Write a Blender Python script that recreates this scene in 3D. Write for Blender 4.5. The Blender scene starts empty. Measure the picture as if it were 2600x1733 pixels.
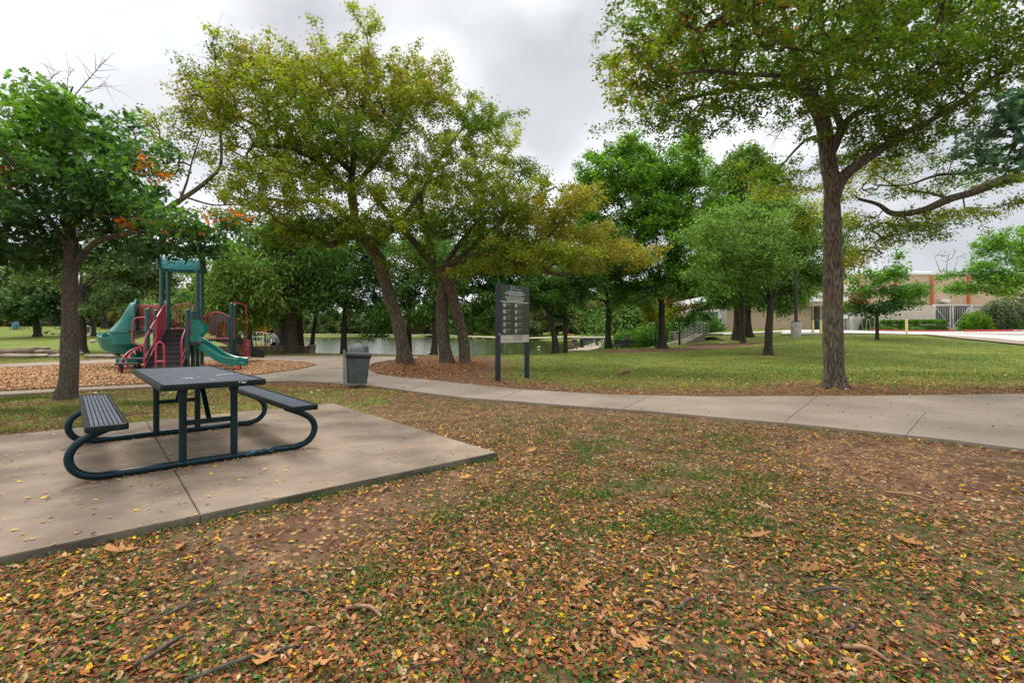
import bpy, bmesh, math, random
import numpy as np
from mathutils import Vector, Matrix

R = math.radians
sc = bpy.context.scene
col = sc.collection

# ---------------------------------------------------------------- camera
CH = 1.25                       # camera height over the ground (m)
FPX, YH = 1242.0, 842.0         # focal length and horizon row, in pixels of a 2600 px wide frame
cam_d = bpy.data.cameras.new('camera')
cam = bpy.data.objects.new('camera', cam_d); col.objects.link(cam)
cam.location = (0, 0, CH); cam.rotation_euler = (R(90), 0, 0)
cam_d.sensor_width = 36.0; cam_d.lens = FPX * 36.0 / 2600.0
cam_d.shift_y = -(866.5 - YH) / 2600.0
cam_d.clip_start = 0.05; cam_d.clip_end = 3000
sc.camera = cam

# ---------------------------------------------------------------- sky, sun, exposure
world = bpy.data.worlds.new("World"); sc.world = world; world.use_nodes = True
nt = world.node_tree; nt.nodes.clear()
def N(t, typ, **kw):
    n = t.nodes.new(typ)
    for k, v in kw.items(): setattr(n, k, v)
    return n
SUN_EL, SUN_AZ = R(52), R(-35)
sky = N(nt, 'ShaderNodeTexSky', sky_type='NISHITA', sun_disc=False)
sky.sun_elevation = SUN_EL; sky.sun_rotation = SUN_AZ
tc = N(nt, 'ShaderNodeTexCoord'); mp = N(nt, 'ShaderNodeMapping'); mp.inputs['Scale'].default_value = (1.0, 1.0, 1.9)
mp.inputs['Location'].default_value = (0.31, 0.18, 0.55)
nz = N(nt, 'ShaderNodeTexNoise'); nz.inputs['Scale'].default_value = 2.1; nz.inputs['Detail'].default_value = 7
nz.inputs['Roughness'].default_value = 0.52; nz.inputs['Distortion'].default_value = 0.35
rp = N(nt, 'ShaderNodeValToRGB')
rp.color_ramp.elements[0].position = .38; rp.color_ramp.elements[0].color = (.60, .625, .675, 1)
rp.color_ramp.elements[1].position = .54; rp.color_ramp.elements[1].color = (.89, .91, .94, 1)
e = rp.color_ramp.elements.new(.455); e.color = (.76, .775, .81, 1)
bg1 = N(nt, 'ShaderNodeBackground'); bg1.inputs[1].default_value = 0.08
bg2 = N(nt, 'ShaderNodeBackground'); bg2.inputs[1].default_value = 1.0
mx = N(nt, 'ShaderNodeMixShader'); mx.inputs[0].default_value = 0.95
wo = N(nt, 'ShaderNodeOutputWorld')
L = nt.links.new
L(tc.outputs['Generated'], mp.inputs[0]); L(mp.outputs[0], nz.inputs['Vector']); L(nz.outputs['Fac'], rp.inputs[0])
L(sky.outputs[0], bg1.inputs[0]); L(rp.outputs[0], bg2.inputs[0])
# an overcast sky is brighter overhead than near the horizon
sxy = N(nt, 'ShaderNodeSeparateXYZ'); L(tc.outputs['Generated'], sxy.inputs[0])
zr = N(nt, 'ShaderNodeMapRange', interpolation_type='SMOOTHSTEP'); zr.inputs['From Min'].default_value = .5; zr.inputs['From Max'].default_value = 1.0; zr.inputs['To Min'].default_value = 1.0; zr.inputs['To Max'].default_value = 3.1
# the banks of grey cloud
vsum = N(nt, 'ShaderNodeVectorMath', operation='MULTIPLY_ADD'); vsum.inputs[1].default_value = (.34, .34, .34)
nc = N(nt, 'ShaderNodeTexNoise'); nc.inputs['Scale'].default_value = 3.4; nc.inputs['Detail'].default_value = 8; nc.inputs['Roughness'].default_value = .55
L(tc.outputs['Generated'], nc.inputs['Vector']); L(nc.outputs['Color'], vsum.inputs[0]); L(tc.outputs['Generated'], vsum.inputs[2])
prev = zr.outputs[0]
for (px_, py_, rad, amt) in [(1420, 225, .15, .48), (1180, 40, .10, .30), (850, 60, .12, .24), (660, 60, .09, .18), (330, 60, .12, .12), (560, 290, .16, .16), (1420, 20, .10, .16), (2450, 560, .20, .22), (1640, 40, .10, .18)]:
    dv = Vector(((px_ - 1300) / FPX, 1, (YH - py_) / FPX)).normalized() + Vector((.17, .17, .17))
    dn = N(nt, 'ShaderNodeVectorMath', operation='DISTANCE'); dn.inputs[1].default_value = dv; L(vsum.outputs[0], dn.inputs[0])
    mr_ = N(nt, 'ShaderNodeMapRange', interpolation_type='SMOOTHSTEP'); mr_.inputs['From Min'].default_value = rad * .35; mr_.inputs['From Max'].default_value = rad * 1.35; mr_.inputs['To Min'].default_value = 1 - amt * .75; mr_.inputs['To Max'].default_value = 1.0
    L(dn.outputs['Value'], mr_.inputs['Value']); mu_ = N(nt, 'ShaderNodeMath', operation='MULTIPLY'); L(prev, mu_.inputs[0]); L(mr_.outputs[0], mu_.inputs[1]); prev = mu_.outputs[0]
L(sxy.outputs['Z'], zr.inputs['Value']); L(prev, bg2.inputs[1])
L(bg1.outputs[0], mx.inputs[1]); L(bg2.outputs[0], mx.inputs[2]); L(mx.outputs[0], wo.inputs[0])

sd = bpy.data.lights.new('sun', 'SUN'); sun = bpy.data.objects.new('sun', sd); col.objects.link(sun)
sd.energy = 1.5; sd.angle = R(11); sd.color = (1, .94, .85)
sdir = Vector((math.sin(SUN_AZ) * math.cos(SUN_EL), math.cos(SUN_AZ) * math.cos(SUN_EL), math.sin(SUN_EL)))
sun.rotation_euler = sdir.to_track_quat('Z', 'Y').to_euler()
sc.view_settings.view_transform = 'Standard'; sc.view_settings.look = 'None'
sc.view_settings.exposure = 0.38; sc.view_settings.gamma = 1.0

# ---------------------------------------------------------------- helpers
def W(px, py, Z):
    """a point of the place from the column and row it shows at and its distance"""
    return Vector(((px - 1300.0) / FPX * Z, Z, CH + (YH - py) / FPX * Z))
def G0(px, py, h=0.0):
    """the point at height h under a column and row"""
    Z = (CH - h) * FPX / (py - YH)
    return Vector(((px - 1300.0) / FPX * Z, Z, h))

def tag(o, label=None, cat=None, group=None, kind=None):
    if label: o['label'] = label
    if cat: o['category'] = cat
    if group: o['group'] = group
    if kind: o['kind'] = kind
    return o
def link(name, me, m=None, parent=None, smooth=False):
    if m is not None:
        for x in (m if isinstance(m, (list, tuple)) else [m]): me.materials.append(x)
    if smooth and len(me.polygons):
        me.polygons.foreach_set('use_smooth', np.ones(len(me.polygons), dtype=bool))
    o = bpy.data.objects.new(name, me); col.objects.link(o)
    if parent is not None:
        o.parent = parent
        o.matrix_parent_inverse = parent.matrix_basis.inverted()
    return o
def thing(name, label, cat, loc=(0, 0, 0), rz=0.0, group=None):
    o = bpy.data.objects.new(name, None); col.objects.link(o)
    o.empty_display_size = .2
    o.location = loc; o.rotation_euler = (0, 0, rz)
    return tag(o, label, cat, group)
def copy_tree(o, parent=None):
    c = o.copy(); col.objects.link(c)
    if parent is not None: c.parent = parent
    for ch in [x for x in o.children]: copy_tree(ch, c)
    return c
def np_mesh(name, V, F, colors=None):
    """V (n,3); F (m,k) array, or list of such arrays"""
    me = bpy.data.meshes.new(name)
    if isinstance(F, np.ndarray): F = [F]
    V = np.asarray(V, dtype=np.float32)
    me.vertices.add(len(V)); me.vertices.foreach_set('co', V.ravel())
    lt = np.concatenate([f.ravel() for f in F]).astype(np.int32)
    st = []; a = 0
    for f in F:
        st.append(a + np.arange(len(f)) * f.shape[1]); a += f.size
    st = np.concatenate(st).astype(np.int32)
    me.loops.add(len(lt)); me.loops.foreach_set('vertex_index', lt)
    me.polygons.add(len(st)); me.polygons.foreach_set('loop_start', st)
    me.update(calc_edges=True)
    if colors is not None:
        at = me.color_attributes.new('Col', 'FLOAT_COLOR', 'POINT')
        c = np.ones((len(V), 4), dtype=np.float32); c[:, :3] = colors
        at.data.foreach_set('color', c.ravel())
    return me
class MB:
    """collects simple solids into one mesh"""
    def __init__(s): s.b = bmesh.new()
    def box(s, c, d, rot=None, bev=0.0):
        m = Matrix.Translation(Vector(c)) @ (rot.to_4x4() if rot is not None else Matrix()) @ Matrix.Diagonal((d[0], d[1], d[2], 1))
        r = bmesh.ops.create_cube(s.b, size=1.0, matrix=m)
        if bev > 0:
            es = list({e for v in r['verts'] for e in v.link_edges})
            bmesh.ops.bevel(s.b, geom=es, offset=bev, segments=2, affect='EDGES', profile=.5)
        return s
    def beam(s, p, q, w, h, bev=0.0, up=(0, 0, 1)):
        p = Vector(p); q = Vector(q); d = (q - p); l = d.length; d.normalize()
        u = Vector(up); x = d.cross(u)
        if x.length < 1e-4: x = d.cross(Vector((1, 0, 0)))
        x.normalize(); z = x.cross(d)
        rot = Matrix((x, d, z)).transposed()
        return s.box((p + q) / 2, (w, l, h), rot, bev)
    def tube(s, pts, r, k=10, caps=True):
        pts = [Vector(p) for p in pts]; n = len(pts)
        rs = r if isinstance(r, (list, tuple)) else [r] * n
        rings = []; x = None
        for i, p in enumerate(pts):
            t = (pts[min(i + 1, n - 1)] - pts[max(i - 1, 0)])
            if t.length < 1e-9: t = Vector((0, 0, 1))
            t.normalize()
            if x is None:
                x = t.orthogonal().normalized()
            else:
                x = (x - t * x.dot(t))
                x = x.normalized() if x.length > 1e-6 else t.orthogonal().normalized()
            y = t.cross(x)
            rings.append([s.b.verts.new(p + (x * math.cos(a) + y * math.sin(a)) * rs[i]) for a in [2 * math.pi * j / k for j in range(k)]])
        for a, b in zip(rings, rings[1:]):
            for j in range(k):
                s.b.faces.new((a[j], a[(j + 1) % k], b[(j + 1) % k], b[j]))
        if caps:
            s.b.faces.new(list(reversed(rings[0]))); s.b.faces.new(rings[-1])
        return s
    def lathe(s, c, prof, k=20, ax=None):
        """prof list of (r, z)"""
        M = (ax.to_3x3() if ax is not None else Matrix.Identity(3)); c = Vector(c)
        rings = []
        for r, z in prof:
            rings.append([s.b.verts.new(c + M @ Vector((r * math.cos(2 * math.pi * j / k), r * math.sin(2 * math.pi * j / k), z))) for j in range(k)])
        for a, b in zip(rings, rings[1:]):
            for j in range(k): s.b.faces.new((a[j], a[(j + 1) % k], b[(j + 1) % k], b[j]))
        s.b.faces.new(list(reversed(rings[0]))); s.b.faces.new(rings[-1])
        return s
    def prism(s, poly, z0, z1, side_only=False):
        """poly: list of (x, y) ; z0,z1 numbers"""
        a = [s.b.verts.new((x, y, z0)) for x, y in poly]; b = [s.b.verts.new((x, y, z1)) for x, y in poly]
        n = len(poly)
        for j in range(n): s.b.faces.new((a[j], a[(j + 1) % n], b[(j + 1) % n], b[j]))
        s.b.faces.new(b); s.b.faces.new(list(reversed(a)))
        return s
    def poly3(s, pts, t):
        """planar polygon pts thickened by vector t"""
        t = Vector(t)
        a = [s.b.verts.new(Vector(p)) for p in pts]; b = [s.b.verts.new(Vector(p) + t) for p in pts]
        n = len(a)
        for j in range(n): s.b.faces.new((a[j], a[(j + 1) % n], b[(j + 1) % n], b[j]))
        s.b.faces.new(b); s.b.faces.new(list(reversed(a)))
        return s
    def loft(s, rings, closed=True, caps=True):
        R_ = [[s.b.verts.new(Vector(p)) for p in r] for r in rings]
        for a, b in zip(R_, R_[1:]):
            k = len(a)
            for j in range(k if closed else k - 1): s.b.faces.new((a[j], a[(j + 1) % k], b[(j + 1) % k], b[j]))
        if caps and closed:
            s.b.faces.new(list(reversed(R_[0]))); s.b.faces.new(R_[-1])
        return s
    def xform(s, M):
        bmesh.ops.transform(s.b, matrix=M, verts=s.b.verts); return s
    def build(s, name, m, parent=None, smooth=False, angle=40):
        bmesh.ops.recalc_face_normals(s.b, faces=s.b.faces)
        me = bpy.data.meshes.new(name); s.b.to_mesh(me); s.b.free()
        o = link(name, me, m, None, smooth)
        if smooth:
            for e in me.edges: pass
            try:
                me.set_sharp_from_angle(angle=R(angle))
            except Exception: pass
        if parent is not None:
            o.parent = parent      # geometry given in the parent's own frame
        return o
def cr(pts, n=6):
    """smooth curve through points (Catmull-Rom); points may carry extra numbers"""
    P = np.array(pts, dtype=float)
    P = np.vstack([2 * P[0] - P[1], P, 2 * P[-1] - P[-2]])
    out = []
    for i in range(1, len(P) - 2):
        for t in np.linspace(0, 1, n, endpoint=False):
            a, b, c, d = P[i - 1], P[i], P[i + 1], P[i + 2]
            out.append(.5 * ((2 * b) + (-a + c) * t + (2 * a - 5 * b + 4 * c - d) * t * t + (-a + 3 * b - 3 * c + d) * t ** 3))
    out.append(P[-2]); return np.array(out)
def inpoly(x, y, poly):
    x = np.asarray(x); y = np.asarray(y); c = np.zeros(x.shape, bool); n = len(poly); j = n - 1
    for i in range(n):
        xi, yi = poly[i][0], poly[i][1]; xj, yj = poly[j][0], poly[j][1]
        t = ((yi > y) != (yj > y)) & (x < (xj - xi) * (y - yi) / (yj - yi + 1e-12) + xi)
        c ^= t; j = i
    return c
def polydist(x, y, poly):
    x = np.asarray(x, float); y = np.asarray(y, float); d = np.full(x.shape, 1e9); n = len(poly)
    for i in range(n):
        ax, ay = poly[i][0], poly[i][1]; bx, by = poly[(i + 1) % n][0], poly[(i + 1) % n][1]
        vx, vy = bx - ax, by - ay; L2 = vx * vx + vy * vy + 1e-12
        t = np.clip(((x - ax) * vx + (y - ay) * vy) / L2, 0, 1)
        d = np.minimum(d, np.hypot(x - ax - t * vx, y - ay - t * vy))
    return np.where(inpoly(x, y, poly), -d, d)
def sst(a, b, x):
    t = np.clip((x - a) / (b - a), 0, 1); return t * t * (3 - 2 * t)
_ns = np.random.default_rng(77)
_tab = _ns.random((256, 256))
def vnoise(x, y):
    xi = np.floor(x).astype(int); yi = np.floor(y).astype(int); fx = x - xi; fy = y - yi
    fx = fx * fx * (3 - 2 * fx); fy = fy * fy * (3 - 2 * fy)
    g = lambda a, b: _tab[a & 255, b & 255]
    return (g(xi, yi) * (1 - fx) + g(xi + 1, yi) * fx) * (1 - fy) + (g(xi, yi + 1) * (1 - fx) + g(xi + 1, yi + 1) * fx) * fy
def fbm(x, y, o=4):
    s = 0; a = 1; t = 0
    for i in range(o):
        s = s + a * vnoise(x * 2 ** i + 17 * i, y * 2 ** i + 31 * i); t += a; a *= .5
    return s / t

# ---------------------------------------------------------------- materials
def pmat(name, c, rough=.6, metal=0.0, c2=None, scale=8.0, bump=0.0, bscale=40.0, spec=.5, detail=5, stretch=(1, 1, 1), lo=.35, hi=.65, coat=0.0):
    m = bpy.data.materials.new(name); m.use_nodes = True; t = m.node_tree; b = t.nodes['Principled BSDF']
    b.inputs['Roughness'].default_value = rough; b.inputs['Metallic'].default_value = metal
    b.inputs['Specular IOR Level'].default_value = spec; b.inputs['Coat Weight'].default_value = coat
    if c2 is None: c2 = tuple(x * .78 for x in c)
    co = N(t, 'ShaderNodeTexCoord'); mpp = N(t, 'ShaderNodeMapping'); mpp.inputs['Scale'].default_value = stretch
    n = N(t, 'ShaderNodeTexNoise'); n.inputs['Scale'].default_value = scale; n.inputs['Detail'].default_value = detail
    r = N(t, 'ShaderNodeValToRGB'); r.color_ramp.elements[0].position = lo; r.color_ramp.elements[1].position = hi
    r.color_ramp.elements[0].color = (*c2, 1); r.color_ramp.elements[1].color = (*c, 1)
    l = t.links.new
    l(co.outputs['Object'], mpp.inputs[0]); l(mpp.outputs[0], n.inputs['Vector']); l(n.outputs['Fac'], r.inputs[0]); l(r.outputs[0], b.inputs['Base Color'])
    if bump > 0:
        n2 = N(t, 'ShaderNodeTexNoise'); n2.inputs['Scale'].default_value = bscale; n2.inputs['Detail'].default_value = 6
        bp = N(t, 'ShaderNodeBump'); bp.inputs['Strength'].default_value = 1.0; bp.inputs['Distance'].default_value = bump
        l(mpp.outputs[0], n2.inputs['Vector']); l(n2.outputs['Fac'], bp.inputs['Height']); l(bp.outputs[0], b.inputs['Normal'])
    return m
def bark_mat(name, dark, light, s=9.0, vs=.22, bump=.03, rid=.5):
    m = bpy.data.materials.new(name); m.use_nodes = True; t = m.node_tree; b = t.nodes['Principled BSDF']; l = t.links.new
    b.inputs['Roughness'].default_value = .95; b.inputs['Specular IOR Level'].default_value = .15
    co = N(t, 'ShaderNodeTexCoord'); mpp = N(t, 'ShaderNodeMapping'); mpp.inputs['Scale'].default_value = (1, 1, vs)
    nd = N(t, 'ShaderNodeTexNoise'); nd.inputs['Scale'].default_value = s * .8; nd.inputs['Detail'].default_value = 4
    mixv = N(t, 'ShaderNodeVectorMath', operation='MULTIPLY_ADD'); mixv.inputs[1].default_value = (.14, .14, .14)
    l(co.outputs['Object'], mpp.inputs[0]); l(mpp.outputs[0], nd.inputs['Vector']); l(nd.outputs['Color'], mixv.inputs[0]); l(mpp.outputs[0], mixv.inputs[2])
    v = N(t, 'ShaderNodeTexVoronoi', feature='DISTANCE_TO_EDGE'); v.inputs['Scale'].default_value = s * 3.2
    l(mixv.outputs[0], v.inputs['Vector'])
    nf = N(t, 'ShaderNodeTexNoise'); nf.inputs['Scale'].default_value = s * 5; nf.inputs['Detail'].default_value = 8; nf.inputs['Roughness'].default_value = .65
    l(mpp.outputs[0], nf.inputs['Vector'])
    mr = N(t, 'ShaderNodeMapRange'); mr.inputs['From Min'].default_value = 0; mr.inputs['From Max'].default_value = rid
    l(v.outputs['Distance'], mr.inputs['Value'])
    mm = N(t, 'ShaderNodeMath', operation='MULTIPLY_ADD'); mm.inputs[1].default_value = .55
    l(nf.outputs['Fac'], mm.inputs[2]); l(mr.outputs[0], mm.inputs[0])
    r = N(t, 'ShaderNodeValToRGB'); r.color_ramp.elements[0].position = .42; r.color_ramp.elements[1].position = .95
    r.color_ramp.elements[0].color = (*dark, 1); r.color_ramp.elements[1].color = (*light, 1)
    l(mm.outputs[0], r.inputs[0])
    nb = N(t, 'ShaderNodeTexNoise'); nb.inputs['Scale'].default_value = 1.7; nb.inputs['Detail'].default_value = 3
    l(co.outputs['Object'], nb.inputs['Vector'])
    hs = N(t, 'ShaderNodeMixRGB', blend_type='MULTIPLY'); hs.inputs[0].default_value = .5
    l(r.outputs[0], hs.inputs[1]); l(nb.outputs['Color'], hs.inputs[2])
    g = N(t, 'ShaderNodeBrightContrast'); g.inputs['Bright'].default_value = .01
    l(hs.outputs[0], g.inputs[0]); l(g.outputs[0], b.inputs['Base Color'])
    bp = N(t, 'ShaderNodeBump'); bp.inputs['Distance'].default_value = bump; bp.inputs['Strength'].default_value = 1
    l(mm.outputs[0], bp.inputs['Height']); l(bp.outputs[0], b.inputs['Normal'])
    return m
def leaf_mat(name, trans=.38, rough=.55, spec=.3, tint=(1.15, 1.2, .55)):
    m = bpy.data.materials.new(name); m.use_nodes = True; t = m.node_tree; b = t.nodes['Principled BSDF']; l = t.links.new
    b.inputs['Roughness'].default_value = rough; b.inputs['Specular IOR Level'].default_value = spec
    a = N(t, 'ShaderNodeVertexColor', layer_name='Col')
    co = N(t, 'ShaderNodeTexCoord'); n = N(t, 'ShaderNodeTexNoise'); n.inputs['Scale'].default_value = 60; n.inputs['Detail'].default_value = 3
    l(co.outputs['Object'], n.inputs['Vector'])
    mr = N(t, 'ShaderNodeMapRange'); mr.inputs['To Min'].default_value = .7; mr.inputs['To Max'].default_value = 1.3
    l(n.outputs['Fac'], mr.inputs['Value'])
    mu = N(t, 'ShaderNodeVectorMath', operation='SCALE'); l(a.outputs['Color'], mu.inputs[0]); l(mr.outputs[0], mu.inputs['Scale'])
    l(mu.outputs[0], b.inputs['Base Color'])
    if trans > 0:
        tr = N(t, 'ShaderNodeBsdfTranslucent'); mc = N(t, 'ShaderNodeVectorMath', operation='MULTIPLY'); mc.inputs[1].default_value = tint
        l(mu.outputs[0], mc.inputs[0]); l(mc.outputs[0], tr.inputs[0])
        ms = N(t, 'ShaderNodeMixShader'); ms.inputs[0].default_value = trans
        l(b.outputs[0], ms.inputs[1]); l(tr.outputs[0], ms.inputs[2]); l(ms.outputs[0], t.nodes['Material Output'].inputs[0])
    return m
M = {}
M['leaf'] = leaf_mat('leaf', .5); M['leaf_matte'] = leaf_mat('leaf_matte', .3, .8, .1)
M['litter'] = leaf_mat('litter', .0, .85, .12)
M['bark_elm'] = bark_mat('bark_elm', (.022, .017, .012), (.40, .325, .225), 9, .13, .04)
M['bark_oak'] = bark_mat('bark_oak', (.05, .04, .03), (.25, .205, .155), 11, .3, .015, .7)
M['bark_dark'] = bark_mat('bark_dark', (.022, .017, .013), (.13, .10, .075), 7, .2, .02)
M['bark_cypress'] = bark_mat('bark_cypress', (.025, .018, .014), (.17, .12, .085), 8, .06, .03)
M['twig'] = pmat('twig', (.10, .08, .065), .9, c2=(.04, .03, .025), scale=30)
M['dead_twig'] = pmat('dead_twig', (.26, .23, .21), .9, c2=(.12, .10, .09), scale=30)
M['concrete'] = pmat('concrete', (.40, .335, .27), .9, c2=(.27, .22, .175), scale=1.3, bump=.002, bscale=140, spec=.2, detail=10, lo=.3, hi=.72)
M['concrete_pale'] = pmat('concrete_pale', (.56, .52, .47), .9, c2=(.43, .40, .36), scale=.8, bump=.003, bscale=90, spec=.2, detail=8)
M['green_powder'] = pmat('green_powder', (.003, .026, .033), .36, c2=(.002, .014, .019), scale=6, bump=.0004, bscale=60, spec=.26)
M['rim_green'] = pmat('rim_green', (.006, .012, .008), .5, c2=(.002, .004, .003), scale=9, bump=.0006, bscale=70, spec=.16)
M['slat_grey'] = pmat('slat_grey', (.070, .082, .108), .36, c2=(.045, .058, .082), scale=4, bump=.0005, bscale=80, spec=.5, coat=.1)
# ---------------------------------------------------------------- terrain
def cp(px, Z, z): return ((px - 1300.0) / FPX * Z, Z, z)
CPS = [cp(*a) for a in [
 (0,24,0),(300,24,0),(0,34,0.02),(300,34,.02),(0,45,.15),(250,45,.15),(0,60,.6),(250,60,.6),(0,75,1.45),(250,75,1.4),(0,95,2.2),(250,95,2.1),(0,150,2.6),(250,150,2.5),
 (400,40,.05),(400,60,.2),(420,90,.8),(420,150,1.2),(560,40,0),(560,70,.05),(680,30,0),(680,60,0),(700,110,0),(700,200,.1),(900,230,.0),(1100,230,.1),(1300,190,.2),(1300,300,1.5),(900,350,1.2),(500,350,3),
 (800,28,0),(1000,27,0),(1000,31,-.35),(1300,27,0),(1300,31,-.5),(1450,30,0),(1450,37,-.3),(1450,48,-.5),(1550,34,.1),(1580,43,-.42),(1550,60,-.5),(1550,90,-.4),(1650,60,-.3),(1640,44,-.25),
 (1500,140,.3),(1600,200,2.5),(1500,250,4),
 (1680,32,.17),(1714,36,.3),(1750,37,.4),(1800,40.5,1.0),(1860,42.5,1.15),(1930,44,1.22),(1880,38,.52),(1883,35,.43),(1800,30,.2),(1951,23,.157),(2020,33,.90),(2010,29,.55),(2000,45,1.3),(2227,29,.78),(2300,34,.97),(2300,48,1.25),(2600,48,1.25),
 (2600,26,.5),(2600,19,.15),(2300,19,.12),(2100,14,0),(2600,14,0),(1951,18,.03),(1700,22,0),(1500,20,0),(1300,20,0),(3000,30,.7),(3000,50,1.3),(2600,80,1.7),(2300,80,1.7),(2000,60,1.65),(1850,60,1.6),(1900,120,2),(2600,160,3),
 (3400,30,.8),(-800,30,0),(-800,60,.6),(-800,90,2),(0,10,0),(700,10,0),(1300,10,0),(1900,10,0),(2600,10,0)]]
CPS += [(x, y, 0) for x in (-30, -10, 5, 25) for y in (-30, 0)]
CPA = np.array(CPS)
def _k(r2): return .5 * r2 * np.log(r2 + 1e-9)
def _warp(x, y):       # compress the far field so that control points stay evenly spread
    r = np.hypot(x, y) + 1e-6; s = np.log1p(r / 12.0) / r; return x * s, y * s
_cx, _cy = _warp(CPA[:, 0], CPA[:, 1])
_n = len(CPA); _A = np.zeros((_n + 3, _n + 3))
_A[:_n, :_n] = _k((_cx[:, None] - _cx) ** 2 + (_cy[:, None] - _cy) ** 2) + np.eye(_n) * 1e-4
_A[:_n, _n] = 1; _A[:_n, _n + 1] = _cx; _A[:_n, _n + 2] = _cy; _A[_n:, :_n] = _A[:_n, _n:].T
_w = np.linalg.solve(_A, np.concatenate([CPA[:, 2], [0, 0, 0]]))
def P2(px, Z): return ((px - 1300.0) / FPX * Z, Z)
LAKE = [P2(*a) for a in [(760,33),(900,31),(1050,30.5),(1200,31),(1330,32.5),(1390,36),(1413,44),(1436,53),(1470,66),(1500,84),(1520,106),(1440,118),(1330,122),(1240,140),(1100,190),(900,205),(640,210),(560,150),(620,90),(690,62),(735,45)]]
WATER_Z = -.75
def terr(x, y):
    x = np.atleast_1d(np.asarray(x, float)); y = np.atleast_1d(np.asarray(y, float)); sh = x.shape
    x = x.ravel(); y = y.ravel(); wx, wy = _warp(x, y)
    z = np.empty_like(x)
    for i in range(0, len(x), 20000):
        s = slice(i, i + 20000)
        z[s] = _k((wx[s, None] - _cx) ** 2 + (wy[s, None] - _cy) ** 2) @ _w[:_n] + _w[_n] + _w[_n + 1] * wx[s] + _w[_n + 2] * wy[s]
    lim = np.where(x > 1, 13.5, np.where(x < -4, 24.0, 24 - (x + 4) / 5 * 10.5))
    z = z * sst(0, 6, y - lim)
    z = np.clip(z, -1, 9)
    d = polydist(x, y, LAKE)
    z = z + (-1.7 - z) * (1 - sst(-1.6, .9, d))
    return z.reshape(sh)
def T(x, y): return float(terr([x], [y])[0])
def GP(px, Z, dz=0.0):
    x, y = P2(px, Z); return Vector((x, y, T(x, y) + dz))

# outlines of the paved areas on the flat ground
PATH_H = .045
def gp(l, h=PATH_H): return [tuple(G0(a, b, h)[:2]) for a, b in l]
PATH = gp([(2750,1158),(2600,1139),(2400,1114),(2211,1094),(2040,1077),(1879,1063),(1650,1043),(1437,1028),(1300,1017),(1165,1007),(1046,992),(957,980),(868,973),(808,969),(749,966),(671,968),(560,971),(384,981),(200,990),(0,1001.5),(-300,1020),
   (-300,1008),(0,993.5),(200,983),(384,974),(540,963),(660,950.5),(767,936),(806,925),(770,918),(719,914.5),(633,911),(480,914),(290,920.5),(0,931.5),(-300,943),(-300,933),(0,924),(290,911.5),(480,906),(600,904),(720,903.5),(840,903),(960,904),(1060,904.5),(1062,907.5),(1011,911),(951,920),
   (930,932),(957,949),(1010,956),(1076,962.5),(1195,975),(1326,988),(1547,1001),(1800,1006),(2211,1004),(2600,999),(2900,995)])
MULCH = gp([(0,931.5),(290,920.5),(480,914),(633,911),(719,914.5),(770,918),(806,925),(767,936),(660,950.5),(540,963),(384,974),(200,983),(0,993.5),(-300,1008),(-300,943)], .0)
BED = gp([(957,949),(930,932),(951,920),(1011,912),(1150,911),(1230,915),(1215,930),(1150,948),(1076,960)], 0)
U1 = Vector((-.751, -.660, 0)); A0 = Vector((-.15, 4.84, 0)); B0 = Vector((-3.0, 8.18, 0))
SLAB = [(A0.x, A0.y), (B0.x, B0.y), ((B0 + U1 * 9)[0], (B0 + U1 * 9)[1]), ((A0 + U1 * 9)[0], (A0 + U1 * 9)[1])]
DRY1 = [tuple(G0(a, b)[:2]) for a, b in [(2100,1110),(2330,1120),(2650,1160),(2700,1330),(2450,1330),(2200,1270),(2060,1200),(1980,1150)]]
DRY2 = [tuple(G0(a, b)[:2]) for a, b in [(560,1345),(880,1250),(1130,1165),(1210,1180),(1050,1290),(950,1390),(820,1450),(640,1470),(430,1440)]]

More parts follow.
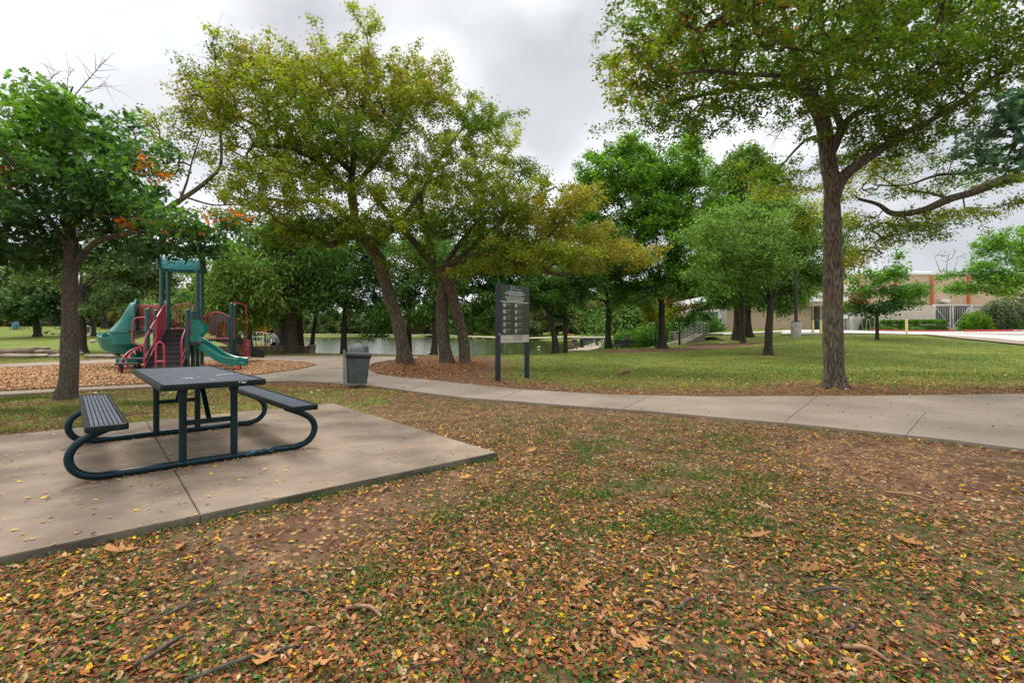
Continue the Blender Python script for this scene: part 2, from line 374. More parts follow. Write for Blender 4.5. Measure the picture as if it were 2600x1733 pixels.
def axis(lo, a, b, hi, st, g=1.09):
    c = list(np.arange(a, b + 1e-6, st)); s = st; x = b
    while x < hi: s *= g; x += s; c.append(x)
    s = st; x = a
    while x > lo: s *= g; x -= s; c.insert(0, x)
    return np.array(c)
gx = axis(-900, -22, 24, 900, .35, 1.07); gy = axis(-300, -1, 46, 1500, .35, 1.07)
GX, GY = np.meshgrid(gx, gy); GZ = terr(GX, GY)
ii = np.arange(GX.size).reshape(GX.shape)
Fq = np.stack([ii[:-1, :-1].ravel(), ii[:-1, 1:].ravel(), ii[1:, 1:].ravel(), ii[1:, :-1].ravel()], 1)
V = np.stack([GX.ravel(), GY.ravel(), GZ.ravel() + (fbm(GX.ravel() * .9, GY.ravel() * .9) - .5) * .03 * (np.hypot(GX.ravel(), GY.ravel()) < 60)], 1)
def grassness(x, y):
    """how much of the ground is grown over (0 bare soil .. 1 lawn)"""
    dp = polydist(x, y, PATH)
    yl = 8.0 + np.abs(x) * .02
    back = (y > np.interp(x, [-30, -9, -3, 0, 4, 8, 14, 40], [12, 11.5, 11, 9.5, 8.6, 8.9, 8.9, 8.8]))
    g = np.where(back, .76, .36)
    g = np.where(back, g - .32 * (1 - sst(0.1, 2.2, dp)) - .16 * (1 - sst(1.5, 5, dp)), g)
    left = (x < -2.2) & (y > 6) & (~back); g = np.where(left, .55, g)
    g = g - .5 * (1 - sst(-.8, 2.6, polydist(x, y, BED)))
    for D in (DRY1, DRY2): g = g - .35 * (1 - sst(-.5, .5, polydist(x, y, D)))
    g = g - .45 * (1 - sst(.0, 3.5, polydist(x, y, LAKE))) * (y < 60)
    g = g - .3 * (1 - sst(.3, 1.8, np.hypot(x - 7.1, y - 10.85)))
    g = g - .28 * (1 - sst(1, 4, np.hypot(x - 14, y - 33.5) * 1.0)) - .2 * (1 - sst(.5, 2.5, np.hypot(x - 12, y - 23)))
    # worn ground in front of the steps and behind the pond wall
    g = g - .6 * ((x > -24) & (x < -10) & (y > 31) & (y < 62) & (y > -x * 1.1)) - .5 * (1 - sst(0, 3, np.abs(y - 31 - (x - 12) * .5))) * ((x > 5) & (x < 17))
    return np.clip(g, 0, 1)
gg = grassness(V[:, 0], V[:, 1]); litter = np.where(V[:, 1] < 12, .8, .35)
ground = np_mesh('ground', V, Fq, np.stack([gg, litter, np.zeros_like(gg)], 1))
gm = bpy.data.materials.new('ground'); gm.use_nodes = True; t = gm.node_tree; b = t.nodes['Principled BSDF']; l = t.links.new
b.inputs['Roughness'].default_value = .95; b.inputs['Specular IOR Level'].default_value = .12
at = N(t, 'ShaderNodeVertexColor', layer_name='Col'); sp = N(t, 'ShaderNodeSeparateColor'); l(at.outputs[0], sp.inputs[0])
co = N(t, 'ShaderNodeTexCoord')
def nz_(s, d=6, r=.6):
    n = N(t, 'ShaderNodeTexNoise'); n.inputs['Scale'].default_value = s; n.inputs['Detail'].default_value = d; n.inputs['Roughness'].default_value = r
    l(co.outputs['Object'], n.inputs['Vector']); return n
def ramp(src, stops):
    r = N(t, 'ShaderNodeValToRGB')
    while len(r.color_ramp.elements) < len(stops): r.color_ramp.elements.new(.5)
    for el, (p, c) in zip(r.color_ramp.elements, stops): el.position = p; el.color = (*c, 1)
    l(src, r.inputs[0]); return r
soil = ramp(nz_(3.2, 12, .72).outputs['Fac'], [(.32, (.080, .040, .022)), (.5, (.135, .074, .042)), (.68, (.215, .13, .078))])
peb = N(t, 'ShaderNodeTexVoronoi'); peb.inputs['Scale'].default_value = 85; l(co.outputs['Object'], peb.inputs['Vector'])
pm = N(t, 'ShaderNodeMapRange'); pm.inputs['From Min'].default_value = .05; pm.inputs['From Max'].default_value = .22; pm.inputs['To Min'].default_value = .5; pm.inputs['To Max'].default_value = 0
l(peb.outputs['Distance'], pm.inputs['Value'])
soil2 = N(t, 'ShaderNodeMixRGB'); soil2.inputs[2].default_value = (.33, .22, .15, 1); l(pm.outputs[0], soil2.inputs[0]); l(soil.outputs[0], soil2.inputs[1])
grass = ramp(nz_(6, 12, .78).outputs['Fac'], [(.30, (.045, .065, .014)), (.48, (.105, .150, .028)), (.62, (.17, .20, .045)), (.75, (.25, .20, .08))])
gbig = ramp(nz_(.35, 5).outputs['Fac'], [(.35, (.70, .88, .6)), (.65, (1.35, 1.15, 1.05))])
gm1 = N(t, 'ShaderNodeMixRGB', blend_type='MULTIPLY'); gm1.inputs[0].default_value = 1; l(grass.outputs[0], gm1.inputs[1]); l(gbig.outputs[0], gm1.inputs[2])
nm = nz_(1.5, 9, .7)
ad = N(t, 'ShaderNodeMath', operation='ADD'); l(nm.outputs['Fac'], ad.inputs[0]); l(sp.outputs[0], ad.inputs[1])
mk = N(t, 'ShaderNodeMapRange', interpolation_type='SMOOTHSTEP'); mk.inputs['From Min'].default_value = .92; mk.inputs['From Max'].default_value = 1.16; l(ad.outputs[0], mk.inputs['Value'])
mg = N(t, 'ShaderNodeMixRGB'); l(mk.outputs[0], mg.inputs[0]); l(soil2.outputs[0], mg.inputs[1]); l(gm1.outputs[0], mg.inputs[2])
# small fallen leaves that are too far away to be modelled one by one
lv = N(t, 'ShaderNodeTexVoronoi'); lv.inputs['Scale'].default_value = 22; l(co.outputs['Object'], lv.inputs['Vector'])
lsp = N(t, 'ShaderNodeSeparateColor'); l(lv.outputs['Color'], lsp.inputs[0])
lth = N(t, 'ShaderNodeMath', operation='MULTIPLY'); l(sp.outputs[1], lth.inputs[0]); l(nz_(.9, 5).outputs['Fac'], lth.inputs[1])
lc = N(t, 'ShaderNodeMath', operation='LESS_THAN'); l(lsp.outputs[0], lc.inputs[0]); l(lth.outputs[0], lc.inputs[1])
lcol = ramp(lsp.outputs[1], [(.0, (.26, .125, .05)), (.45, (.34, .19, .085)), (.8, (.42, .25, .08)), (1, (.46, .33, .10))])
ldst = N(t, 'ShaderNodeMath', operation='LESS_THAN'); ldst.inputs[1].default_value = .42; l(lv.outputs['Distance'], ldst.inputs[0])
lfac = N(t, 'ShaderNodeMath', operation='MULTIPLY'); l(lc.outputs[0], lfac.inputs[0]); l(ldst.outputs[0], lfac.inputs[1])
fin = N(t, 'ShaderNodeMixRGB'); l(lfac.outputs[0], fin.inputs[0]); l(mg.outputs[0], fin.inputs[1]); l(lcol.outputs[0], fin.inputs[2])
l(fin.outputs[0], b.inputs['Base Color'])
nb = nz_(28, 8, .7); bp = N(t, 'ShaderNodeBump'); bp.inputs['Distance'].default_value = .02; bp.inputs['Strength'].default_value = .8
l(nb.outputs['Fac'], bp.inputs['Height']); l(bp.outputs[0], b.inputs['Normal'])
tag(link('ground', ground, gm, smooth=True), kind='structure')

# water
wm = bpy.data.materials.new('water'); wm.use_nodes = True; t = wm.node_tree; b = t.nodes['Principled BSDF']; l = t.links.new
b.inputs['Base Color'].default_value = (.055, .075, .022, 1); b.inputs['Roughness'].default_value = .06; b.inputs['IOR'].default_value = 1.33
co = N(t, 'ShaderNodeTexCoord'); mpp = N(t, 'ShaderNodeMapping'); mpp.inputs['Scale'].default_value = (.35, 1.6, 1)
n1 = N(t, 'ShaderNodeTexNoise'); n1.inputs['Scale'].default_value = .8; n1.inputs['Detail'].default_value = 5
l(co.outputs['Object'], mpp.inputs[0]); l(mpp.outputs[0], n1.inputs['Vector'])
sx = N(t, 'ShaderNodeSeparateXYZ'); l(co.outputs['Object'], sx.inputs[0])
# the wind ruffles the left of the lake, the right lies calm behind the bank
mrr = N(t, 'ShaderNodeMapRange', interpolation_type='SMOOTHSTEP'); mrr.inputs['From Min'].default_value = -9; mrr.inputs['From Max'].default_value = 1
mrr.inputs['To Min'].default_value = .45; mrr.inputs['To Max'].default_value = .02; l(sx.outputs[0], mrr.inputs['Value'])
bp = N(t, 'ShaderNodeBump'); bp.inputs['Distance'].default_value = .14; l(mrr.outputs[0], bp.inputs['Strength'])
l(n1.outputs['Fac'], bp.inputs['Height']); l(bp.outputs[0], b.inputs['Normal'])
lk = np.array(LAKE); cxl = lk.mean(0); mb = MB(); mb.b.faces.new([mb.b.verts.new((p[0] + (p[0] - cxl[0]) * .05, p[1] + (p[1] - cxl[1]) * .03, WATER_Z)) for p in LAKE])
tag(mb.build('water', wm), kind='structure')

# concrete picnic pad in two bays with a joint, and the paths
mb = MB()
def slabpoly(s0, s1):
    a = A0 + U1 * s0; b_ = B0 + U1 * s0; c = B0 + U1 * s1; d = A0 + U1 * s1
    return [(a.x, a.y), (b_.x, b_.y), (c.x, c.y), (d.x, d.y)]
J = 2.505
for s0, s1 in ((0, J - .003), (J + .003, 9)):
    P_ = slabpoly(s0, s1); mb.prism(P_, -.15, .06)
bmesh.ops.bevel(mb.b, geom=[e for e in mb.b.edges if all(v.co.z > .05 for v in e.verts)], offset=.005, segments=2, affect='EDGES')
mb.b.normal_update()
for f in mb.b.faces:
    if abs(f.normal.z) < .1: f.material_index = 1
slm = pmat('pad_concrete', (.295, .225, .162), .88, c2=(.145, .105, .073), scale=1.3, bump=.0015, bscale=160, spec=.25, detail=12, lo=.28, hi=.74)
tt = slm.node_tree; bb = tt.nodes['Principled BSDF']
wv = N(tt, 'ShaderNodeTexNoise'); wv.inputs['Scale'].default_value = 5; wv.inputs['Detail'].default_value = 5; mp2 = N(tt, 'ShaderNodeMapping')
mp2.inputs['Rotation'].default_value = (0, 0, R(-41)); mp2.inputs['Scale'].default_value = (1, 30, 1); cc = N(tt, 'ShaderNodeTexCoord')
tt.links.new(cc.outputs['Object'], mp2.inputs[0]); tt.links.new(mp2.outputs[0], wv.inputs['Vector'])
mm_ = N(tt, 'ShaderNodeMapRange'); mm_.inputs['To Min'].default_value = .72; mm_.inputs['To Max'].default_value = 1.28; tt.links.new(wv.outputs['Fac'], mm_.inputs['Value'])
src = bb.inputs['Base Color'].links[0].from_socket
stn = N(tt, 'ShaderNodeTexNoise'); stn.inputs['Scale'].default_value = .75; stn.inputs['Detail'].default_value = 9; stn.inputs['Roughness'].default_value = .62; tt.links.new(cc.outputs['Object'], stn.inputs['Vector'])
smr = N(tt, 'ShaderNodeMapRange'); smr.inputs['From Min'].default_value = .38; smr.inputs['From Max'].default_value = .58; smr.inputs['To Min'].default_value = .62; smr.inputs['To Max'].default_value = 1.12; tt.links.new(stn.outputs['Fac'], smr.inputs['Value'])
spk = N(tt, 'ShaderNodeTexVoronoi'); spk.inputs['Scale'].default_value = 34; tt.links.new(cc.outputs['Object'], spk.inputs['Vector'])
spm = N(tt, 'ShaderNodeMapRange'); spm.inputs['From Min'].default_value = .05; spm.inputs['From Max'].default_value = .16; spm.inputs['To Min'].default_value = .72; spm.inputs['To Max'].default_value = 1; tt.links.new(spk.outputs['Distance'], spm.inputs['Value'])
mA = N(tt, 'ShaderNodeMath', operation='MULTIPLY'); tt.links.new(smr.outputs[0], mA.inputs[0]); tt.links.new(spm.outputs[0], mA.inputs[1])
vs0 = N(tt, 'ShaderNodeVectorMath', operation='SCALE'); tt.links.new(src, vs0.inputs[0]); tt.links.new(mA.outputs[0], vs0.inputs['Scale']); src = vs0.outputs[0]
vs_ = N(tt, 'ShaderNodeVectorMath', operation='SCALE'); tt.links.new(src, vs_.inputs[0]); tt.links.new(mm_.outputs[0], vs_.inputs['Scale']); tt.links.new(vs_.outputs[0], bb.inputs['Base Color'])
tag(mb.build('picnic_pad', [slm, pmat('pad_side', (.15, .13, .095), .95, c2=(.055, .047, .033), scale=3, bump=.004, bscale=40, stretch=(1, 1, 3))]), kind='structure')

mb = MB(); mb.prism(PATH, -.15, PATH_H)
bmesh.ops.triangulate(mb.b, faces=[f for f in mb.b.faces if len(f.verts) > 4])
pathm = pmat('path_concrete', (.325, .262, .20), .9, c2=(.205, .162, .122), scale=.8, bump=.002, bscale=110, spec=.2, detail=12, lo=.3, hi=.72)
path = mb.build('path', pathm); tag(path, kind='structure')
# joints sawn across the path
mb = MB()
for (a, b_) in [((2350, 1046), (2300, 1105)), ((1653, 1003), (1580, 1038)), ((2075, 1005), (1990, 1071)), ((1326, 989), (1262, 1014)), ((1100, 966), (1040, 990)), ((830, 922), (700, 950)), ((950, 950), (868, 972))]:
    p = G0(*a, PATH_H); q = G0(*b_, PATH_H)
    mb.beam(p, q, .006, .006)
tag(mb.build('path_joint', pmat('joint_dark', (.06, .05, .04), .95)), kind='structure')

# wood-chip surface under the playground
def chips_mat():
    m = pmat('wood_chips', (.46, .27, .14), .95, c2=(.16, .08, .04), scale=26, bump=.03, bscale=30, spec=.1, detail=10, lo=.36, hi=.62); return m
mb = MB(); mb.prism(MULCH, -.1, .03)
tag(mb.build('playground_mulch', chips_mat()), kind='structure')

def strip(name, m, lo, hi, dz, nv=8, nu=6, kind='structure'):
    """a paved sheet laid over the slope between two lines of points"""
    A = cr([(p[0], p[1]) for p in lo], nu); B = cr([(p[0], p[1]) for p in hi], nu)
    n = min(len(A), len(B)); A = A[:n]; B = B[:n]
    X = np.array([[a * (1 - t) + b * t for t in np.linspace(0, 1, nv)] for a, b in zip(A, B)])
    Z = terr(X[..., 0], X[..., 1]) + dz
    V = np.dstack([X, Z]).reshape(-1, 3); i = np.arange(n * nv).reshape(n, nv)
    F = np.stack([i[:-1, :-1].ravel(), i[1:, :-1].ravel(), i[1:, 1:].ravel(), i[:-1, 1:].ravel()], 1)
    o = link(name, np_mesh(name, V, F), m, smooth=True); return tag(o, kind=kind) if kind else o
strip('parking_lot', M['concrete_pale'], [P2(1985,40),P2(2058,36.5),P2(2160,36),P2(2340,36),P2(2480,33),P2(2600,29),P2(2900,27)], [P2(1985,46),P2(2058,48),P2(2160,48),P2(2340,48),P2(2480,48),P2(2600,48),P2(2900,48)], .05, 12)
strip('path', pathm, [P2(2340,35.8),P2(2420,31.5),P2(2510,28.6),P2(2600,26.2),P2(2800,23)], [P2(2345,36.6),P2(2425,34.2),P2(2520,31.6),P2(2600,29.2),P2(2800,26)], .075, 5)
strip('path', M['concrete_pale'], [P2(1770,39.3),P2(1850,41),P2(1930,42.5),P2(2000,43.4)], [P2(1778,40.8),P2(1856,42.6),P2(1936,44.2),P2(2004,45.6)], .05, 4)
strip('path', pathm, [P2(1500,33.5),P2(1580,36.5),P2(1660,38.2),P2(1720,38.3)], [P2(1520,36.5),P2(1592,40.5),P2(1670,41.5),P2(1730,40)], .05, 4)
strip('lake_walk', pathm, [P2(1416,44.5),P2(1440,53),P2(1474,66),P2(1504,84),P2(1524,104)], [P2(1492,43.5),P2(1520,52),P2(1545,64),P2(1568,80),P2(1590,100)], .06, 5)
strip('shore_edge', pmat('shore_stone', (.5, .42, .34), .9, scale=2), [P2(1640,104),P2(1524,108),P2(1440,120),P2(1330,124),P2(1240,142),P2(1100,192),P2(900,207),P2(640,212)], [P2(1650,110),P2(1530,114),P2(1440,126),P2(1330,130),P2(1240,150),P2(1100,200),P2(900,216),P2(640,222)], .25, 3)
# ---------------------------------------------------------------- trees
PAL = {
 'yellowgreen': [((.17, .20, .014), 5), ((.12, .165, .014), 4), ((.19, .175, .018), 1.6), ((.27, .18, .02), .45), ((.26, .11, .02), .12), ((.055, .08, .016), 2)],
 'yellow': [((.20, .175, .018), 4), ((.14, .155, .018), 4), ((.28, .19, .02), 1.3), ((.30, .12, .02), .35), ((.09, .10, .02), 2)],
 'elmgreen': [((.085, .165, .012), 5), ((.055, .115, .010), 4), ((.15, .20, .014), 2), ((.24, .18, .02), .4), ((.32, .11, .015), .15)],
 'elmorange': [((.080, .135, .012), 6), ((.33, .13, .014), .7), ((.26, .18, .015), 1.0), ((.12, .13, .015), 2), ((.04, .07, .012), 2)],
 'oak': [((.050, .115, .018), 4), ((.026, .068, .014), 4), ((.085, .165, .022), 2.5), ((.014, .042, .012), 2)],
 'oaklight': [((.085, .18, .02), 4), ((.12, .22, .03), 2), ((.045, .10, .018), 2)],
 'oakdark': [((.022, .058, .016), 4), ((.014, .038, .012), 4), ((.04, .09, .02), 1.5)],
 'oakorange': [((.55, .13, .02), 2), ((.55, .24, .02), 1.2), ((.05, .10, .016), 5), ((.50, .08, .015), .8)],
 'bluegreen': [((.045, .10, .062), 4), ((.022, .055, .030), 3), ((.10, .16, .11), 1.2)],
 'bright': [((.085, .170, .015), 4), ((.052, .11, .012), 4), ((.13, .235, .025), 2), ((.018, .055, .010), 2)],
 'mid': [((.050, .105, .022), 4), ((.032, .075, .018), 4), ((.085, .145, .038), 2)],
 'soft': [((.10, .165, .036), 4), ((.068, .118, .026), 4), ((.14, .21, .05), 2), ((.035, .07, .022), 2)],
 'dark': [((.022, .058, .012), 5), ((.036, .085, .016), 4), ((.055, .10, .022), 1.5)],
 'live': [((.050, .085, .030), 4), ((.085, .125, .052), 4), ((.028, .052, .020), 3), ((.15, .19, .10), 1.4)],
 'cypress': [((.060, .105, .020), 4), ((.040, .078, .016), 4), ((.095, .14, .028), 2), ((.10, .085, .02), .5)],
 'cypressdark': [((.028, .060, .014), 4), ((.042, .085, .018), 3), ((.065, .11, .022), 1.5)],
 'gold': [((.50, .26, .015), 4), ((.42, .19, .015), 3), ((.26, .16, .02), 2)],
 'maple': [((.060, .135, .022), 4), ((.04, .09, .018), 3), ((.10, .18, .03), 2)],
 'rust': [((.33, .10, .025), 3), ((.26, .13, .03), 2), ((.07, .12, .022), 3)],
 'hedge': [((.045, .105, .014), 4), ((.065, .14, .018), 3), ((.025, .06, .010), 3)],
 'sage': [((.17, .21, .14), 4), ((.11, .145, .09), 3), ((.055, .08, .045), 2)],
 'far': [((.075, .115, .045), 4), ((.055, .09, .035), 4), ((.13, .14, .05), 1.5)],
 'farolive': [((.12, .125, .045), 4), ((.09, .10, .04), 3), ((.20, .13, .04), 1)],
}
TM = {   # leaf outlines: (points, faces)
 'oval': (np.array([(0,0,0),(-.25,.32,.07),(-.2,.72,.06),(0,1,0),(.2,.72,.06),(.25,.32,.07)]), [np.array([[0,3,2,1]]), np.array([[0,5,4,3]])]),
 'quad': (np.array([(0,0,0),(-.32,.5,.07),(0,1,0),(.32,.5,.07)]), [np.array([[0,3,2,1]])]),
 'strip': (np.array([(-.07,0,0),(-.16,.4,.06),(0,1,-.12),(.16,.45,.06)]), [np.array([[0,3,2,1]])]),
 'lobed': (np.array([(0,0,0),(.07,.24,.02),(.27,.27,.08),(.08,.42,.02),(.40,.62,.10),(.09,.62,.02),(.22,.88,.06),(0,1,0),(-.19,.84,.06),(-.09,.60,.02),(-.38,.66,.10),(-.08,.40,.02),(-.24,.30,.08),(-.07,.22,.02)]),
           [np.array([[1,2,3,0]]), np.array([[3,4,5,0]]), np.array([[5,6,7,0]]), np.array([[7,8,9,0]]), np.array([[9,10,11,0]]), np.array([[11,12,13,0]])]),
}
def leaf_geo(P, size, rng, tm, droop=.2, flat=.5, dirs=None, jit=.45):
    """P (n,3): leaf positions -> vertices and faces"""
    n = len(P); T_, F_ = TM[tm]; k = len(T_)
    d = rng.normal(size=(n, 3)); d[:, 2] = d[:, 2] * (1 - flat) - droop
    if dirs is not None: d = d * .7 + dirs * 1.2
    d /= np.linalg.norm(d, axis=1, keepdims=True) + 1e-9
    nn = rng.normal(size=(n, 3)) * (1 - flat); nn[:, 2] += flat * 1.6
    x = np.cross(d, nn); x /= np.linalg.norm(x, axis=1, keepdims=True) + 1e-9
    z = np.cross(x, d)
    s = size * (1 + jit * (rng.random(n) - .5) * 2)
    V = P[:, None, :] + s[:, None, None] * (T_[None, :, 0:1] * x[:, None, :] + T_[None, :, 1:2] * d[:, None, :] + T_[None, :, 2:3] * z[:, None, :])
    off = (np.arange(n) * k)[:, None]
    F = [(f.reshape(1, -1) + off) for f in F_]
    return V.reshape(-1, 3), F, k
def pal_pick(pal, n, rng, sat=.14):
    cs = np.array([c for c, w in PAL[pal]]); ws = np.array([w for c, w in PAL[pal]], float); ws /= ws.sum()
    c = cs[rng.choice(len(cs), n, p=ws)]
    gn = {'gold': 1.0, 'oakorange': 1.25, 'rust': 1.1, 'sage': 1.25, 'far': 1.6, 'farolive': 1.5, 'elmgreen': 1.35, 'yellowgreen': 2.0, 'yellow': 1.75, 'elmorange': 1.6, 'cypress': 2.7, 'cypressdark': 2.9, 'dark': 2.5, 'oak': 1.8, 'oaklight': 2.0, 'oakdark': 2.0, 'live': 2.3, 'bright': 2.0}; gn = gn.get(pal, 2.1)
    return np.clip(gn * c * (1 + sat * rng.normal(size=(n, 1))) * (1 + .06 * rng.normal(size=(n, 3))), .004, .9)

def seg_tubes(A, B, ra, rb, k):
    """many frustums at once"""
    d = B - A; ln = np.linalg.norm(d, axis=1, keepdims=True) + 1e-9; d = d / ln
    ref = np.where(np.abs(d[:, 2:3]) > .9, np.array([[1.0, 0, 0]]), np.array([[0, 0, 1.0]]))
    x = np.cross(d, ref); x /= np.linalg.norm(x, axis=1, keepdims=True) + 1e-9; y = np.cross(d, x)
    an = np.arange(k) * 2 * np.pi / k; c = np.cos(an)[None, :, None]; s = np.sin(an)[None, :, None]
    ring = x[:, None, :] * c + y[:, None, :] * s
    V = np.concatenate([A[:, None, :] + ring * ra[:, None, None], (B + d * ra[:, None] * .3)[:, None, :] + ring * rb[:, None, None]], 1)
    n = len(A); off = (np.arange(n) * 2 * k)[:, None]; j = np.arange(k); F = []
    base = np.stack([j, (j + 1) % k, (j + 1) % k + k, j + k], 1)
    F = (base[None] + off[:, :, None]).reshape(-1, 4)
    return V.reshape(-1, 3), F
def limb_tube(pts, radii, k=14, rng=None, flare=0.0, knob=.07, seed=0, flare_h=.28):
    """one smooth tapering limb; pts (n,3), radii (n)"""
    pts = np.asarray(pts, float); n = len(pts); V = []; x = None; s = 0
    r_ = np.random.default_rng(seed); ph = r_.random(8) * 6.28
    an = np.arange(k) * 2 * np.pi / k
    for i in range(n):
        t = pts[min(i + 1, n - 1)] - pts[max(i - 1, 0)]; t /= np.linalg.norm(t) + 1e-9
        if x is None: x = np.array([1.0, 0, 0]) if abs(t[0]) < .9 else np.array([0, 1.0, 0])
        x = x - t * (x @ t); x /= np.linalg.norm(x); y = np.cross(t, x)
        if i: s += np.linalg.norm(pts[i] - pts[i - 1])
        rr = radii[i] * (1 + knob * (np.sin(2 * an + ph[0] + s * 1.7) * .5 + np.sin(3 * an + ph[1] - s * 2.9) * .45 + np.sin(5 * an + ph[2] + s * 4.1) * .3 + .5 * np.sin(s * 5 + ph[3])))
        if flare > 0:
            f = math.exp(-max(s, 0) / flare_h) * flare
            rr = rr * (1 + f * (.75 + .5 * np.sin(4 * an + ph[4]) + .35 * np.sin(7 * an + ph[5])).clip(.1))
        V.append(pts[i] + rr[:, None] * (np.cos(an)[:, None] * x + np.sin(an)[:, None] * y))
    V = np.concatenate(V); i = np.arange(n * k).reshape(n, k); j = np.roll(i, -1, axis=1)
    F = np.stack([i[:-1].ravel(), j[:-1].ravel(), j[1:].ravel(), i[1:].ravel()], 1)
    return V, F

def tree(name, label, trunk, r0, r1, limbs, blobs, natt, nleaf, size, tm='quad', bark='bark_dark', seed=1, group=None, cat='tree',
         flare=.5, attach_from=None, leafmat='leaf', spread=.13, droop=.2, flat=.45, tip=.0045, clump=.45, seg=.4, arch=.06, k=16, bare=(), pexp=.46, deadlimbs=(), kscale=1.0, flare_h=.28, base_fix=True, hang=0.0, cl=9, lk=1.0, flatc=1.0):
    """trunk: points (px,py,Z) ; limbs: (points, ra, rb) ; blobs: (px,py,Z, rx,rz (px), ry (m), weight, palette)"""
    rng = np.random.default_rng(seed)
    TP = [np.array(W(*p[:3])) for p in trunk]
    if base_fix:
        b0 = TP[0].copy(); b0[2] = T(b0[0], b0[1]) - .12; TP[0] = b0
    tp = cr(TP, 8); n = len(tp); u = np.linspace(0, 1, n)
    rad = r0 + (r1 - r0) * u ** .8
    Vs = []; Fs = []; nv = 0
    def addg(V_, F_):
        nonlocal nv
        Vs.append(V_); Fs.append(F_ + nv); nv += len(V_)
    # resample the foot more finely so that the root flare is smooth
    addg(*limb_tube(tp, rad, k, flare=flare, seed=seed, flare_h=flare_h))
    nodes = []; par = []; fixed = []
    def addchain(P_, rr, start_parent=-1):
        p = start_parent
        for q, r in zip(P_, rr):
            nodes.append(q); par.append(p); fixed.append(r); p = len(nodes) - 1
    lo = int(n * .72) if attach_from is None else int(n * attach_from)
    addchain(tp[lo:], rad[lo:])
    dead = []
    for li, (pts, ra, rb) in enumerate(limbs):
        lp = cr([np.array(W(*p)) for p in pts], 6); lr = (ra + (rb - ra) * np.linspace(0, 1, len(lp)) ** .75) * lk
        addg(*limb_tube(lp, lr, max(7, int(k * .6)), seed=seed + li + 3, knob=.09))
        s = 2 if li not in bare else int(len(lp) * .6)
        addchain(lp[s:], lr[s:])
    if not limbs or limbs == 'auto': pass
    nfix = len(nodes)
    # attractors, gathered in clumps inside the blobs
    Bp = []; Bpal = []
    wt = np.array([b_[6] for b_ in blobs], float); wt /= wt.sum()
    for bi, b_ in enumerate(blobs):
        m = int(natt * wt[bi] + .5)
        if m < 1: continue
        c = np.array(W(b_[0], b_[1], b_[2])); R_ = np.array([b_[3] * b_[2] / FPX, b_[5], b_[4] * b_[2] / FPX])
        nc = max(2, m // cl)
        v = rng.normal(size=(nc, 3)); v /= np.linalg.norm(v, axis=1, keepdims=True); cc_ = c + v * R_ * (rng.random((nc, 1)) ** .42)
        q = cc_[rng.integers(0, nc, m)] + rng.normal(size=(m, 3)) * np.array([1, 1, flatc]) * clump * np.minimum(R_, 1.6) * .5
        Bp.append(q); Bpal += [b_[7]] * m
    Bp = np.concatenate(Bp); pals = np.array(Bpal)
    gz = terr(Bp[:, 0], Bp[:, 1]); Bp[:, 2] = np.maximum(Bp[:, 2], gz + 1.4 * 0 + .5)
    NA = np.array(nodes); d0 = np.array([np.min(np.sum((NA - q) ** 2, 1)) for q in Bp]) ** .5
    order = np.argsort(d0)
    cap = nfix + int(sum(d0) / seg) + len(Bp) * 4 + 10
    arr = np.zeros((cap, 3)); arr[:nfix] = NA; cnt = nfix; parl = list(par); npal = [None] * nfix; dd = [0] * nfix
    for q, oi in zip(Bp[order], order):
        df = arr[:cnt] - q; dist = np.sqrt((df ** 2).sum(1))
        cost = dist + np.maximum(0, df[:, 2]) * .35      # prefer to rise from below
        j = int(np.argmin(cost)); dq = dist[j]; m = max(2, int(math.ceil(dq / seg)))
        if cnt + m >= cap: break
        a = arr[j].copy(); dv = q - a
        w_ = rng.normal(size=3) * .10 * dq; p_ = j
        for s in range(1, m + 1):
            t_ = s / m; pt = a + dv * t_ + w_ * math.sin(math.pi * t_); pt[2] += arch * dq * math.sin(math.pi * t_)
            if hang: pt[2] -= hang * t_ * t_
            if s < m: pt += rng.normal(size=3) * .03 * min(dq, 1.5)
            arr[cnt] = pt; parl.append(p_); npal.append(pals[oi]); p_ = cnt; cnt += 1
    arr = arr[:cnt]; parl = np.array(parl)
    wgt = np.zeros(cnt); has = np.zeros(cnt, bool)
    for i in range(cnt - 1, nfix - 1, -1):
        if not has[i]: wgt[i] += 1
        wgt[parl[i]] += wgt[i]; has[parl[i]] = True
    rr = tip * np.maximum(wgt, 1) ** pexp
    for i in range(nfix): rr[i] = max(fixed[i], .01)
    ch = np.arange(nfix, cnt); pr = parl[ch]
    rb = rr[ch]; ra = np.minimum(rr[pr], rb * 1.3)
    thick = rb > tip * 2.6
    for msk, kk in ((thick, 6), (~thick, 3)):
        if msk.any(): addg(*seg_tubes(arr[pr[msk]], arr[ch[msk]], ra[msk], rb[msk], kk))
    for dl in deadlimbs:      # leafless twigs (points, ra, rb)
        lp = cr([np.array(W(*p)) for p in dl[0]], 4); addg(*limb_tube(lp, np.linspace(dl[1], dl[2], len(lp)), 5, seed=seed))
        for q in range(len(lp) // 2, len(lp) - 1, 1):
            for _ in range(2):
                dv = rng.normal(size=3) * .22; dv += (lp[q + 1] - lp[q]) * .8
                addg(*seg_tubes(lp[q][None], (lp[q] + dv)[None], np.array([dl[2] * 1.4]), np.array([dl[2] * .5]), 3))
    root = thing(name, label, cat, tuple(TP[0]) if base_fix else tuple(TP[0]), 0, group)
    o3 = np.array(root.location)
    link('trunk', np_mesh('trunk', np.concatenate(Vs) - o3, np.concatenate(Fs)), M[bark], smooth=True).parent = root
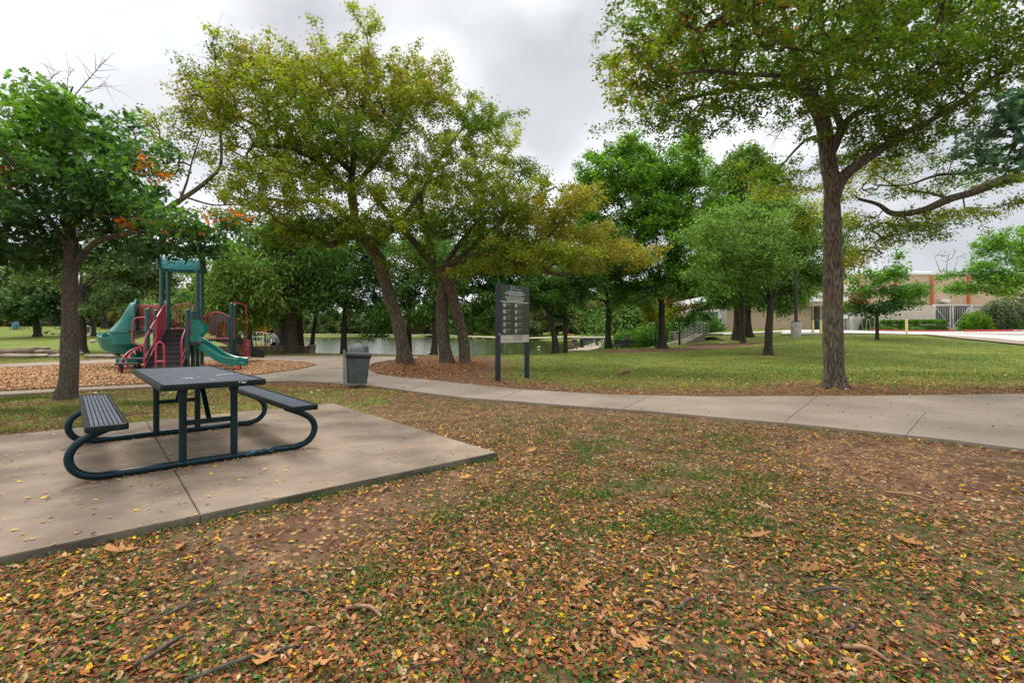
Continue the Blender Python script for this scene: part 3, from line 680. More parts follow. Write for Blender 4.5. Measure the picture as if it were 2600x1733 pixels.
    # leaves along the thin twigs
    if nleaf:
        thin = np.where(rb < tip * 3.6)[0]
        ln = np.linalg.norm(arr[ch[thin]] - arr[pr[thin]], axis=1); istip = (~has[ch[thin]]) * 1.0
        w2 = ln * (1 + 1.2 * istip); w2 /= w2.sum()
        e_ = thin[rng.choice(len(thin), nleaf, p=w2)]; tt_ = rng.random((nleaf, 1))
        A_ = arr[pr[e_]]; B_ = arr[ch[e_]]
        P = A_ + (B_ - A_) * tt_ + rng.normal(size=(nleaf, 3)) * spread * np.array([1, 1, .75])
        if hang: P[:, 2] -= np.abs(rng.normal(size=nleaf)) * hang * .6
        V_, F_, kk = leaf_geo(P, size, rng, tm, droop, flat, dirs=None)
        colr = np.zeros((nleaf, 3)); pk = np.array([npal[i] for i in ch[e_]])
        for pname in set(pk):
            ms = pk == pname; colr[ms] = pal_pick(pname, ms.sum(), rng)
        # each spray of leaves has its own tone
        tone = rng.normal(size=cnt) * .16; colr *= np.exp(tone[ch[e_]])[:, None]
        c_ = np.repeat(colr, kk, axis=0)
        me = np_mesh('crown', V_ - o3, F_, c_)
        link('crown', me, M[leafmat]).parent = root
    return root

# --- the leaning tree by the path and the forked tree beside it
ZA = 19.6
def z(l, Z): return [(a, b, Z) if len(p) == 2 else p for p in l for a, b in [p[:2]]]
tree('leaning_elm', 'tall yellow-green elm whose single trunk leans left behind the bin', 
     [(1028,921,ZA),(1026,905,ZA),(1023,885,ZA),(1017,851,ZA),(1007,802,ZA),(988,754,ZA-.1),(976,705,ZA-.2),(961,657,ZA-.4),(937,621,ZA-.6),(913,600,ZA-.8)], .29, .215,
     [([(937,612,ZA-.6),(968,603,ZA-.9),(1000,577,ZA-1.3),(1040,530,ZA-1.6),(1080,470,ZA-2)], .16, .05),
      ([(918,606,ZA-.8),(900,545,ZA-1),(892,473,ZA-1.3),(896,429,ZA-1.5),(901,348,ZA-1.6),(925,250,ZA-1.8),(930,150,ZA-2)], .17, .03),
      ([(894,490,ZA-1.3),(843,446,ZA-2),(800,405,ZA-2.5),(754,384,ZA-3),(700,372,ZA-3.5),(640,372,ZA-4)], .10, .03),
      ([(896,440,ZA-1.4),(830,380,ZA-2),(790,310,ZA-2),(770,240,ZA-2)], .08, .02),
      ([(920,604,ZA-.8),(880,600,ZA-1.5),(838,622,ZA-2),(800,596,ZA-2.6),(760,585,ZA-3),(700,560,ZA-3.4)], .13, .035),
      ([(900,590,ZA-.8),(870,540,ZA-2.3),(820,510,ZA-3.2),(740,512,ZA-4),(650,500,ZA-4.5)], .09, .03),
      ([(905,470,ZA-1.2),(960,400,ZA-.5),(1010,330,ZA),(1040,250,ZA)], .09, .03)],
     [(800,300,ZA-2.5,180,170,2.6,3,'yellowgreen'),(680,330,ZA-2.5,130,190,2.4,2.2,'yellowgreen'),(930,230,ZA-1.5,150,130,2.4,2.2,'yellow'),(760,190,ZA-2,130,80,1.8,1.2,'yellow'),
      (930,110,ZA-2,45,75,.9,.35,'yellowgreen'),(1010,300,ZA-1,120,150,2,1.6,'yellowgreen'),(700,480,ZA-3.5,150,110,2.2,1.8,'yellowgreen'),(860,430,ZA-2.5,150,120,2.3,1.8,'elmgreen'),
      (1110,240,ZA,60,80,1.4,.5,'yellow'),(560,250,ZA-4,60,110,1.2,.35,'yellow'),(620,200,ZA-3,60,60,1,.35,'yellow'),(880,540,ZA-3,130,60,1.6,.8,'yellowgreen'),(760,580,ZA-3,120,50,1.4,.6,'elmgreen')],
     2700, 122000, .083, 'quad', 'bark_elm', 11, 'elms beside the path', spread=.11, clump=.8, cl=20, lk=1.3, pexp=.5, tip=.0065, flatc=.45, attach_from=.93,
     deadlimbs=[([(560,300,ZA-4),(552,220,ZA-4),(545,150,ZA-4),(540,100,ZA-4)], .03, .008)])
tree('forked_elm', 'spreading yellow-green elm whose two grey trunks join in a fork with a sawn orange stub',
     [(1136,920,19.9),(1132,900,19.9),(1126,863,19.9),(1123,802,19.9),(1123,754,19.9),(1127,715,19.9),(1132,690,19.8)], .285, .22,
     [([(1179,922,19.9),(1179,905,19.9),(1177,863,19.9),(1162,802,19.8),(1150,754,19.7),(1140,717,19.6),(1136,686,19.5)], .20, .155),
      ([(1130,700,19.8),(1109,690,19.6),(1088,656,19.3),(1046,608,19),(1014,574,18.7),(968,518,18.3),(930,470,18)], .18, .05),
      ([(1134,690,19.6),(1145,672,19.4),(1167,664,19.2),(1203,650,19),(1237,644,18.8),(1271,654,18.5),(1300,667,18.2),(1366,674,17.8),(1400,693,17.5),(1450,698,17.2)], .15, .045),
      ([(1237,646,18.8),(1290,610,18.4),(1325,636,18.1),(1370,640,17.8),(1394,600,17.5),(1430,560,17.2)], .08, .025),
      ([(1100,668,19.4),(1085,590,19.6),(1070,500,19.8),(1120,400,20),(1180,320,20)], .12, .03),
      ([(1120,690,19.7),(1180,600,19.6),(1250,520,19.5),(1300,450,19.3)], .09, .025),
      ([(1150,668,19.3),(1240,590,19),(1320,520,18.6),(1400,480,18.2)], .07, .02)],
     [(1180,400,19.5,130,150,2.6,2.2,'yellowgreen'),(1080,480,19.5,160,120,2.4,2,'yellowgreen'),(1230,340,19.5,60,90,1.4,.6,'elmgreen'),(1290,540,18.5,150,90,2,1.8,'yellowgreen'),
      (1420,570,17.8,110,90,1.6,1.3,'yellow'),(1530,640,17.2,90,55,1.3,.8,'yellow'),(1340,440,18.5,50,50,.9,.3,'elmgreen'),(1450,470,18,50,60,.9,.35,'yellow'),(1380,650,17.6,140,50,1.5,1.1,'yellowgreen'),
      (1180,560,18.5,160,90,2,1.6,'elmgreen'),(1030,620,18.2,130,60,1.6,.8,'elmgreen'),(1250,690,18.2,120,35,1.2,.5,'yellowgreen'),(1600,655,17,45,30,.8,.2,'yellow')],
     2300, 104000, .082, 'quad', 'bark_elm', 23, 'elms beside the path', spread=.11, clump=.8, cl=20, lk=1.3, pexp=.5, tip=.0065, flatc=.45, attach_from=.95)
# the stub and the old wounds on those trunks
mb = MB()
p = W(1137, 684, 19.25); mb.tube([p + Vector((0, .25, -.05)), p, p + Vector((.0, -.05, 0))], [.10, .10, .085], 12)
st = mb.build('branch_stub', pmat('cut_wood', (.52, .28, .10), .85, scale=14, c2=(.30, .14, .05)), smooth=True)
fe = bpy.data.objects['forked_elm']; st.parent = fe; st.matrix_parent_inverse = Matrix.Translation(-fe.location)

# --- the big elm on the right
ZC = 10.9
tree('broad_elm', 'large elm with a tall straight furrowed trunk beside the path on the right', 
     [(2117,988,ZC),(2117,975,ZC),(2117,955,ZC),(2116,900,ZC),(2115,840,ZC),(2115,768,ZC),(2114,650,ZC),(2114,561,ZC),(2111,467,ZC),(2103,421,ZC),(2098,360,ZC),(2090,310,ZC),(2068,265,ZC-.05),(2052,234,ZC-.1)], .235, .135,
     [([(2118,500,ZC),(2132,462,ZC),(2150,440,ZC-.1),(2173,421,ZC-.2),(2225,388,ZC-.3),(2271,351,ZC-.4),(2341,318,ZC-.5),(2435,262,ZC-.6),(2520,200,ZC-.6),(2620,130,ZC-.6)], .105, .03),
      ([(2104,400,ZC),(2128,350,ZC-.1),(2136,320,ZC-.15),(2117,271,ZC-.3),(2100,180,ZC-.6),(2090,90,ZC-.9),(2080,-20,ZC-1.3)], .085, .03),
      ([(2136,325,ZC-.15),(2154,304,ZC-.3),(2190,280,ZC-.5),(2225,262,ZC-.7),(2290,225,ZC-1),(2380,160,ZC-1.4)], .06, .02),
      ([(2060,250,ZC-.1),(2020,225,ZC-.3),(1960,215,ZC-.7),(1880,222,ZC-1.1),(1790,240,ZC-1.5),(1700,262,ZC-1.9)], .075, .018),
      ([(2056,240,ZC-.1),(2040,190,ZC-.3),(2010,120,ZC-.7),(1990,30,ZC-1.2),(1960,-60,ZC-1.6)], .08, .03),
      ([(2040,228,ZC-.2),(1990,195,ZC-1.0),(1900,190,ZC-2.0),(1800,180,ZC-2.6),(1720,190,ZC-3.2)], .05, .015),
      ([(2100,380,ZC),(2060,350,ZC+.6),(2020,380,ZC+1.2),(1970,440,ZC+1.6)], .04, .012),
      ([(2090,310,ZC),(2120,200,ZC+1),(2180,80,ZC+1.8),(2230,-40,ZC+2.5)], .07, .02),
      ([(2010,120,ZC-.7),(1920,60,ZC-2),(1840,10,ZC-3),(1760,-20,ZC-3.8)], .045, .015)],
     [(1950,110,ZC-1.6,200,140,1.9,2.6,'elmgreen'),(1770,70,ZC-3.4,150,110,1.3,1.4,'elmgreen'),(1780,40,ZC-3.4,140,70,1.0,.4,'elmorange'),(1800,230,ZC-1.8,160,75,1.2,1.3,'elmgreen'),(1650,110,ZC-3.6,70,110,.9,.5,'elmorange'),(1660,200,ZC-3,90,60,.9,.45,'yellowgreen'),
      (2150,60,ZC-.8,200,130,2,2.6,'elmgreen'),(2380,80,ZC-.8,200,150,2,2.6,'elmgreen'),(2250,230,ZC-.8,180,100,1.5,1.9,'elmgreen'),(2420,260,ZC-.4,160,110,1.4,1.4,'elmgreen'),(1730,290,ZC-1.2,120,45,.9,.6,'elmgreen'),
      (2050,440,ZC+1.0,90,60,.9,.55,'elmgreen'),(2000,480,ZC+1.4,80,45,.9,.4,'yellowgreen'),(2230,340,ZC-.2,120,60,1.1,.8,'elmgreen'),(2560,120,ZC-.6,120,180,1.8,2.1,'elmgreen'),(2470,210,ZC-.2,130,80,1.2,.9,'elmgreen'),(2160,390,ZC+.3,60,40,.7,.3,'elmgreen'),
      (2000,-60,ZC-1.5,320,90,2.4,2.2,'elmgreen'),(2350,-80,ZC-1,280,100,2.2,1.8,'elmgreen'),(1880,40,ZC-4.2,160,60,.8,.4,'elmorange'),(2250,40,ZC-3.4,200,80,.9,.8,'elmgreen')],
     3200, 138000, .060, 'oval', 'bark_elm', 5, None, spread=.075, clump=.9, cl=22, lk=1.35, pexp=.52, flatc=.38, flare=.85, attach_from=.86, seg=.26, k=24, flat=.5, tip=.0050, flare_h=.20,
     deadlimbs=[([(2050,290,ZC-.3),(2010,310,ZC-.5),(1970,330,ZC-.7),(1940,350,ZC-.9)], .012, .004),([(2040,280,ZC-.3),(2010,290,ZC-.6),(1985,330,ZC-.8),(1965,360,ZC-1)], .010, .003)])
# --- an elm and an oak standing just to the right, only their limbs are in view
ZD = 12.5
tree('reaching_elm', 'elm outside the right edge whose long bare-bellied limb sweeps in under the canopy',
     [(2960,960,ZD),(2960,900,ZD),(2950,700,ZD),(2930,560,ZD),(2900,470,ZD)], .32, .22,
     [([(2900,490,ZD),(2760,440,ZD),(2600,449,ZD),(2528,463,ZD),(2470,488,ZD),(2412,505,ZD),(2350,532,ZD),(2295,542,ZD),(2260,540,ZD),(2229,519,ZD),(2180,505,ZD)], .12, .025),
      ([(2600,447,ZD),(2540,430,ZD-.3),(2460,440,ZD-.4),(2380,445,ZD-.5),(2300,470,ZD-.4),(2220,470,ZD-.2)], .04, .012),
      ([(2412,505,ZD),(2360,490,ZD+.4),(2290,480,ZD+.7),(2220,440,ZD+1)], .03, .012)],
     [(2290,590,ZD,150,50,1.0,1.3,'elmgreen'),(2200,500,ZD+.3,90,90,1,1.0,'yellowgreen'),(2420,545,ZD,140,45,1,1.1,'yellowgreen'),(2330,440,ZD,170,50,1.1,1.0,'elmgreen'),(2520,490,ZD,100,60,1,.7,'elmgreen'),(2180,620,ZD+.3,70,60,.8,.55,'yellow'),(2230,400,ZD+.6,90,40,.8,.5,'elmorange'),(2780,250,ZD,200,160,2,1,'elmgreen')],
     900, 22000, .058, 'oval', 'bark_elm', 8, None, cl=18, lk=1.5, flatc=.4, pexp=.5, spread=.085, clump=.5, attach_from=.9, seg=.26, tip=.0038)
tree('corner_oak', 'lobed-leaved oak whose dark blue-green sprays hang in at the right edge',
     [(3060,1100,8.0),(3060,1000,8.0),(3055,700,8.0),(3050,400,8.0),(3030,200,8.0)], .2, .12,
     [([(3045,380,8),(2900,330,8),(2750,330,8),(2640,320,8),(2560,330,8),(2480,350,8)], .05, .010),([(3045,300,8),(2900,240,8),(2760,220,8),(2660,240,8),(2580,270,8)], .05, .010)],
     [(2560,330,8,85,75,.6,1.6,'bluegreen'),(2640,250,8,70,60,.6,.8,'bluegreen'),(2600,400,8,50,35,.4,.4,'bluegreen'),(2850,250,8,160,120,.8,1.0,'bluegreen')],
     260, 1700, .14, 'lobed', 'bark_oak', 9, None, spread=.09, clump=.5, attach_from=.9, seg=.25, flat=.35)

# --- the red oak on the left
ZO = 9.1
tree('red_oak', 'bright green lobed-leaved oak with one orange-tipped low branch beside the picnic table',
     [(166,1014,ZO),(167,1000,ZO),(172,980,ZO),(177,930,ZO),(177,860,ZO),(177,780,ZO),(178,720,ZO),(179,660,ZO),(180,600,ZO)], .155, .105,
     [([(180,690,ZO),(205,655,ZO-.1),(240,618,ZO-.2),(290,598,ZO-.3),(350,590,ZO-.5),(420,588,ZO-.8),(480,592,ZO-1),(540,604,ZO-1.1)], .065, .014),
      ([(180,610,ZO),(165,520,ZO),(155,430,ZO),(150,340,ZO),(165,270,ZO),(185,220,ZO)], .075, .012),
      ([(178,640,ZO),(130,560,ZO-.3),(70,480,ZO-.6),(20,400,ZO-.9),(-60,330,ZO-1.1)], .055, .015),
      ([(180,590,ZO),(230,500,ZO+.4),(280,420,ZO+.6),(330,360,ZO+.8)], .05, .012),
      ([(178,650,ZO),(120,620,ZO+.5),(40,590,ZO+.8),(-60,570,ZO+1)], .045, .012),
      ([(160,470,ZO),(110,400,ZO+.3),(50,330,ZO+.3),(-20,290,ZO+.3)], .04, .012)],
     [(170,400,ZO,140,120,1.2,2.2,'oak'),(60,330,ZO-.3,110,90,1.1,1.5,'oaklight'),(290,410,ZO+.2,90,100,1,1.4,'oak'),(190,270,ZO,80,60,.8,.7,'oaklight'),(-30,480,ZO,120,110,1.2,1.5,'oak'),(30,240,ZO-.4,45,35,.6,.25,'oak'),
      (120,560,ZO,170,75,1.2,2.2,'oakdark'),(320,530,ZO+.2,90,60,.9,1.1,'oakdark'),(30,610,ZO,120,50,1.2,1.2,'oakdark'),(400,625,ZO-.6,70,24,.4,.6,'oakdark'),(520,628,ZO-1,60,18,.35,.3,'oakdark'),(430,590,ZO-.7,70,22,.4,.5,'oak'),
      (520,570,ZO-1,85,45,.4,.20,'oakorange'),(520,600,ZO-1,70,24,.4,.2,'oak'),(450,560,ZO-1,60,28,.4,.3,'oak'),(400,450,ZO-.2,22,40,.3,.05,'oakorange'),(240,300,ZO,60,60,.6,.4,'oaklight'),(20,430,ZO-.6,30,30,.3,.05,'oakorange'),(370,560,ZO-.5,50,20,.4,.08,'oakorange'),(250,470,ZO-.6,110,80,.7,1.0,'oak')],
     1100, 18500, .120, 'lobed', 'bark_oak', 31, None, spread=.10, clump=.75, cl=16, flatc=.6, attach_from=.9, seg=.24, flat=.35, flare=.55, droop=.35, k=20, flare_h=.22,
     deadlimbs=[([(165,290,ZO),(140,250,ZO),(80,220,ZO),(30,190,ZO)], .012, .004),([(170,270,ZO),(200,230,ZO),(235,190,ZO),(268,152,ZO)], .012, .004),([(130,260,ZO),(125,215,ZO),(140,190,ZO),(160,180,ZO)], .006, .003),([(172,250,ZO),(172,200,ZO),(190,172,ZO)], .006, .003),([(215,235,ZO),(245,225,ZO),(272,208,ZO)], .006, .003)])
# --- the half bare limb beyond the oak
ZL = 15.0
tree('leaning_limb_tree', 'thin-leaved elm leaning in behind the red oak, its knotted limb rising to the right',
     [(-420,960,ZL),(-380,820,ZL),(-200,720,ZL),(50,640,ZL),(250,590,ZL),(396,552,ZL)], .26, .10,
     [([(396,552,ZL),(440,520,ZL),(470,500,ZL),(500,480,ZL),(530,455,ZL),(555,430,ZL),(562,400,ZL),(560,340,ZL),(555,270,ZL),(550,200,ZL),(545,120,ZL)], .10, .012),
      ([(452,520,ZL),(475,460,ZL),(490,400,ZL),(515,330,ZL)], .045, .012),
      ([(470,500,ZL),(540,520,ZL-.3),(620,520,ZL-.5),(700,540,ZL-.6)], .035, .012)],
     [(430,330,ZL,55,50,.9,.8,'yellowgreen'),(500,260,ZL,50,110,.9,1.1,'yellow'),(545,190,ZL,50,60,.7,.5,'elmgreen'),(440,400,ZL,60,50,.9,.8,'elmgreen'),(560,330,ZL,60,80,.9,1,'yellowgreen'),(480,470,ZL,50,40,.7,.35,'yellowgreen')],
     420, 6500, .078, 'quad', 'bark_elm', 41, None, spread=.12, clump=.5, attach_from=.97, seg=.3, tip=.0055,
     deadlimbs=[([(548,150,ZL),(540,110,ZL),(545,75,ZL)], .010, .004),([(548,150,ZL),(575,120,ZL),(588,90,ZL)], .010, .004),([(690,540,ZL-.6),(710,530,ZL-.6),(735,560,ZL-.6)], .012, .004),([(610,415,ZL-.3),(660,410,ZL-.5),(560,420,ZL)], .014, .006)])
# ---------------------------------------------------------------- trees farther off
def mtree(name, label, px, Z, r, fork, blobs, natt, nleaf, size, seed, tm='quad', bark='bark_dark', group=None, lean=0, top=None, nl=5, **kw):
    """px,Z: foot; fork: row where the limbs part; top: (px,py) where the leader ends"""
    g = GP(px, Z); py0 = YH - (g.z - CH) * FPX / Z
    tr = [(px, py0, Z), (px + lean * .05, py0 - (py0 - fork) * .3, Z), (px + lean * .4, py0 - (py0 - fork) * .65, Z), (px + lean, fork, Z)]
    f = (px + lean, fork, Z); rng = random.Random(seed); limbs = []
    r1 = r * .72
    bs = sorted(blobs, key=lambda b_: -b_[6])[:nl]
    for b_ in bs:
        e = (b_[0] + rng.uniform(-.2, .2) * b_[3], b_[1] - .2 * b_[4], b_[2])
        m = (f[0] * .45 + e[0] * .55 + rng.uniform(-6, 6), f[1] * .42 + e[1] * .58 + rng.uniform(-4, 10), (f[2] + e[2]) / 2)
        q = (f[0] * .8 + e[0] * .2 + rng.uniform(-3, 3), f[1] * .74 + e[1] * .26, f[2] * .8 + e[2] * .2)
        limbs.append(([(f[0], f[1] + 4, f[2]), q, m, e], r1 * .62, .02))
    if top: limbs.insert(0, ([(f[0], f[1] + 4, Z), ((f[0] + top[0]) / 2 + 3, (f[1] + top[1]) / 2, Z), (top[0], top[1], Z)], r1 * .8, .03))
    kw.setdefault('seg', .7); kw.setdefault('spread', .2); kw.setdefault('k', 12); kw.setdefault('attach_from', .85); kw.setdefault('tip', .009); kw.setdefault('flare', .7)
    return tree(name, label, tr, r, r1, limbs, blobs, natt, nleaf, size, tm, bark, seed, group, **kw)

# in front of the building
mtree('lawn_tree', 'soft green tree with a two-stemmed dark trunk alone in the middle of the rising lawn', 1951, 23, .19, 770,
  [(1860,600,23,90,80,2,2,'soft'),(1960,530,23.5,90,70,1.8,2,'soft'),(1830,680,22.5,80,50,1.6,1.3,'soft'),(2040,620,23.5,80,80,1.8,1.8,'soft'),(1940,640,22,110,70,1.6,1.6,'soft'),(2110,680,23.5,60,50,1.4,.8,'mid'),(1905,710,23,90,28,1.5,.6,'mid'),(2060,560,24,70,50,1.5,1,'yellowgreen'),(2150,640,23.5,45,40,1.2,.5,'elmgreen')],
  1000, 60000, .10, 51, lean=6, nl=6)
mtree('broad_leaf_tree', 'tall bright green tree with a straight dark trunk beside the hedge and steps', 1680, 32, .26, 770,
  [(1640,470,32,90,90,3,2.4,'bright'),(1740,440,32.5,80,80,3,2,'bright'),(1550,560,32,95,95,2.6,2.2,'bright'),(1700,620,31.5,130,90,3,2.8,'bright'),(1590,690,31,90,50,2.4,1.4,'bright'),(1760,560,32,90,90,2.6,2,'bright'),(1530,440,33,75,80,2.4,1.6,'bright'),(1640,560,31.5,70,60,2,1.2,'bright'),(1620,390,33,60,40,1.6,.7,'bright'),(1730,720,31.5,80,40,2,1,'bright'),(1640,740,30.5,90,30,2,.8,'mid')],
  1700, 105000, .16, 52, nl=7, flare=.9)
# cypresses before the building: three trunks
cyp = dict(tm='strip', droop=1.1, flat=.2, hang=.5, spread=.3, leafmat='leaf_matte', bark='bark_cypress', flare=1.2, flare_h=.7)
mtree('bald_cypress', 'darkest and thickest of the three cypresses on the lawn by the entrance walk', 1872, 38.5, .29, 700,
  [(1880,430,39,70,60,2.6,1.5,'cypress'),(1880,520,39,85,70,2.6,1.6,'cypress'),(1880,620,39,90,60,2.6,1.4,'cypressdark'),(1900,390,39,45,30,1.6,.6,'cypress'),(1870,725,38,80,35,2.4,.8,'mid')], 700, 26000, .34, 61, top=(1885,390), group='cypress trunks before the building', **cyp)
mtree('bald_cypress', 'palest and thinnest cypress trunk of the trio, standing in front of the other two', 1886, 35, .16, 700,
  [(1880,690,35,90,40,2,1,'mid'),(1830,740,35,60,30,1.6,.6,'mid')], 160, 7000, .2, 62, group='cypress trunks before the building', tm='quad', bark='bark_cypress')
mtree('bald_cypress', 'brown cypress right of the trio whose weeping sprays hang before the tan wall', 1898, 40, .27, 700,
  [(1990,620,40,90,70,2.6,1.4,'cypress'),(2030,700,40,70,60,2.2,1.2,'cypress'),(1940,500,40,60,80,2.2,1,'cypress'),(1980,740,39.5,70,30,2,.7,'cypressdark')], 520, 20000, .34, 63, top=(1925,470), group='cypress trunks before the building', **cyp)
mtree('young_maple', 'small round tree with rust-tinged leaves on the lawn before the bike rack', 2227, 29, .10, 800,
  [(2230,720,29,55,35,1.3,1.4,'maple'),(2190,760,29,45,30,1.2,1,'maple'),(2290,750,29,55,35,1.3,1.2,'maple'),(2235,780,28.5,70,22,1.2,1,'oakdark'),(2175,750,28.6,30,30,.8,.35,'rust'),(2330,735,29,40,20,.9,.5,'maple'),(2275,665,29,16,26,.4,.15,'maple'),(2180,705,29,30,20,.8,.3,'maple'),(2330,775,29,30,12,.6,.2,'maple')],
  320, 9000, .15, 53, nl=6, flare=.5)
mtree('street_maple', 'light green layered tree overhanging the red kerb at the far right', 2690, 40, .2, 790,
  [(2560,640,40,80,45,2.4,1.4,'oaklight'),(2470,700,40,60,30,2,1,'maple'),(2620,600,40,80,40,2.4,1.2,'oaklight'),(2560,720,39.5,100,30,2.4,1.3,'bright'),(2440,730,39.5,40,18,1.4,.5,'maple'),(2720,640,40,90,70,2.6,1.2,'oaklight')], 560, 20000, .19, 54, nl=6)
# between the lawn and the lake
mtree('lakeside_oak', 'dark tree with a forked trunk leaning left on the lake bank right of the sign', 1410, 28.5, .20, 800,
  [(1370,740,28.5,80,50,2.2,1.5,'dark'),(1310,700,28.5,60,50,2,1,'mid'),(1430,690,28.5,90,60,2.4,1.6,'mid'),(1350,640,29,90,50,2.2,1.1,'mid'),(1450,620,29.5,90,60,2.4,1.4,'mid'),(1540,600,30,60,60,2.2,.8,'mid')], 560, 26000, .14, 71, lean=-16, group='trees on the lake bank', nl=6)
mtree('lakeside_oak', 'straight slim dark-trunked tree on the lake bank beside the forked leaning one', 1436, 29.5, .14, 790,
  [(1450,740,29.5,70,40,2,1.2,'dark'),(1490,690,29.5,70,50,2,1.2,'mid'),(1410,760,29,50,26,1.5,.6,'mid')], 260, 11000, .14, 72, lean=-2, group='trees on the lake bank')
mtree('lakeside_oak', 'straight dark-trunked tree between the lake walk and the person on the bench', 1544, 34, .24, 770,
  [(1540,700,34,80,50,2.6,1.4,'mid'),(1500,620,34.5,80,60,2.4,1.2,'dark'),(1580,740,34,60,35,2,1,'soft'),(1460,740,34,50,30,1.6,.5,'dark')], 320, 14000, .16, 73, lean=1, group='trees on the lake bank')
mtree('small_tree', 'small V-forked tree standing before the foot of the metal-railed steps', 1725, 35.6, .08, 850,
  [(1690,800,35.6,50,26,1.4,1,'yellowgreen'),(1760,800,36,50,26,1.6,1,'oakdark'),(1730,775,36,60,24,1.6,1,'rust')], 130, 4200, .15, 74, nl=3, flare=.2)
mtree('sapling', 'thin leaning sapling stem just left of the bright green tree by the hedge', 1664, 33.5, .055, 800,
  [(1650,790,33.5,40,26,1,1,'yellowgreen')], 40, 1500, .15, 75, lean=6, nl=2, flare=.1, tip=.006)
mtree('bank_tree', 'dark tree at the water whose leafy branch dips low right of the bin', 873, 29.5, .19, 780,
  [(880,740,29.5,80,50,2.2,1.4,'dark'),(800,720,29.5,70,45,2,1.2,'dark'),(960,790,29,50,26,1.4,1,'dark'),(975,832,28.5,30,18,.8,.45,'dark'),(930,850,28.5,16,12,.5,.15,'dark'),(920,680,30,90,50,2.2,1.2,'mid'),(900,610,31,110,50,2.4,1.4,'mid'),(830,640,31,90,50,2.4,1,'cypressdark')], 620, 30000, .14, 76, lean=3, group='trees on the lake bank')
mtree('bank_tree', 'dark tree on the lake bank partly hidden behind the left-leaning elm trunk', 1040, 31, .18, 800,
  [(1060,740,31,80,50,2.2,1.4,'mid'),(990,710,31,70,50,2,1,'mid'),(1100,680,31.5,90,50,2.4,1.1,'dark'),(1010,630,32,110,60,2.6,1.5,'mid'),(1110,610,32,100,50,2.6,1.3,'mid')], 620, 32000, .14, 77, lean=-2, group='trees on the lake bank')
mtree('bank_tree', 'narrow dark cypress trunk on the lake bank left of the forked elm', 1103, 28.5, .19, 740,
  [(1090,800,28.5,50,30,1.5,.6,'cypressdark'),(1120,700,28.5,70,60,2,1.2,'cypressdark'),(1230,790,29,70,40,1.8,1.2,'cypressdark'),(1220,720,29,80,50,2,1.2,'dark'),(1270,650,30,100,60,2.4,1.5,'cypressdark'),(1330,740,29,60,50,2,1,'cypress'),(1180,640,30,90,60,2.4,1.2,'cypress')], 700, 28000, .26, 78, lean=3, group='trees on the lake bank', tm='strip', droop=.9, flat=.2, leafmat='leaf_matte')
mtree('bank_tree', 'dark curved trunk between the twin cypress and the lake fence', 791, 33, .17, 790,
  [(800,760,33,50,35,1.6,1,'cypressdark'),(780,690,33,80,55,2.4,1.4,'cypressdark'),(850,660,33,80,55,2.4,1.2,'dark')], 340, 13000, .16, 79, lean=14, group='trees on the lake bank')
mtree('pond_cypress', 'massive flared cypress trunk rising in front of the low stone wall', 741, 27.6, .28, 640,
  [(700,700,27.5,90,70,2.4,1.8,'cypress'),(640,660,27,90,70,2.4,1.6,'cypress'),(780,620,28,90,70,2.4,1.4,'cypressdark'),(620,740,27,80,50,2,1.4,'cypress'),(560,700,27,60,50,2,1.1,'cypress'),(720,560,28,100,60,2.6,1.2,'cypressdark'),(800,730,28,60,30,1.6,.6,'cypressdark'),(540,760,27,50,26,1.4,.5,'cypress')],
  1100, 40000, .26, 81, top=(748,560), nl=7, **cyp)
mtree('pond_cypress', 'slimmer cypress trunk pressed against the right side of the massive one', 760, 29.2, .22, 650,
  [(800,690,29.5,60,50,2,1,'cypressdark'),(760,600,29.5,80,50,2,1,'cypressdark')], 220, 8000, .28, 82, top=(765,600), **cyp)
mtree('pond_cypress', 'dark cypress trunk behind the stone wall just left of the massive one', 720, 35, .26, 720,
  [(690,740,35,60,50,2.4,1.2,'cypressdark'),(720,660,35,90,60,2.6,1.2,'cypressdark')], 260, 9000, .32, 83, lean=-8, top=(705,640), **cyp)
mtree('pond_cypress', 'straight thin dark cypress trunk behind the red coil climber', 634, 38, .17, 720,
  [(620,720,38,60,50,2.4,1.2,'cypress'),(600,650,38,80,60,2.6,1.2,'cypress'),(640,790,38,50,30,1.6,.5,'cypress')], 280, 10000, .34, 84, top=(630,640), **cyp)
mtree('pale_tree', 'pale leaning trunk far behind the person kneeling by the fence', 702, 78, .42, 780,
  [(720,760,78,60,30,5,1,'farolive'),(680,730,78,60,30,5,1,'far')], 120, 3500, .5, 85, lean=14, spread=.5, tip=.02)
# on the left lawn
mtree('field_oak', 'dark thick-trunked oak standing on the stone ledge just right of the red oak', 210, 29, .22, 730,
  [(290,700,29,80,60,2.4,1.6,'live'),(200,650,30,90,60,2.6,1.4,'live'),(370,720,30,80,55,2.2,1.6,'live'),(110,690,30,90,50,2.4,1.4,'live'),(330,650,30,90,60,2.4,1.4,'live'),(260,770,29,70,25,1.8,.7,'live'),(430,670,31,70,60,2,1.1,'live')],
  900, 34000, .15, 91, lean=-4, nl=7, group='trees on the left lawn')
mtree('field_oak', 'grey-brown oak on the left lawn with dark low limbs, beside the charcoal grill', 95, 60, .42, 800,
  [(60,740,58,110,50,4.6,1.6,'live'),(130,770,58,80,30,4,1.2,'oakdark'),(0,700,58,100,50,4.6,1.4,'live'),(160,710,60,90,50,4.4,1.2,'live'),(30,790,57,90,16,3.4,.8,'oakdark')], 620, 24000, .3, 92, lean=-8, nl=6, spread=.35, tip=.016, group='trees on the left lawn')
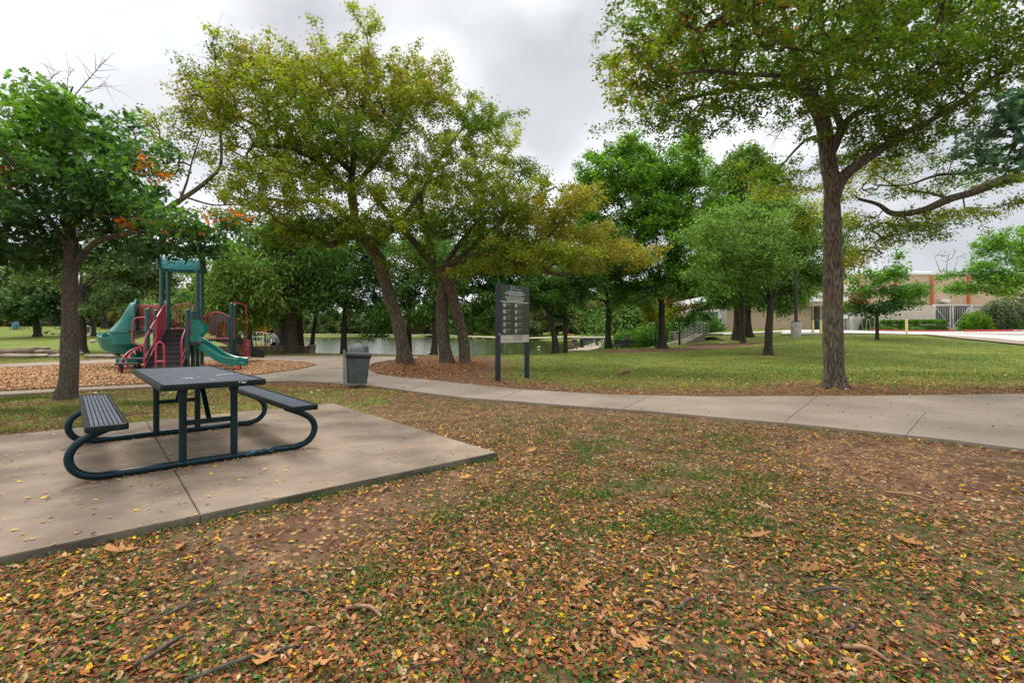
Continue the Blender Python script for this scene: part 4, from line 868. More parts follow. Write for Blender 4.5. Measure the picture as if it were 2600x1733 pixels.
mtree('field_oak', 'slender pale-barked oak on the left lawn behind the spiral slide', 238, 62, .26, 790,
  [(250,740,62,70,35,4,1.2,'live'),(300,700,62,80,45,4.4,1.2,'live')], 220, 9000, .3, 93, lean=-6, spread=.35, tip=.016, group='trees on the left lawn')
mtree('field_oak', 'dark-trunked oak at the back of the left lawn beside the slide hood', 267, 90, .62, 790,
  [(300,760,90,70,30,6,1.2,'live'),(240,730,90,80,40,6,1.2,'live'),(350,720,88,80,50,6,1.3,'live'),(380,780,86,50,24,4,.7,'live')], 320, 12000, .42, 94, lean=-9, spread=.5, tip=.024, group='trees on the left lawn')
mtree('field_oak', 'faint pale trunk far back on the left lawn right of the charcoal grill', 127, 95, .42, 790,
  [(130,770,95,60,26,6,1,'oakdark'),(90,730,95,90,40,7,1,'oakdark')], 160, 6000, .45, 95, spread=.5, tip=.024, group='trees on the left lawn')
mtree('field_oak', 'pale trunk far back at the left edge behind the distant picnic table', 41, 105, .55, 790,
  [(30,770,105,60,24,6,1,'far'),(-20,740,105,80,40,7,1,'live')], 160, 6000, .45, 96, spread=.5, tip=.024, group='trees on the left lawn')
mtree('yellow_tree', 'small round golden-yellow tree beyond the white fence', 650, 88, .2, 838,
  [(650,812,88,18,22,1.6,1,'gold'),(643,826,88,14,14,1.4,.7,'gold'),(660,828,88,15,12,1.4,.7,'gold')], 130, 3200, .38, 97, spread=.3, tip=.012)
mtree('orange_tree', 'small orange-brown tree on the far shore seen between the two elm trunks', 1048, 225, .5, 836,
  [(1048,826,225,9,8,2,1,'rust'),(1052,820,225,7,7,2,1,'gold')], 60, 1400, .8, 98, spread=.5, tip=.03)
# the bare tree behind the building
mtree('bare_tree', 'leafless pale tree rising above the flat roof of the building', 2400, 84, .3, 715,
  [(2375,655,84,38,20,2.5,1,'rust'),(2410,640,84,28,22,2.5,1,'rust'),(2430,665,84,20,18,2,1,'rust')], 60, 0, .3, 99, bark='dead_twig', spread=.3, tip=.024, nl=3)

# far woods: a few crowns, copied round the lake and behind the park
def far_proto(seed, pal, h, w, n=5200):
    X0 = W(1300, 842, 200)
    f = lambda dx, dz: (1300 + dx / 200 * FPX, 842 - (dz - CH) / 200 * FPX)
    rng = random.Random(seed); bl = []
    for i in range(7):
        a = rng.uniform(0, 6.28); q = rng.uniform(.1, .55) * w; zz = h * rng.uniform(.16, .82)
        px, py = f(math.cos(a) * q, zz); bl.append((px, py, 200 + math.sin(a) * q, w * .42 / 200 * FPX, h * .24 / 200 * FPX, w * .42, 1, pal))
    px, py = f(0, h * .86); bl.append((px, py, 200, w * .32 / 200 * FPX, h * .14 / 200 * FPX, w * .3, .8, pal))
    fx, fy = f(0, h * .14); bx, by = f(0, 0)
    r = tree('woodland_tree', 'x', [(bx, by, 200), (fx, fy, 200)], h * .03, h * .022, [([(fx, fy, 200), f(0, h * .6) + (200,)], h * .018, .04)], bl, 220, n, h * .052, 'quad', 'bark_dark', seed, 'woods round the lake', spread=h * .05, tip=h * .0016, seg=h * .06, flare=.2, k=7, base_fix=False)
    return r
protos = [far_proto(201, 'far', 13, 7), far_proto(202, 'farolive', 12, 6.5), far_proto(203, 'mid', 14, 7), far_proto(204, 'live', 12, 7.5)]
labs = ['grey-green tree in the woods beyond the lake and lawns', 'olive-yellow tree in the woods beyond the lake and lawns', 'mid green tree in the woods beyond the lake and lawns', 'silvery dark green tree in the woods beyond the lake and lawns']
spots = []
rg = random.Random(9)
def row(p0, z0, p1, z1, n, kinds, s0=.8, s1=1.2):
    for i in range(n):
        t_ = (i + rg.uniform(-.3, .3)) / max(1, n - 1); spots.append((p0 + (p1 - p0) * t_, (z0 + (z1 - z0) * t_) * rg.uniform(.96, 1.06), rg.choice(kinds), rg.uniform(s0, s1)))
row(560, 245, 1140, 235, 19, [0, 0, 1, 2], .8, 1.25)
row(1130, 215, 1330, 165, 9, [0, 1, 2], .7, 1.0)
row(1330, 152, 1560, 150, 10, [0, 1, 2, 0], .7, 1.1)
row(1350, 200, 1640, 190, 9, [0, 2, 1], 1, 1.4)
row(1560, 128, 1800, 110, 11, [1, 2, 2, 0], .75, 1.1)
row(-60, 140, 420, 135, 14, [0, 3, 1, 3], .9, 1.3)
row(-80, 180, 620, 190, 14, [0, 1, 3], 1.2, 1.6)
row(330, 110, 640, 150, 8, [0, 1, 2], .8, 1.1)
row(2170, 125, 2440, 120, 9, [1, 0, 0, 1], .75, .95)
row(2100, 110, 2200, 110, 3, [3, 0], .8, 1)
row(2440, 100, 2800, 100, 6, [3, 0, 2], .75, .95)
row(1790, 95, 2090, 100, 7, [2, 0, 2], .9, 1.2)
row(2350, 100, 2420, 96, 3, [0, 3], .72, .82)
used = set()
for px, Z, k_, s in spots:
    r = protos[k_] if k_ not in used else copy_tree(protos[k_]); used.add(k_)
    g = GP(px, Z); r.location = g; r.scale = (s * rg.uniform(.9, 1.25), s * rg.uniform(.9, 1.25), s); r.rotation_euler = (0, 0, rg.uniform(0, 6.28)); r['label'] = labs[k_]

# the far-off wood that closes the view
rw = np.random.default_rng(77)
def wood(name, pts, h, n, size, pal):
    A = cr([P2(*p) for p in pts], 6); k = rw.random(n) * (len(A) - 1.001); i = k.astype(int); f = (k - i)[:, None]; q = A[i] * (1 - f) + A[i + 1] * f + rw.normal(size=(n, 2)) * 5
    hh = h * (.62 + .5 * fbm(q[:, 0] * .09 + 3, q[:, 1] * .09, 3)); z_ = terr(q[:, 0], q[:, 1]) + hh * rw.random(n) ** .8
    V_, F_, kk = leaf_geo(np.column_stack([q, z_]), size, rw, 'quad', 0, .3)
    tone = np.exp((fbm(q[:, 0] * .12, z_ * .25 + q[:, 1] * .12, 3) - .5) * 1.6)[:, None]
    me = np_mesh(name, V_, F_, np.repeat(pal_pick(pal, n, rw) * tone, kk, axis=0)); tag(link(name, me, M['leaf_matte']), kind='stuff')
wood('far_woodland', [(520, 262), (700, 262), (900, 255), (1100, 240), (1300, 205), (1600, 185), (1800, 140)], 10, 42000, 1.1, 'far')
wood('far_woodland', [(-200, 165), (0, 160), (200, 160), (400, 170), (560, 200)], 10, 32000, 1.0, 'live')
wood('far_woodland', [(1560, 128), (1680, 118), (1800, 100)], 9, 22000, .6, 'mid')
# ---------------------------------------------------------------- shrubs and hedges
def shrub(name, label, px, Z, w, d, h, pal, n, size, seed, box=.0, group=None, rz=0, tm='quad', cat='shrub', extra=None, zoff=0):
    rng = np.random.default_rng(seed)
    g = GP(px, Z, zoff); v = rng.normal(size=(n, 3)); v /= np.linalg.norm(v, axis=1, keepdims=True)
    if box: v = np.sign(v) * np.abs(v) ** (1 - box); v /= np.abs(v).max(1, keepdims=True) ** box
    v[:, 2] = np.abs(v[:, 2]) if not box else v[:, 2]
    rr = rng.random((n, 1)) ** .28
    an = np.arctan2(v[:, 1], v[:, 0]); lump = 1 + (.0 if box else .16) * (np.sin(5 * an + seed) * np.cos(4 * v[:, 2] + seed) + .6 * np.sin(9 * an + 2 * seed)) + .04 * rng.normal(size=n)
    P = v * rr * lump[:, None] * np.array([w / 2, d / 2, h / 2 if box else h])
    if box: P[:, 2] += h / 2
    P[:, 2] = np.maximum(P[:, 2], .02)
    if rz: c, s = math.cos(rz), math.sin(rz); P[:, :2] = P[:, :2] @ np.array([[c, s], [-s, c]])
    out = P / (np.linalg.norm(P, axis=1, keepdims=True) + 1e-6)
    V_, F_, k = leaf_geo(P, size, rng, tm, 0, .2, dirs=out * .8)
    c_ = np.repeat(pal_pick(pal, n, rng, .2), k, axis=0)
    root = thing(name, label, cat, tuple(g), 0, group)
    link('foliage', np_mesh('foliage', V_, F_, c_), M['leaf']).parent = root
    mb = MB()
    for i in range(6):
        a = i * 1.05 + seed; mb.tube([(0, 0, -.1), (math.cos(a) * w * .12, math.sin(a) * d * .12, h * .35), (math.cos(a) * w * .3, math.sin(a) * d * .3, h * .75)], [.03, .022, .008], 5)
    mb.build('stem', M['twig'], root)
    return root
shrub('hedge', 'clipped green hedge bank beside the lake walk, left of the steps', 1625, 47.5, 7.0, 2.2, 1.6, 'hedge', 9000, .16, 301, zoff=.1, cat='hedge', group='hedge by the steps')
shrub('hedge', 'dark green hedge behind the bright green tree, middle of the hedge row', 1705, 48, 7.0, 3, 2.1, 'hedge', 9000, .16, 302, cat='hedge', group='hedge by the steps')
shrub('hedge', 'green hedge rising behind the railing of the steps', 1768, 48.5, 5.5, 3, 1.8, 'hedge', 7000, .16, 303, zoff=.3, cat='hedge', group='hedge by the steps')
for i, (px, wd, lab, pl) in enumerate([(2259,1.1,'round box bush directly right of the young maple trunk','hedge'),(2288,1.1,'clipped box bush second from the left before the pale wall','hedge'),(2325,1.4,'clipped box bush between the yellow bollard and the widest bush','hedge'),(2369,2.05,'widest clipped box bush, left of the white gates','hedge')]):
    shrub('box_bush', lab, px, 50, wd, 1.3, .95 + .03 * i, pl, 5000, .11, 310 + i, box=.6, group='clipped bushes before the wall', zoff=.15)
for i, (px, wd, lab) in enumerate([(2240,3.0,'low yellow-green ground shrub under the young maple'),(2318,2.2,'low yellow-green ground shrub before the clipped bushes'),(2208,2.2,'dark rounded bush behind the bike rack')]):
    shrub('low_shrub', lab, px, 48.9 if i < 2 else 50, wd, .9, .30 if i < 2 else 1.3, 'maple' if i < 2 else 'dark', 3000, .14, 320 + i, zoff=.1)
shrub('round_bush', 'bright green loose bush right of the white gates', 2478, 49.6, 2.9, 2, 1.75, 'bright', 7000, .15, 330, zoff=.1)
shrub('sage_bush', 'large silvery grey-green bush at the right edge behind the red kerb', 2545, 50.2, 5.0, 2.6, 3.0, 'sage', 16000, .17, 331, zoff=.1)
shrub('sage_bush', 'silvery bush cut off by the right edge behind the kerb lettering', 2605, 50.5, 4.2, 2.4, 3.1, 'sage', 13000, .17, 332, zoff=.1)
shrub('round_bush', 'dark green bush tucked between the two silvery bushes', 2572, 49.3, 2.3, 1.2, 1.5, 'dark', 2600, .12, 333, zoff=.1)
# ---------------------------------------------------------------- picnic table
TH = .738
pt = thing('picnic_table', 'dark green eight-foot picnic table with two attached benches on the concrete pad', 'picnic table', (-3.333, 5.083, .06), TH)
TL, TW, BLn, BW, BO = 2.36, .80, 2.45, .262, .729
def top_piece(name, cx, w, l, ztop, nsl, th, parent, pitch):
    """rounded rim with rolled steel strips running its length"""
    def rr(w_, l_, r, n=6):
        o = []
        for sx, sy, a0 in ((1, 1, 0), (-1, 1, 90), (-1, -1, 180), (1, -1, 270)):
            for i in range(n + 1):
                a = R(a0 + 90 * i / n); o.append((cx + sx * (w_ / 2 - r) + r * math.cos(a), sy * (l_ / 2 - r) + r * math.sin(a)))
        return o
    mb = MB(); r0_ = .045; wI = .03
    rings = [[(x, y, ztop - th) for x, y in rr(w, l, r0_)], [(x, y, ztop - .008) for x, y in rr(w, l, r0_)], [(x, y, ztop) for x, y in rr(w - .014, l - .014, r0_ - .004)],
             [(x, y, ztop) for x, y in rr(w - 2 * wI, l - 2 * wI, .022)], [(x, y, ztop - th) for x, y in rr(w - 2 * wI, l - 2 * wI, .022)]]
    mb.loft(rings + [rings[0]], True, False)
    rim = mb.build(name + '_rim', M['rim_green'], None, True, 50)
    mb = MB(); W_ = w - 2 * wI - .004; L_ = l - 2 * wI - .01
    for i in range(nsl):
        x = cx - W_ / 2 + (i + .5) * W_ / nsl; hw = pitch * .5
        prof = [(-hw, -.014), (-hw, -.003), (-hw * .7, -.0005), (hw * .7, -.0005), (hw, -.003), (hw, -.014)]
        mb.loft([[(x + a, y, ztop - .002 + b_) for a, b_ in prof] for y in (-L_ / 2, L_ / 2)])
    sl = mb.build(name, M['slat_grey'], parent)
    mb = MB()
    for y in np.linspace(-L_ / 2 + .05, L_ / 2 - .05, 5): mb.box((cx, y, ztop - .034), (W_, .04, .02))
    mb.box((cx, 0, ztop - .046), (W_, L_, .003)); mb.build('under_bar', M['rim_green'], None).parent = sl
    rim.parent = sl
    return sl
topo = top_piece('tabletop', 0, TW, TL, .76, 24, .052, pt, .0248)
top_piece('bench_seat', -BO, BW, BLn, .487, 7, .048, pt, .0225)
top_piece('bench_seat', BO, BW, BLn, .487, 7, .048, pt, .0225)
# worn white scratches and stickers on the tabletop
mb = MB(); rs = random.Random(4)
for (cx, cy, n) in ((-.10, -.62, 9), (.22, -.40, 8), (.30, -.32, 7), (.05, -.9, 3)):
    for i in range(n): mb.box((cx + rs.uniform(-.07, .07), cy + rs.uniform(-.05, .05), .7592), (rs.uniform(.006, .022), rs.uniform(.006, .03), .0012), Matrix.Rotation(rs.uniform(0, 3), 3, 'Z'))
for i in range(6): mb.box((.20 + rs.uniform(-.03, .03), -TL / 2 - .0005, .735 + rs.uniform(-.014, .014)), (rs.uniform(.006, .02), .002, .006), Matrix.Rotation(rs.uniform(-1, 1), 3, 'Y'))
wp = mb.build('paint_scratch', pmat('white_scuff', (.62, .64, .66), .7)); wp.parent = topo
for sy in (-1, 1):
    y = sy * .866; rt = .031
    path = [(-.66, y, .435), (-.70, y, .415), (-.80, y, .37), (-.90, y, .305), (-.945, y, .22), (-.93, y, .13), (-.87, y, .065), (-.78, y, .035), (-.70, y, .031), (-.45, y, .031)]
    left = cr(path, 4); right = [(-p[0], p[1], p[2]) for p in left[::-1]]
    mb = MB(); mb.tube(list(map(tuple, left)) + [(-.2, y, .031), (.2, y, .031)] + right, rt, 14)
    mb.build('base_frame', M['green_powder'], pt, True, 60)
    for sx in (-1, 1):
        mb = MB(); x = sx * .201
        mb.tube([(x, y, .045), (x, y, .60)], .0305, 14)
        mb.loft([[(x + a * math.cos(t_) , y + b_ * math.sin(t_), zz) for t_ in np.linspace(0, 2 * math.pi, 14, endpoint=False)] for zz, a, b_ in ((.598, .0305, .0305), (.65, .034, .027), (.70, .047, .016), (.712, .05, .014))])
        mb.build('leg', M['green_powder'], pt, True, 60)
        # bench bracket plates
        mb = MB(); mb.beam((sx * .62, y, .434), (sx * .84, y, .434), .05, .010); mb.build('bench_bracket', M['green_powder'], pt)
    mb = MB(); mb.box((0, y, .385), (.36, .008, .045)); mb.box((0, y - .005, .385), (.016, .004, .016)); mb.build('cross_bar', M['green_powder'], pt)
    mb = MB(); mb.box((0, y, .70), (.62, .05, .03)); mb.build('top_bracket', M['green_powder'], pt)
    mb = MB(); mb.beam((0, y, .40), (0, y - sy * .35, .70), .04, .008); mb.build('diagonal_brace', M['green_powder'], pt)

# ---------------------------------------------------------------- litter bin on its post
M['bin'] = pmat('bin_plastic', (.075, .092, .085), .45, c2=(.05, .065, .06), scale=5, bump=.001, bscale=30, spec=.4)
M['bin_lid'] = pmat('bin_lid', (.115, .13, .12), .4, c2=(.08, .09, .085), scale=6, spec=.45)
M['galv'] = pmat('galvanised', (.30, .29, .27), .55, .5, c2=(.18, .17, .16), scale=30)
bb_ = G0(905, 984); tc_ = thing('litter_bin', 'dark grey-green square litter bin with a domed lid, tilted on its post by the path', 'litter bin', (bb_.x, bb_.y, 0), R(20))
mb = MB()
def sq(w, zz, r=.05, n=4, k=1.0):
    o = []
    for sx, sy, a0 in ((1, 1, 0), (-1, 1, 90), (-1, -1, 180), (1, -1, 270)):
        for i in range(n + 1):
            a = R(a0 + 90 * i / n); o.append((sx * (w / 2 - r) + r * math.cos(a), sy * (w * k / 2 - r) + r * math.sin(a), zz))
    return o
bw = .50
mb.loft([sq(.41, .10), sq(.415, .115), sq(.48, .72), sq(.475, .72, .04), sq(.41, .13, .04)], True, False); mb.b.faces.new([mb.b.verts.new(p) for p in sq(.41, .12)])
mb.build('bin_body', M['bin'], tc_, True, 35)
mb = MB()       # moulded ribs on the faces
for a in range(4):
    rot = Matrix.Rotation(R(90 * a), 3, 'Z')
    for sx in (-1, 1):
        p0 = rot @ Vector((sx * .085, -.203, .12)); p1 = rot @ Vector((sx * .10, -.238, .62)); p2 = rot @ Vector((sx * .13, -.243, .69))
        mb.tube([p0, p1, p2], .011, 6)
mb.build('moulded_rib', M['bin'], tc_, True)
mb = MB(); mb.loft([sq(.50, .66), sq(.525, .69), sq(.53, .73), sq(.50, .73)], True, False); mb.build('bin_collar', pmat('bin_black', (.012, .014, .016), .5), tc_, True, 35)
mb = MB(); mb.loft([sq(.545, .725), sq(.55, .735), sq(.55, .775), sq(.53, .785), sq(.2, .787)]); lid = mb.build('lid', M['bin_lid'], tc_, True, 35)
mb = MB(); prof = [(.205, .786), (.205, .80)] + [(.2 * math.cos(a), .80 + .205 * math.sin(a)) for a in np.linspace(.05, 1.5, 10)] + [(.002, 1.006)]
mb.lathe((-.02, 0, 0), prof, 28); mb.build('lid_dome', M['bin_lid'], tc_, True, 50).parent = lid
mb = MB()       # boxy flap hood on one side of the dome
mb.loft([[(.06, -.13, .787), (.215, -.13, .787), (.215, .13, .787), (.06, .13, .787)], [(.05, -.12, .93), (.205, -.12, .93), (.205, .12, .93), (.05, .12, .93)], [(.03, -.09, .975), (.19, -.09, .955), (.19, .09, .955), (.03, .09, .975)]])
mb.build('lid_flap', M['bin'], tc_, True, 35).parent = lid
tc_.rotation_euler = (R(-1.5), R(3), R(22)); tc_.location.z = .0
pp = G0(874, 988); po = thing('bin_post', 'perforated galvanised steel post carrying the tilted litter bin', 'post', (pp.x, pp.y, 0))
mb = MB(); mb.box((-.018, 0, .38), (.004, .034, .96)); mb.box((.002, .016, .38), (.038, .004, .96)); mb.box((.002, -.016, .38), (.038, .004, .96)); mb.build('channel', M['galv'], po)
mb = MB()
for i in range(28): mb.box((-.0205, 0, .03 + i * .03), (.001, .012, .012))
mb.box((-.0205, 0, .44), (.0006, .003, .83)); mb.build('hole_row', pmat('hole_dark', (.01, .01, .01), .9), po)
mb = MB(); mb.tube([(.0, 0, .80), (-.05, -.02, .82), (-.08, -.03, .78)], .006, 6); mb.build('hook', M['rim_green'], po)

# ---------------------------------------------------------------- park rules sign
M['navy'] = pmat('navy_post', (.010, .016, .036), .4, c2=(.007, .011, .024), scale=12, bump=.0006, bscale=40)
M['sign_green'] = pmat('sign_green', (.028, .048, .022), .5, c2=(.024, .040, .018), scale=3)
M['sign_white'] = pmat('sign_white', (.72, .70, .64), .6, c2=(.60, .58, .52), scale=9)
M['sign_cream'] = pmat('sign_cream', (.52, .49, .42), .6, c2=(.44, .41, .35), scale=6)
M['sign_dim'] = pmat('sign_dim', (.26, .26, .21), .6); M['red_ink'] = pmat('red_ink', (.45, .04, .03), .6); M['black_ink'] = pmat('black_ink', (.03, .03, .03), .6); M['blue_ink'] = pmat('blue_ink', (.05, .28, .48), .5); M['lime_ink'] = pmat('lime_ink', (.28, .42, .12), .5)
s0 = G0(1264.2, 968); s1 = G0(1338, 959.5); dv = (s1 - s0); SW = dv.length; rz = math.atan2(dv.y, dv.x)
sg = thing('park_rules_sign', 'green park rules notice board with white pictograms between two navy posts', 'notice board', (s0.x, s0.y, 0), rz)
for x in (0, SW):
    mb = MB(); mb.box((x, 0, 1.18), (.10, .10, 2.6), bev=.006); mb.build('post', M['navy'], sg)
PWd = SW - .03; px0 = .055; pz1 = 2.46; pz0 = 1.165
mb = MB(); mb.box((px0 + PWd / 2 - .02, -.045, (pz0 + pz1) / 2), (PWd, .022, pz1 - pz0), bev=.002); pan = mb.build('panel', M['sign_green'], sg)
fy = -.0572
mb = MB(); mb.box((px0 + PWd / 2 - .02, -.059, 1.072), (PWd - .006, .022, .19)); low = mb.build('cream_notice_strip', M['sign_cream'], sg)
mb = MB(); mb.box((px0 + PWd / 2 - .02, fy, 2.02), (PWd - .01, .003, .018)); mb.build('divider_line', M['sign_white']).parent = pan
def text(s, x, z_, h, m, parent, name='lettering', align='CENTER', y=fy - .001, bold=0.0, rot=(R(90), 0, 0), wmax=None):
    cu = bpy.data.curves.new('t', 'FONT'); cu.body = s; cu.size = h; cu.align_x = align; cu.extrude = .0008; cu.offset = bold; cu.resolution_u = 2
    o = bpy.data.objects.new('t', cu); col.objects.link(o)
    bpy.context.view_layer.update()
    me = bpy.data.meshes.new_from_object(o.evaluated_get(bpy.context.evaluated_depsgraph_get()))
    bpy.data.objects.remove(o); bpy.data.curves.remove(cu)
    n = link(name, me, m); n.parent = parent; n.rotation_euler = rot; n.location = (x, y, z_)
    if wmax:
        w = max(v.co.x for v in me.vertices) - min(v.co.x for v in me.vertices)
        if w > wmax: n.scale.x = wmax / w
    return n
cxs = px0 + PWd / 2 - .02
for s, zz, h, dx in [("Dallas", 2.385, .05, .16), ("Park & Recreation", 2.335, .05, .16)]:
    text(s, cxs - .10, zz, h, M['sign_cream'], pan, align='LEFT', wmax=.42)
for s, zz, h in [("For the Enjoyment of All Visitors", 2.268, .048), ("Please Observe These Park Ordinances", 2.222, .050), ("As Set Forth in the Dallas City Code", 2.186, .034), ("Para el Disfrute de Todos Los Visitantes", 2.128, .048), ("Favor de Leer Las Reglas del Parque", 2.082, .048), ("Y Todas las Ordenanzas Indicadas en la Ciudad", 2.044, .034)]:
    text(s, cxs, zz, h, M['sign_white'], pan, bold=.0012, wmax=.9)
mb = MB(); cr_ = [(0, .07), (.03, .07), (.07, .02), (.07, -.02), (.03, -.08), (-.03, -.08), (.015, -.03), (.02, .02)]
mb.poly3([(cxs - .19 + a, fy, 2.375 + b_) for a, b_ in cr_], (0, -.002, 0)); mb.build('crescent_emblem', M['blue_ink']).parent = pan
mb = MB(); mb.poly3([(cxs - .19 + a, fy - .0021, 2.375 + b_) for a, b_ in [(0, .07), (.03, .07), (.05, .045), (.02, .05)]], (0, -.001, 0)); mb.build('emblem_tip', M['lime_ink']).parent = pan
for c in range(2):
    for r_ in range(5):
        x = px0 + .13 + c * .46; zz = 1.93 - r_ * .165
        mb = MB(); mb.box((x, fy - .001, zz), (.080, .004, .092)); bmesh.ops.bevel(mb.b, geom=[e for e in mb.b.edges if abs(e.verts[0].co.y - e.verts[1].co.y) > .001], offset=.014, segments=3, affect='EDGES')
        ic = mb.build('pictogram', M['sign_white']); ic.parent = pan
        mb = MB()
        if c == 0 and r_ < 2:
            mb.box((x, fy - .004, zz + .004), (.018, .002, .046)); mb.box((x + .008, fy - .004, zz - .02), (.030, .002, .010)); mb.lathe((x - .002, fy - .0045, zz + .032), [(.008, -.001), (.008, .001)], 10, Matrix.Rotation(R(90), 4, 'X'))
        else:
            for i in range(20):
                a, b2 = 2 * math.pi * i / 20, 2 * math.pi * (i + 1) / 20
                mb.beam((x + .031 * math.cos(a), fy - .004, zz + .031 * math.sin(a)), (x + .031 * math.cos(b2), fy - .004, zz + .031 * math.sin(b2)), .0015, .008 if (c, r_) != (1, 2) else .016, up=(0, 1, 0))
            mb.beam((x - .022, fy - .0045, zz + .022), (x + .022, fy - .0045, zz - .022), .0015, .007, up=(0, 1, 0))
            mb.box((x + .003 * c, fy - .003, zz), (.014, .002, .032)); mb.box((x - .008, fy - .003, zz - .012), (.014, .002, .010))
        mb.build('pictogram_mark', M['black_ink'] if (c == 0 and r_ < 2) else M['red_ink']).parent = ic
        rs = random.Random(r_ * 7 + c)
        nl_ = [4, 6, 5, 3, 6, 4, 6, 4, 5, 3][c * 5 + r_]
        en = ["Pets must be on leash", "Keep the park clean", "No glass containers", "No camping", "No motor vehicles", "No loud music", "No swimming or wading", "No firearms", "No golfing", "No fires"][c * 5 + r_]
        mb = MB()       # body text too small to read in the photograph: plain lines
        for i in range(nl_):
            if i == 0: continue
            ln_ = rs.uniform(.10, .21); mb.box((x + .065 + ln_ / 2, fy, zz + .044 - i * .018), (ln_, .002, .0045))
        if nl_ > 1: mb.build('fine_print', M['sign_dim']).parent = pan
        mb = MB(); mb.box((x + .065 + .1, fy, zz + .047), (.2, .002, .007)); mb.build('fine_print', M['sign_cream']).parent = pan
mb = MB(); rs = random.Random(3)
for zz, w_, h in [(1.138, .50, .016), (1.118, .30, .005), (1.106, .34, .005), (1.07, .42, .009), (1.054, .36, .005), (1.04, .40, .005), (1.026, .32, .005)]:
    mb.box((cxs + .10, -.0705, zz), (w_, .002, h))
mb.build('fine_print', pmat('grey_ink', (.22, .20, .19), .7)).parent = low
mb = MB()
for x, zz in [(.14, 1.07), (.17, 1.07), (.21, 1.075), (.28, 1.07), (.31, 1.08), (.34, 1.07), (.38, 1.075)]: mb.beam((x, -.0712, zz - .045), (x + rs.uniform(-.02, .02), -.0712, zz - .01), .0015, .006, up=(0, 1, 0)); mb.beam((x - .01, -.0712, zz - .03), (x + .012, -.0712, zz - .03 + rs.uniform(-.01, .01)), .0015, .005, up=(0, 1, 0))
mb.build('pen_scribble', M['black_ink']).parent = low
mb = MB(); mb.box((0, -.0515, 1.19), (.025, .002, .045)); mb.build('sticker', M['sign_white'], sg)

# ---------------------------------------------------------------- playground
M['pg_green'] = pmat('play_green', (.006, .085, .078), .3, c2=(.004, .06, .055), scale=5, bump=.0005, bscale=50, coat=.2)
M['pg_slide'] = pmat('slide_green', (.002, .185, .145), .3, c2=(.002, .145, .112), scale=3, coat=.25)
M['pg_roof'] = pmat('canopy_green', (.02, .24, .26), .4, c2=(.015, .19, .21), scale=3)
M['pg_pink'] = pmat('play_pink', (.62, .05, .10), .4, c2=(.38, .035, .065), scale=6, coat=.1)
M['pg_red'] = pmat('play_red', (.42, .010, .022), .35, c2=(.34, .008, .018), scale=6, coat=.2)
M['pg_deck'] = pmat('deck_brown', (.050, .042, .042), .75, c2=(.030, .026, .027), scale=12, bump=.001)
M['pg_edge'] = pmat('worn_edge', (.36, .34, .33), .6, c2=(.12, .11, .11), scale=20)
M['pg_black'] = pmat('slide_black', (.014, .018, .018), .4)
pg = thing('playground_structure', 'green and pink climbing structure with slides, steps and an arched canopy', 'play structure', (0, 0, 0))
e1 = Vector((.906, .423, 0)); e2 = Vector((-.423, .906, 0)); C1 = Vector((-12.1, 16.9, 0))
pg.location = C1
def Lp(v): return Vector(v) - C1      # to the structure's own frame
def WL(px, py, Z): return Lp(W(px, py, Z))
def post(p, h, r=.0635, m='pg_green', cap=True, name='post'):
    mb = MB(); prof = [(r, -.1), (r, h - .04)] + [(r * 1.08, h - .06), (r * 1.08, h - .03), (r * .85, h - .005), (r * .4, h + .012), (.001, h + .016)] if cap else [(r, -.1), (r, h)]
    mb.lathe(Lp(p), prof, 18)
    o = mb.build(name, M[m], pg, True, 40)
    mb = MB()
    for zz in (.95, 1.3, 1.75):
        if zz < h - .1: mb.lathe(Lp(p) + Vector((0, 0, zz)), [(r * 1.12, -.03), (r * 1.12, .03)], 18)
    mb.build('clamp', M[m]).parent = o
    return o
c = [C1, C1 + e2 * 1.05, C1 + e1 * 1.05, C1 + e1 * 1.05 + e2 * 1.05]   # near-left, far-left, near-right, far-right
HC = 3.45
for p in c: post(p, HC, cap=False, name='canopy_post')
P1 = Vector((-11.33, 15.2, 0)); p_ = [P1, P1 + e2 * 1.03, P1 + e1 * 1.05, P1 + e1 * 1.05 + e2 * 1.03]
for q in p_: post(q, 1.97)
R1_ = W(587, 800, 17.6); R1_.z = 0; R2_ = W(595.6, 800, 18.6); R2_.z = 0
post(R1_, 2.28); post(R2_, 2.28)
R0 = W(520, 800, 19.2); R0.z = 0
# barrel canopy
mb = MB(); rad_ = .56; ring0 = []; 
def arc(center, n=14, r=rad_, sq_=1.0):
    return [center + e2 * (-.525 + .525) + e2 * (math.cos(a) * r) + Vector((0, 0, math.sin(a) * r * sq_)) for a in np.linspace(math.pi, 0, n)]
ml = Lp(C1 + e2 * .525 - e1 * .02 + Vector((0, 0, HC - .02))); mr_ = ml + e1 * 1.09
A_ = arc(ml); B_ = arc(mr_); A2 = arc(ml, r=rad_ - .03); B2 = arc(mr_, r=rad_ - .03)
mb.loft([A_ + A2[::-1], B_ + B2[::-1]])
rm = M['pg_roof']; t = rm.node_tree; b = t.nodes['Principled BSDF']; l = t.links.new
vv = N(t, 'ShaderNodeTexVoronoi'); vv.inputs['Scale'].default_value = 15; tcc = N(t, 'ShaderNodeTexCoord'); l(tcc.outputs['Object'], vv.inputs['Vector'])
bq = N(t, 'ShaderNodeBump'); bq.inputs['Distance'].default_value = .02; l(vv.outputs['Distance'], bq.inputs['Height']); l(bq.outputs[0], b.inputs['Normal'])
can = mb.build('canopy', M['pg_roof'], pg, True, 50)
for e_, cc in ((-.06, ml), (.06, mr_)):
    mb = MB(); pts = [cc + e1 * e_ + (q - cc) * 1.03 for q in arc(cc)]; mb.tube(pts, .062, 14); mb.build('canopy_rim', M['pg_green'], pg, True, 60)
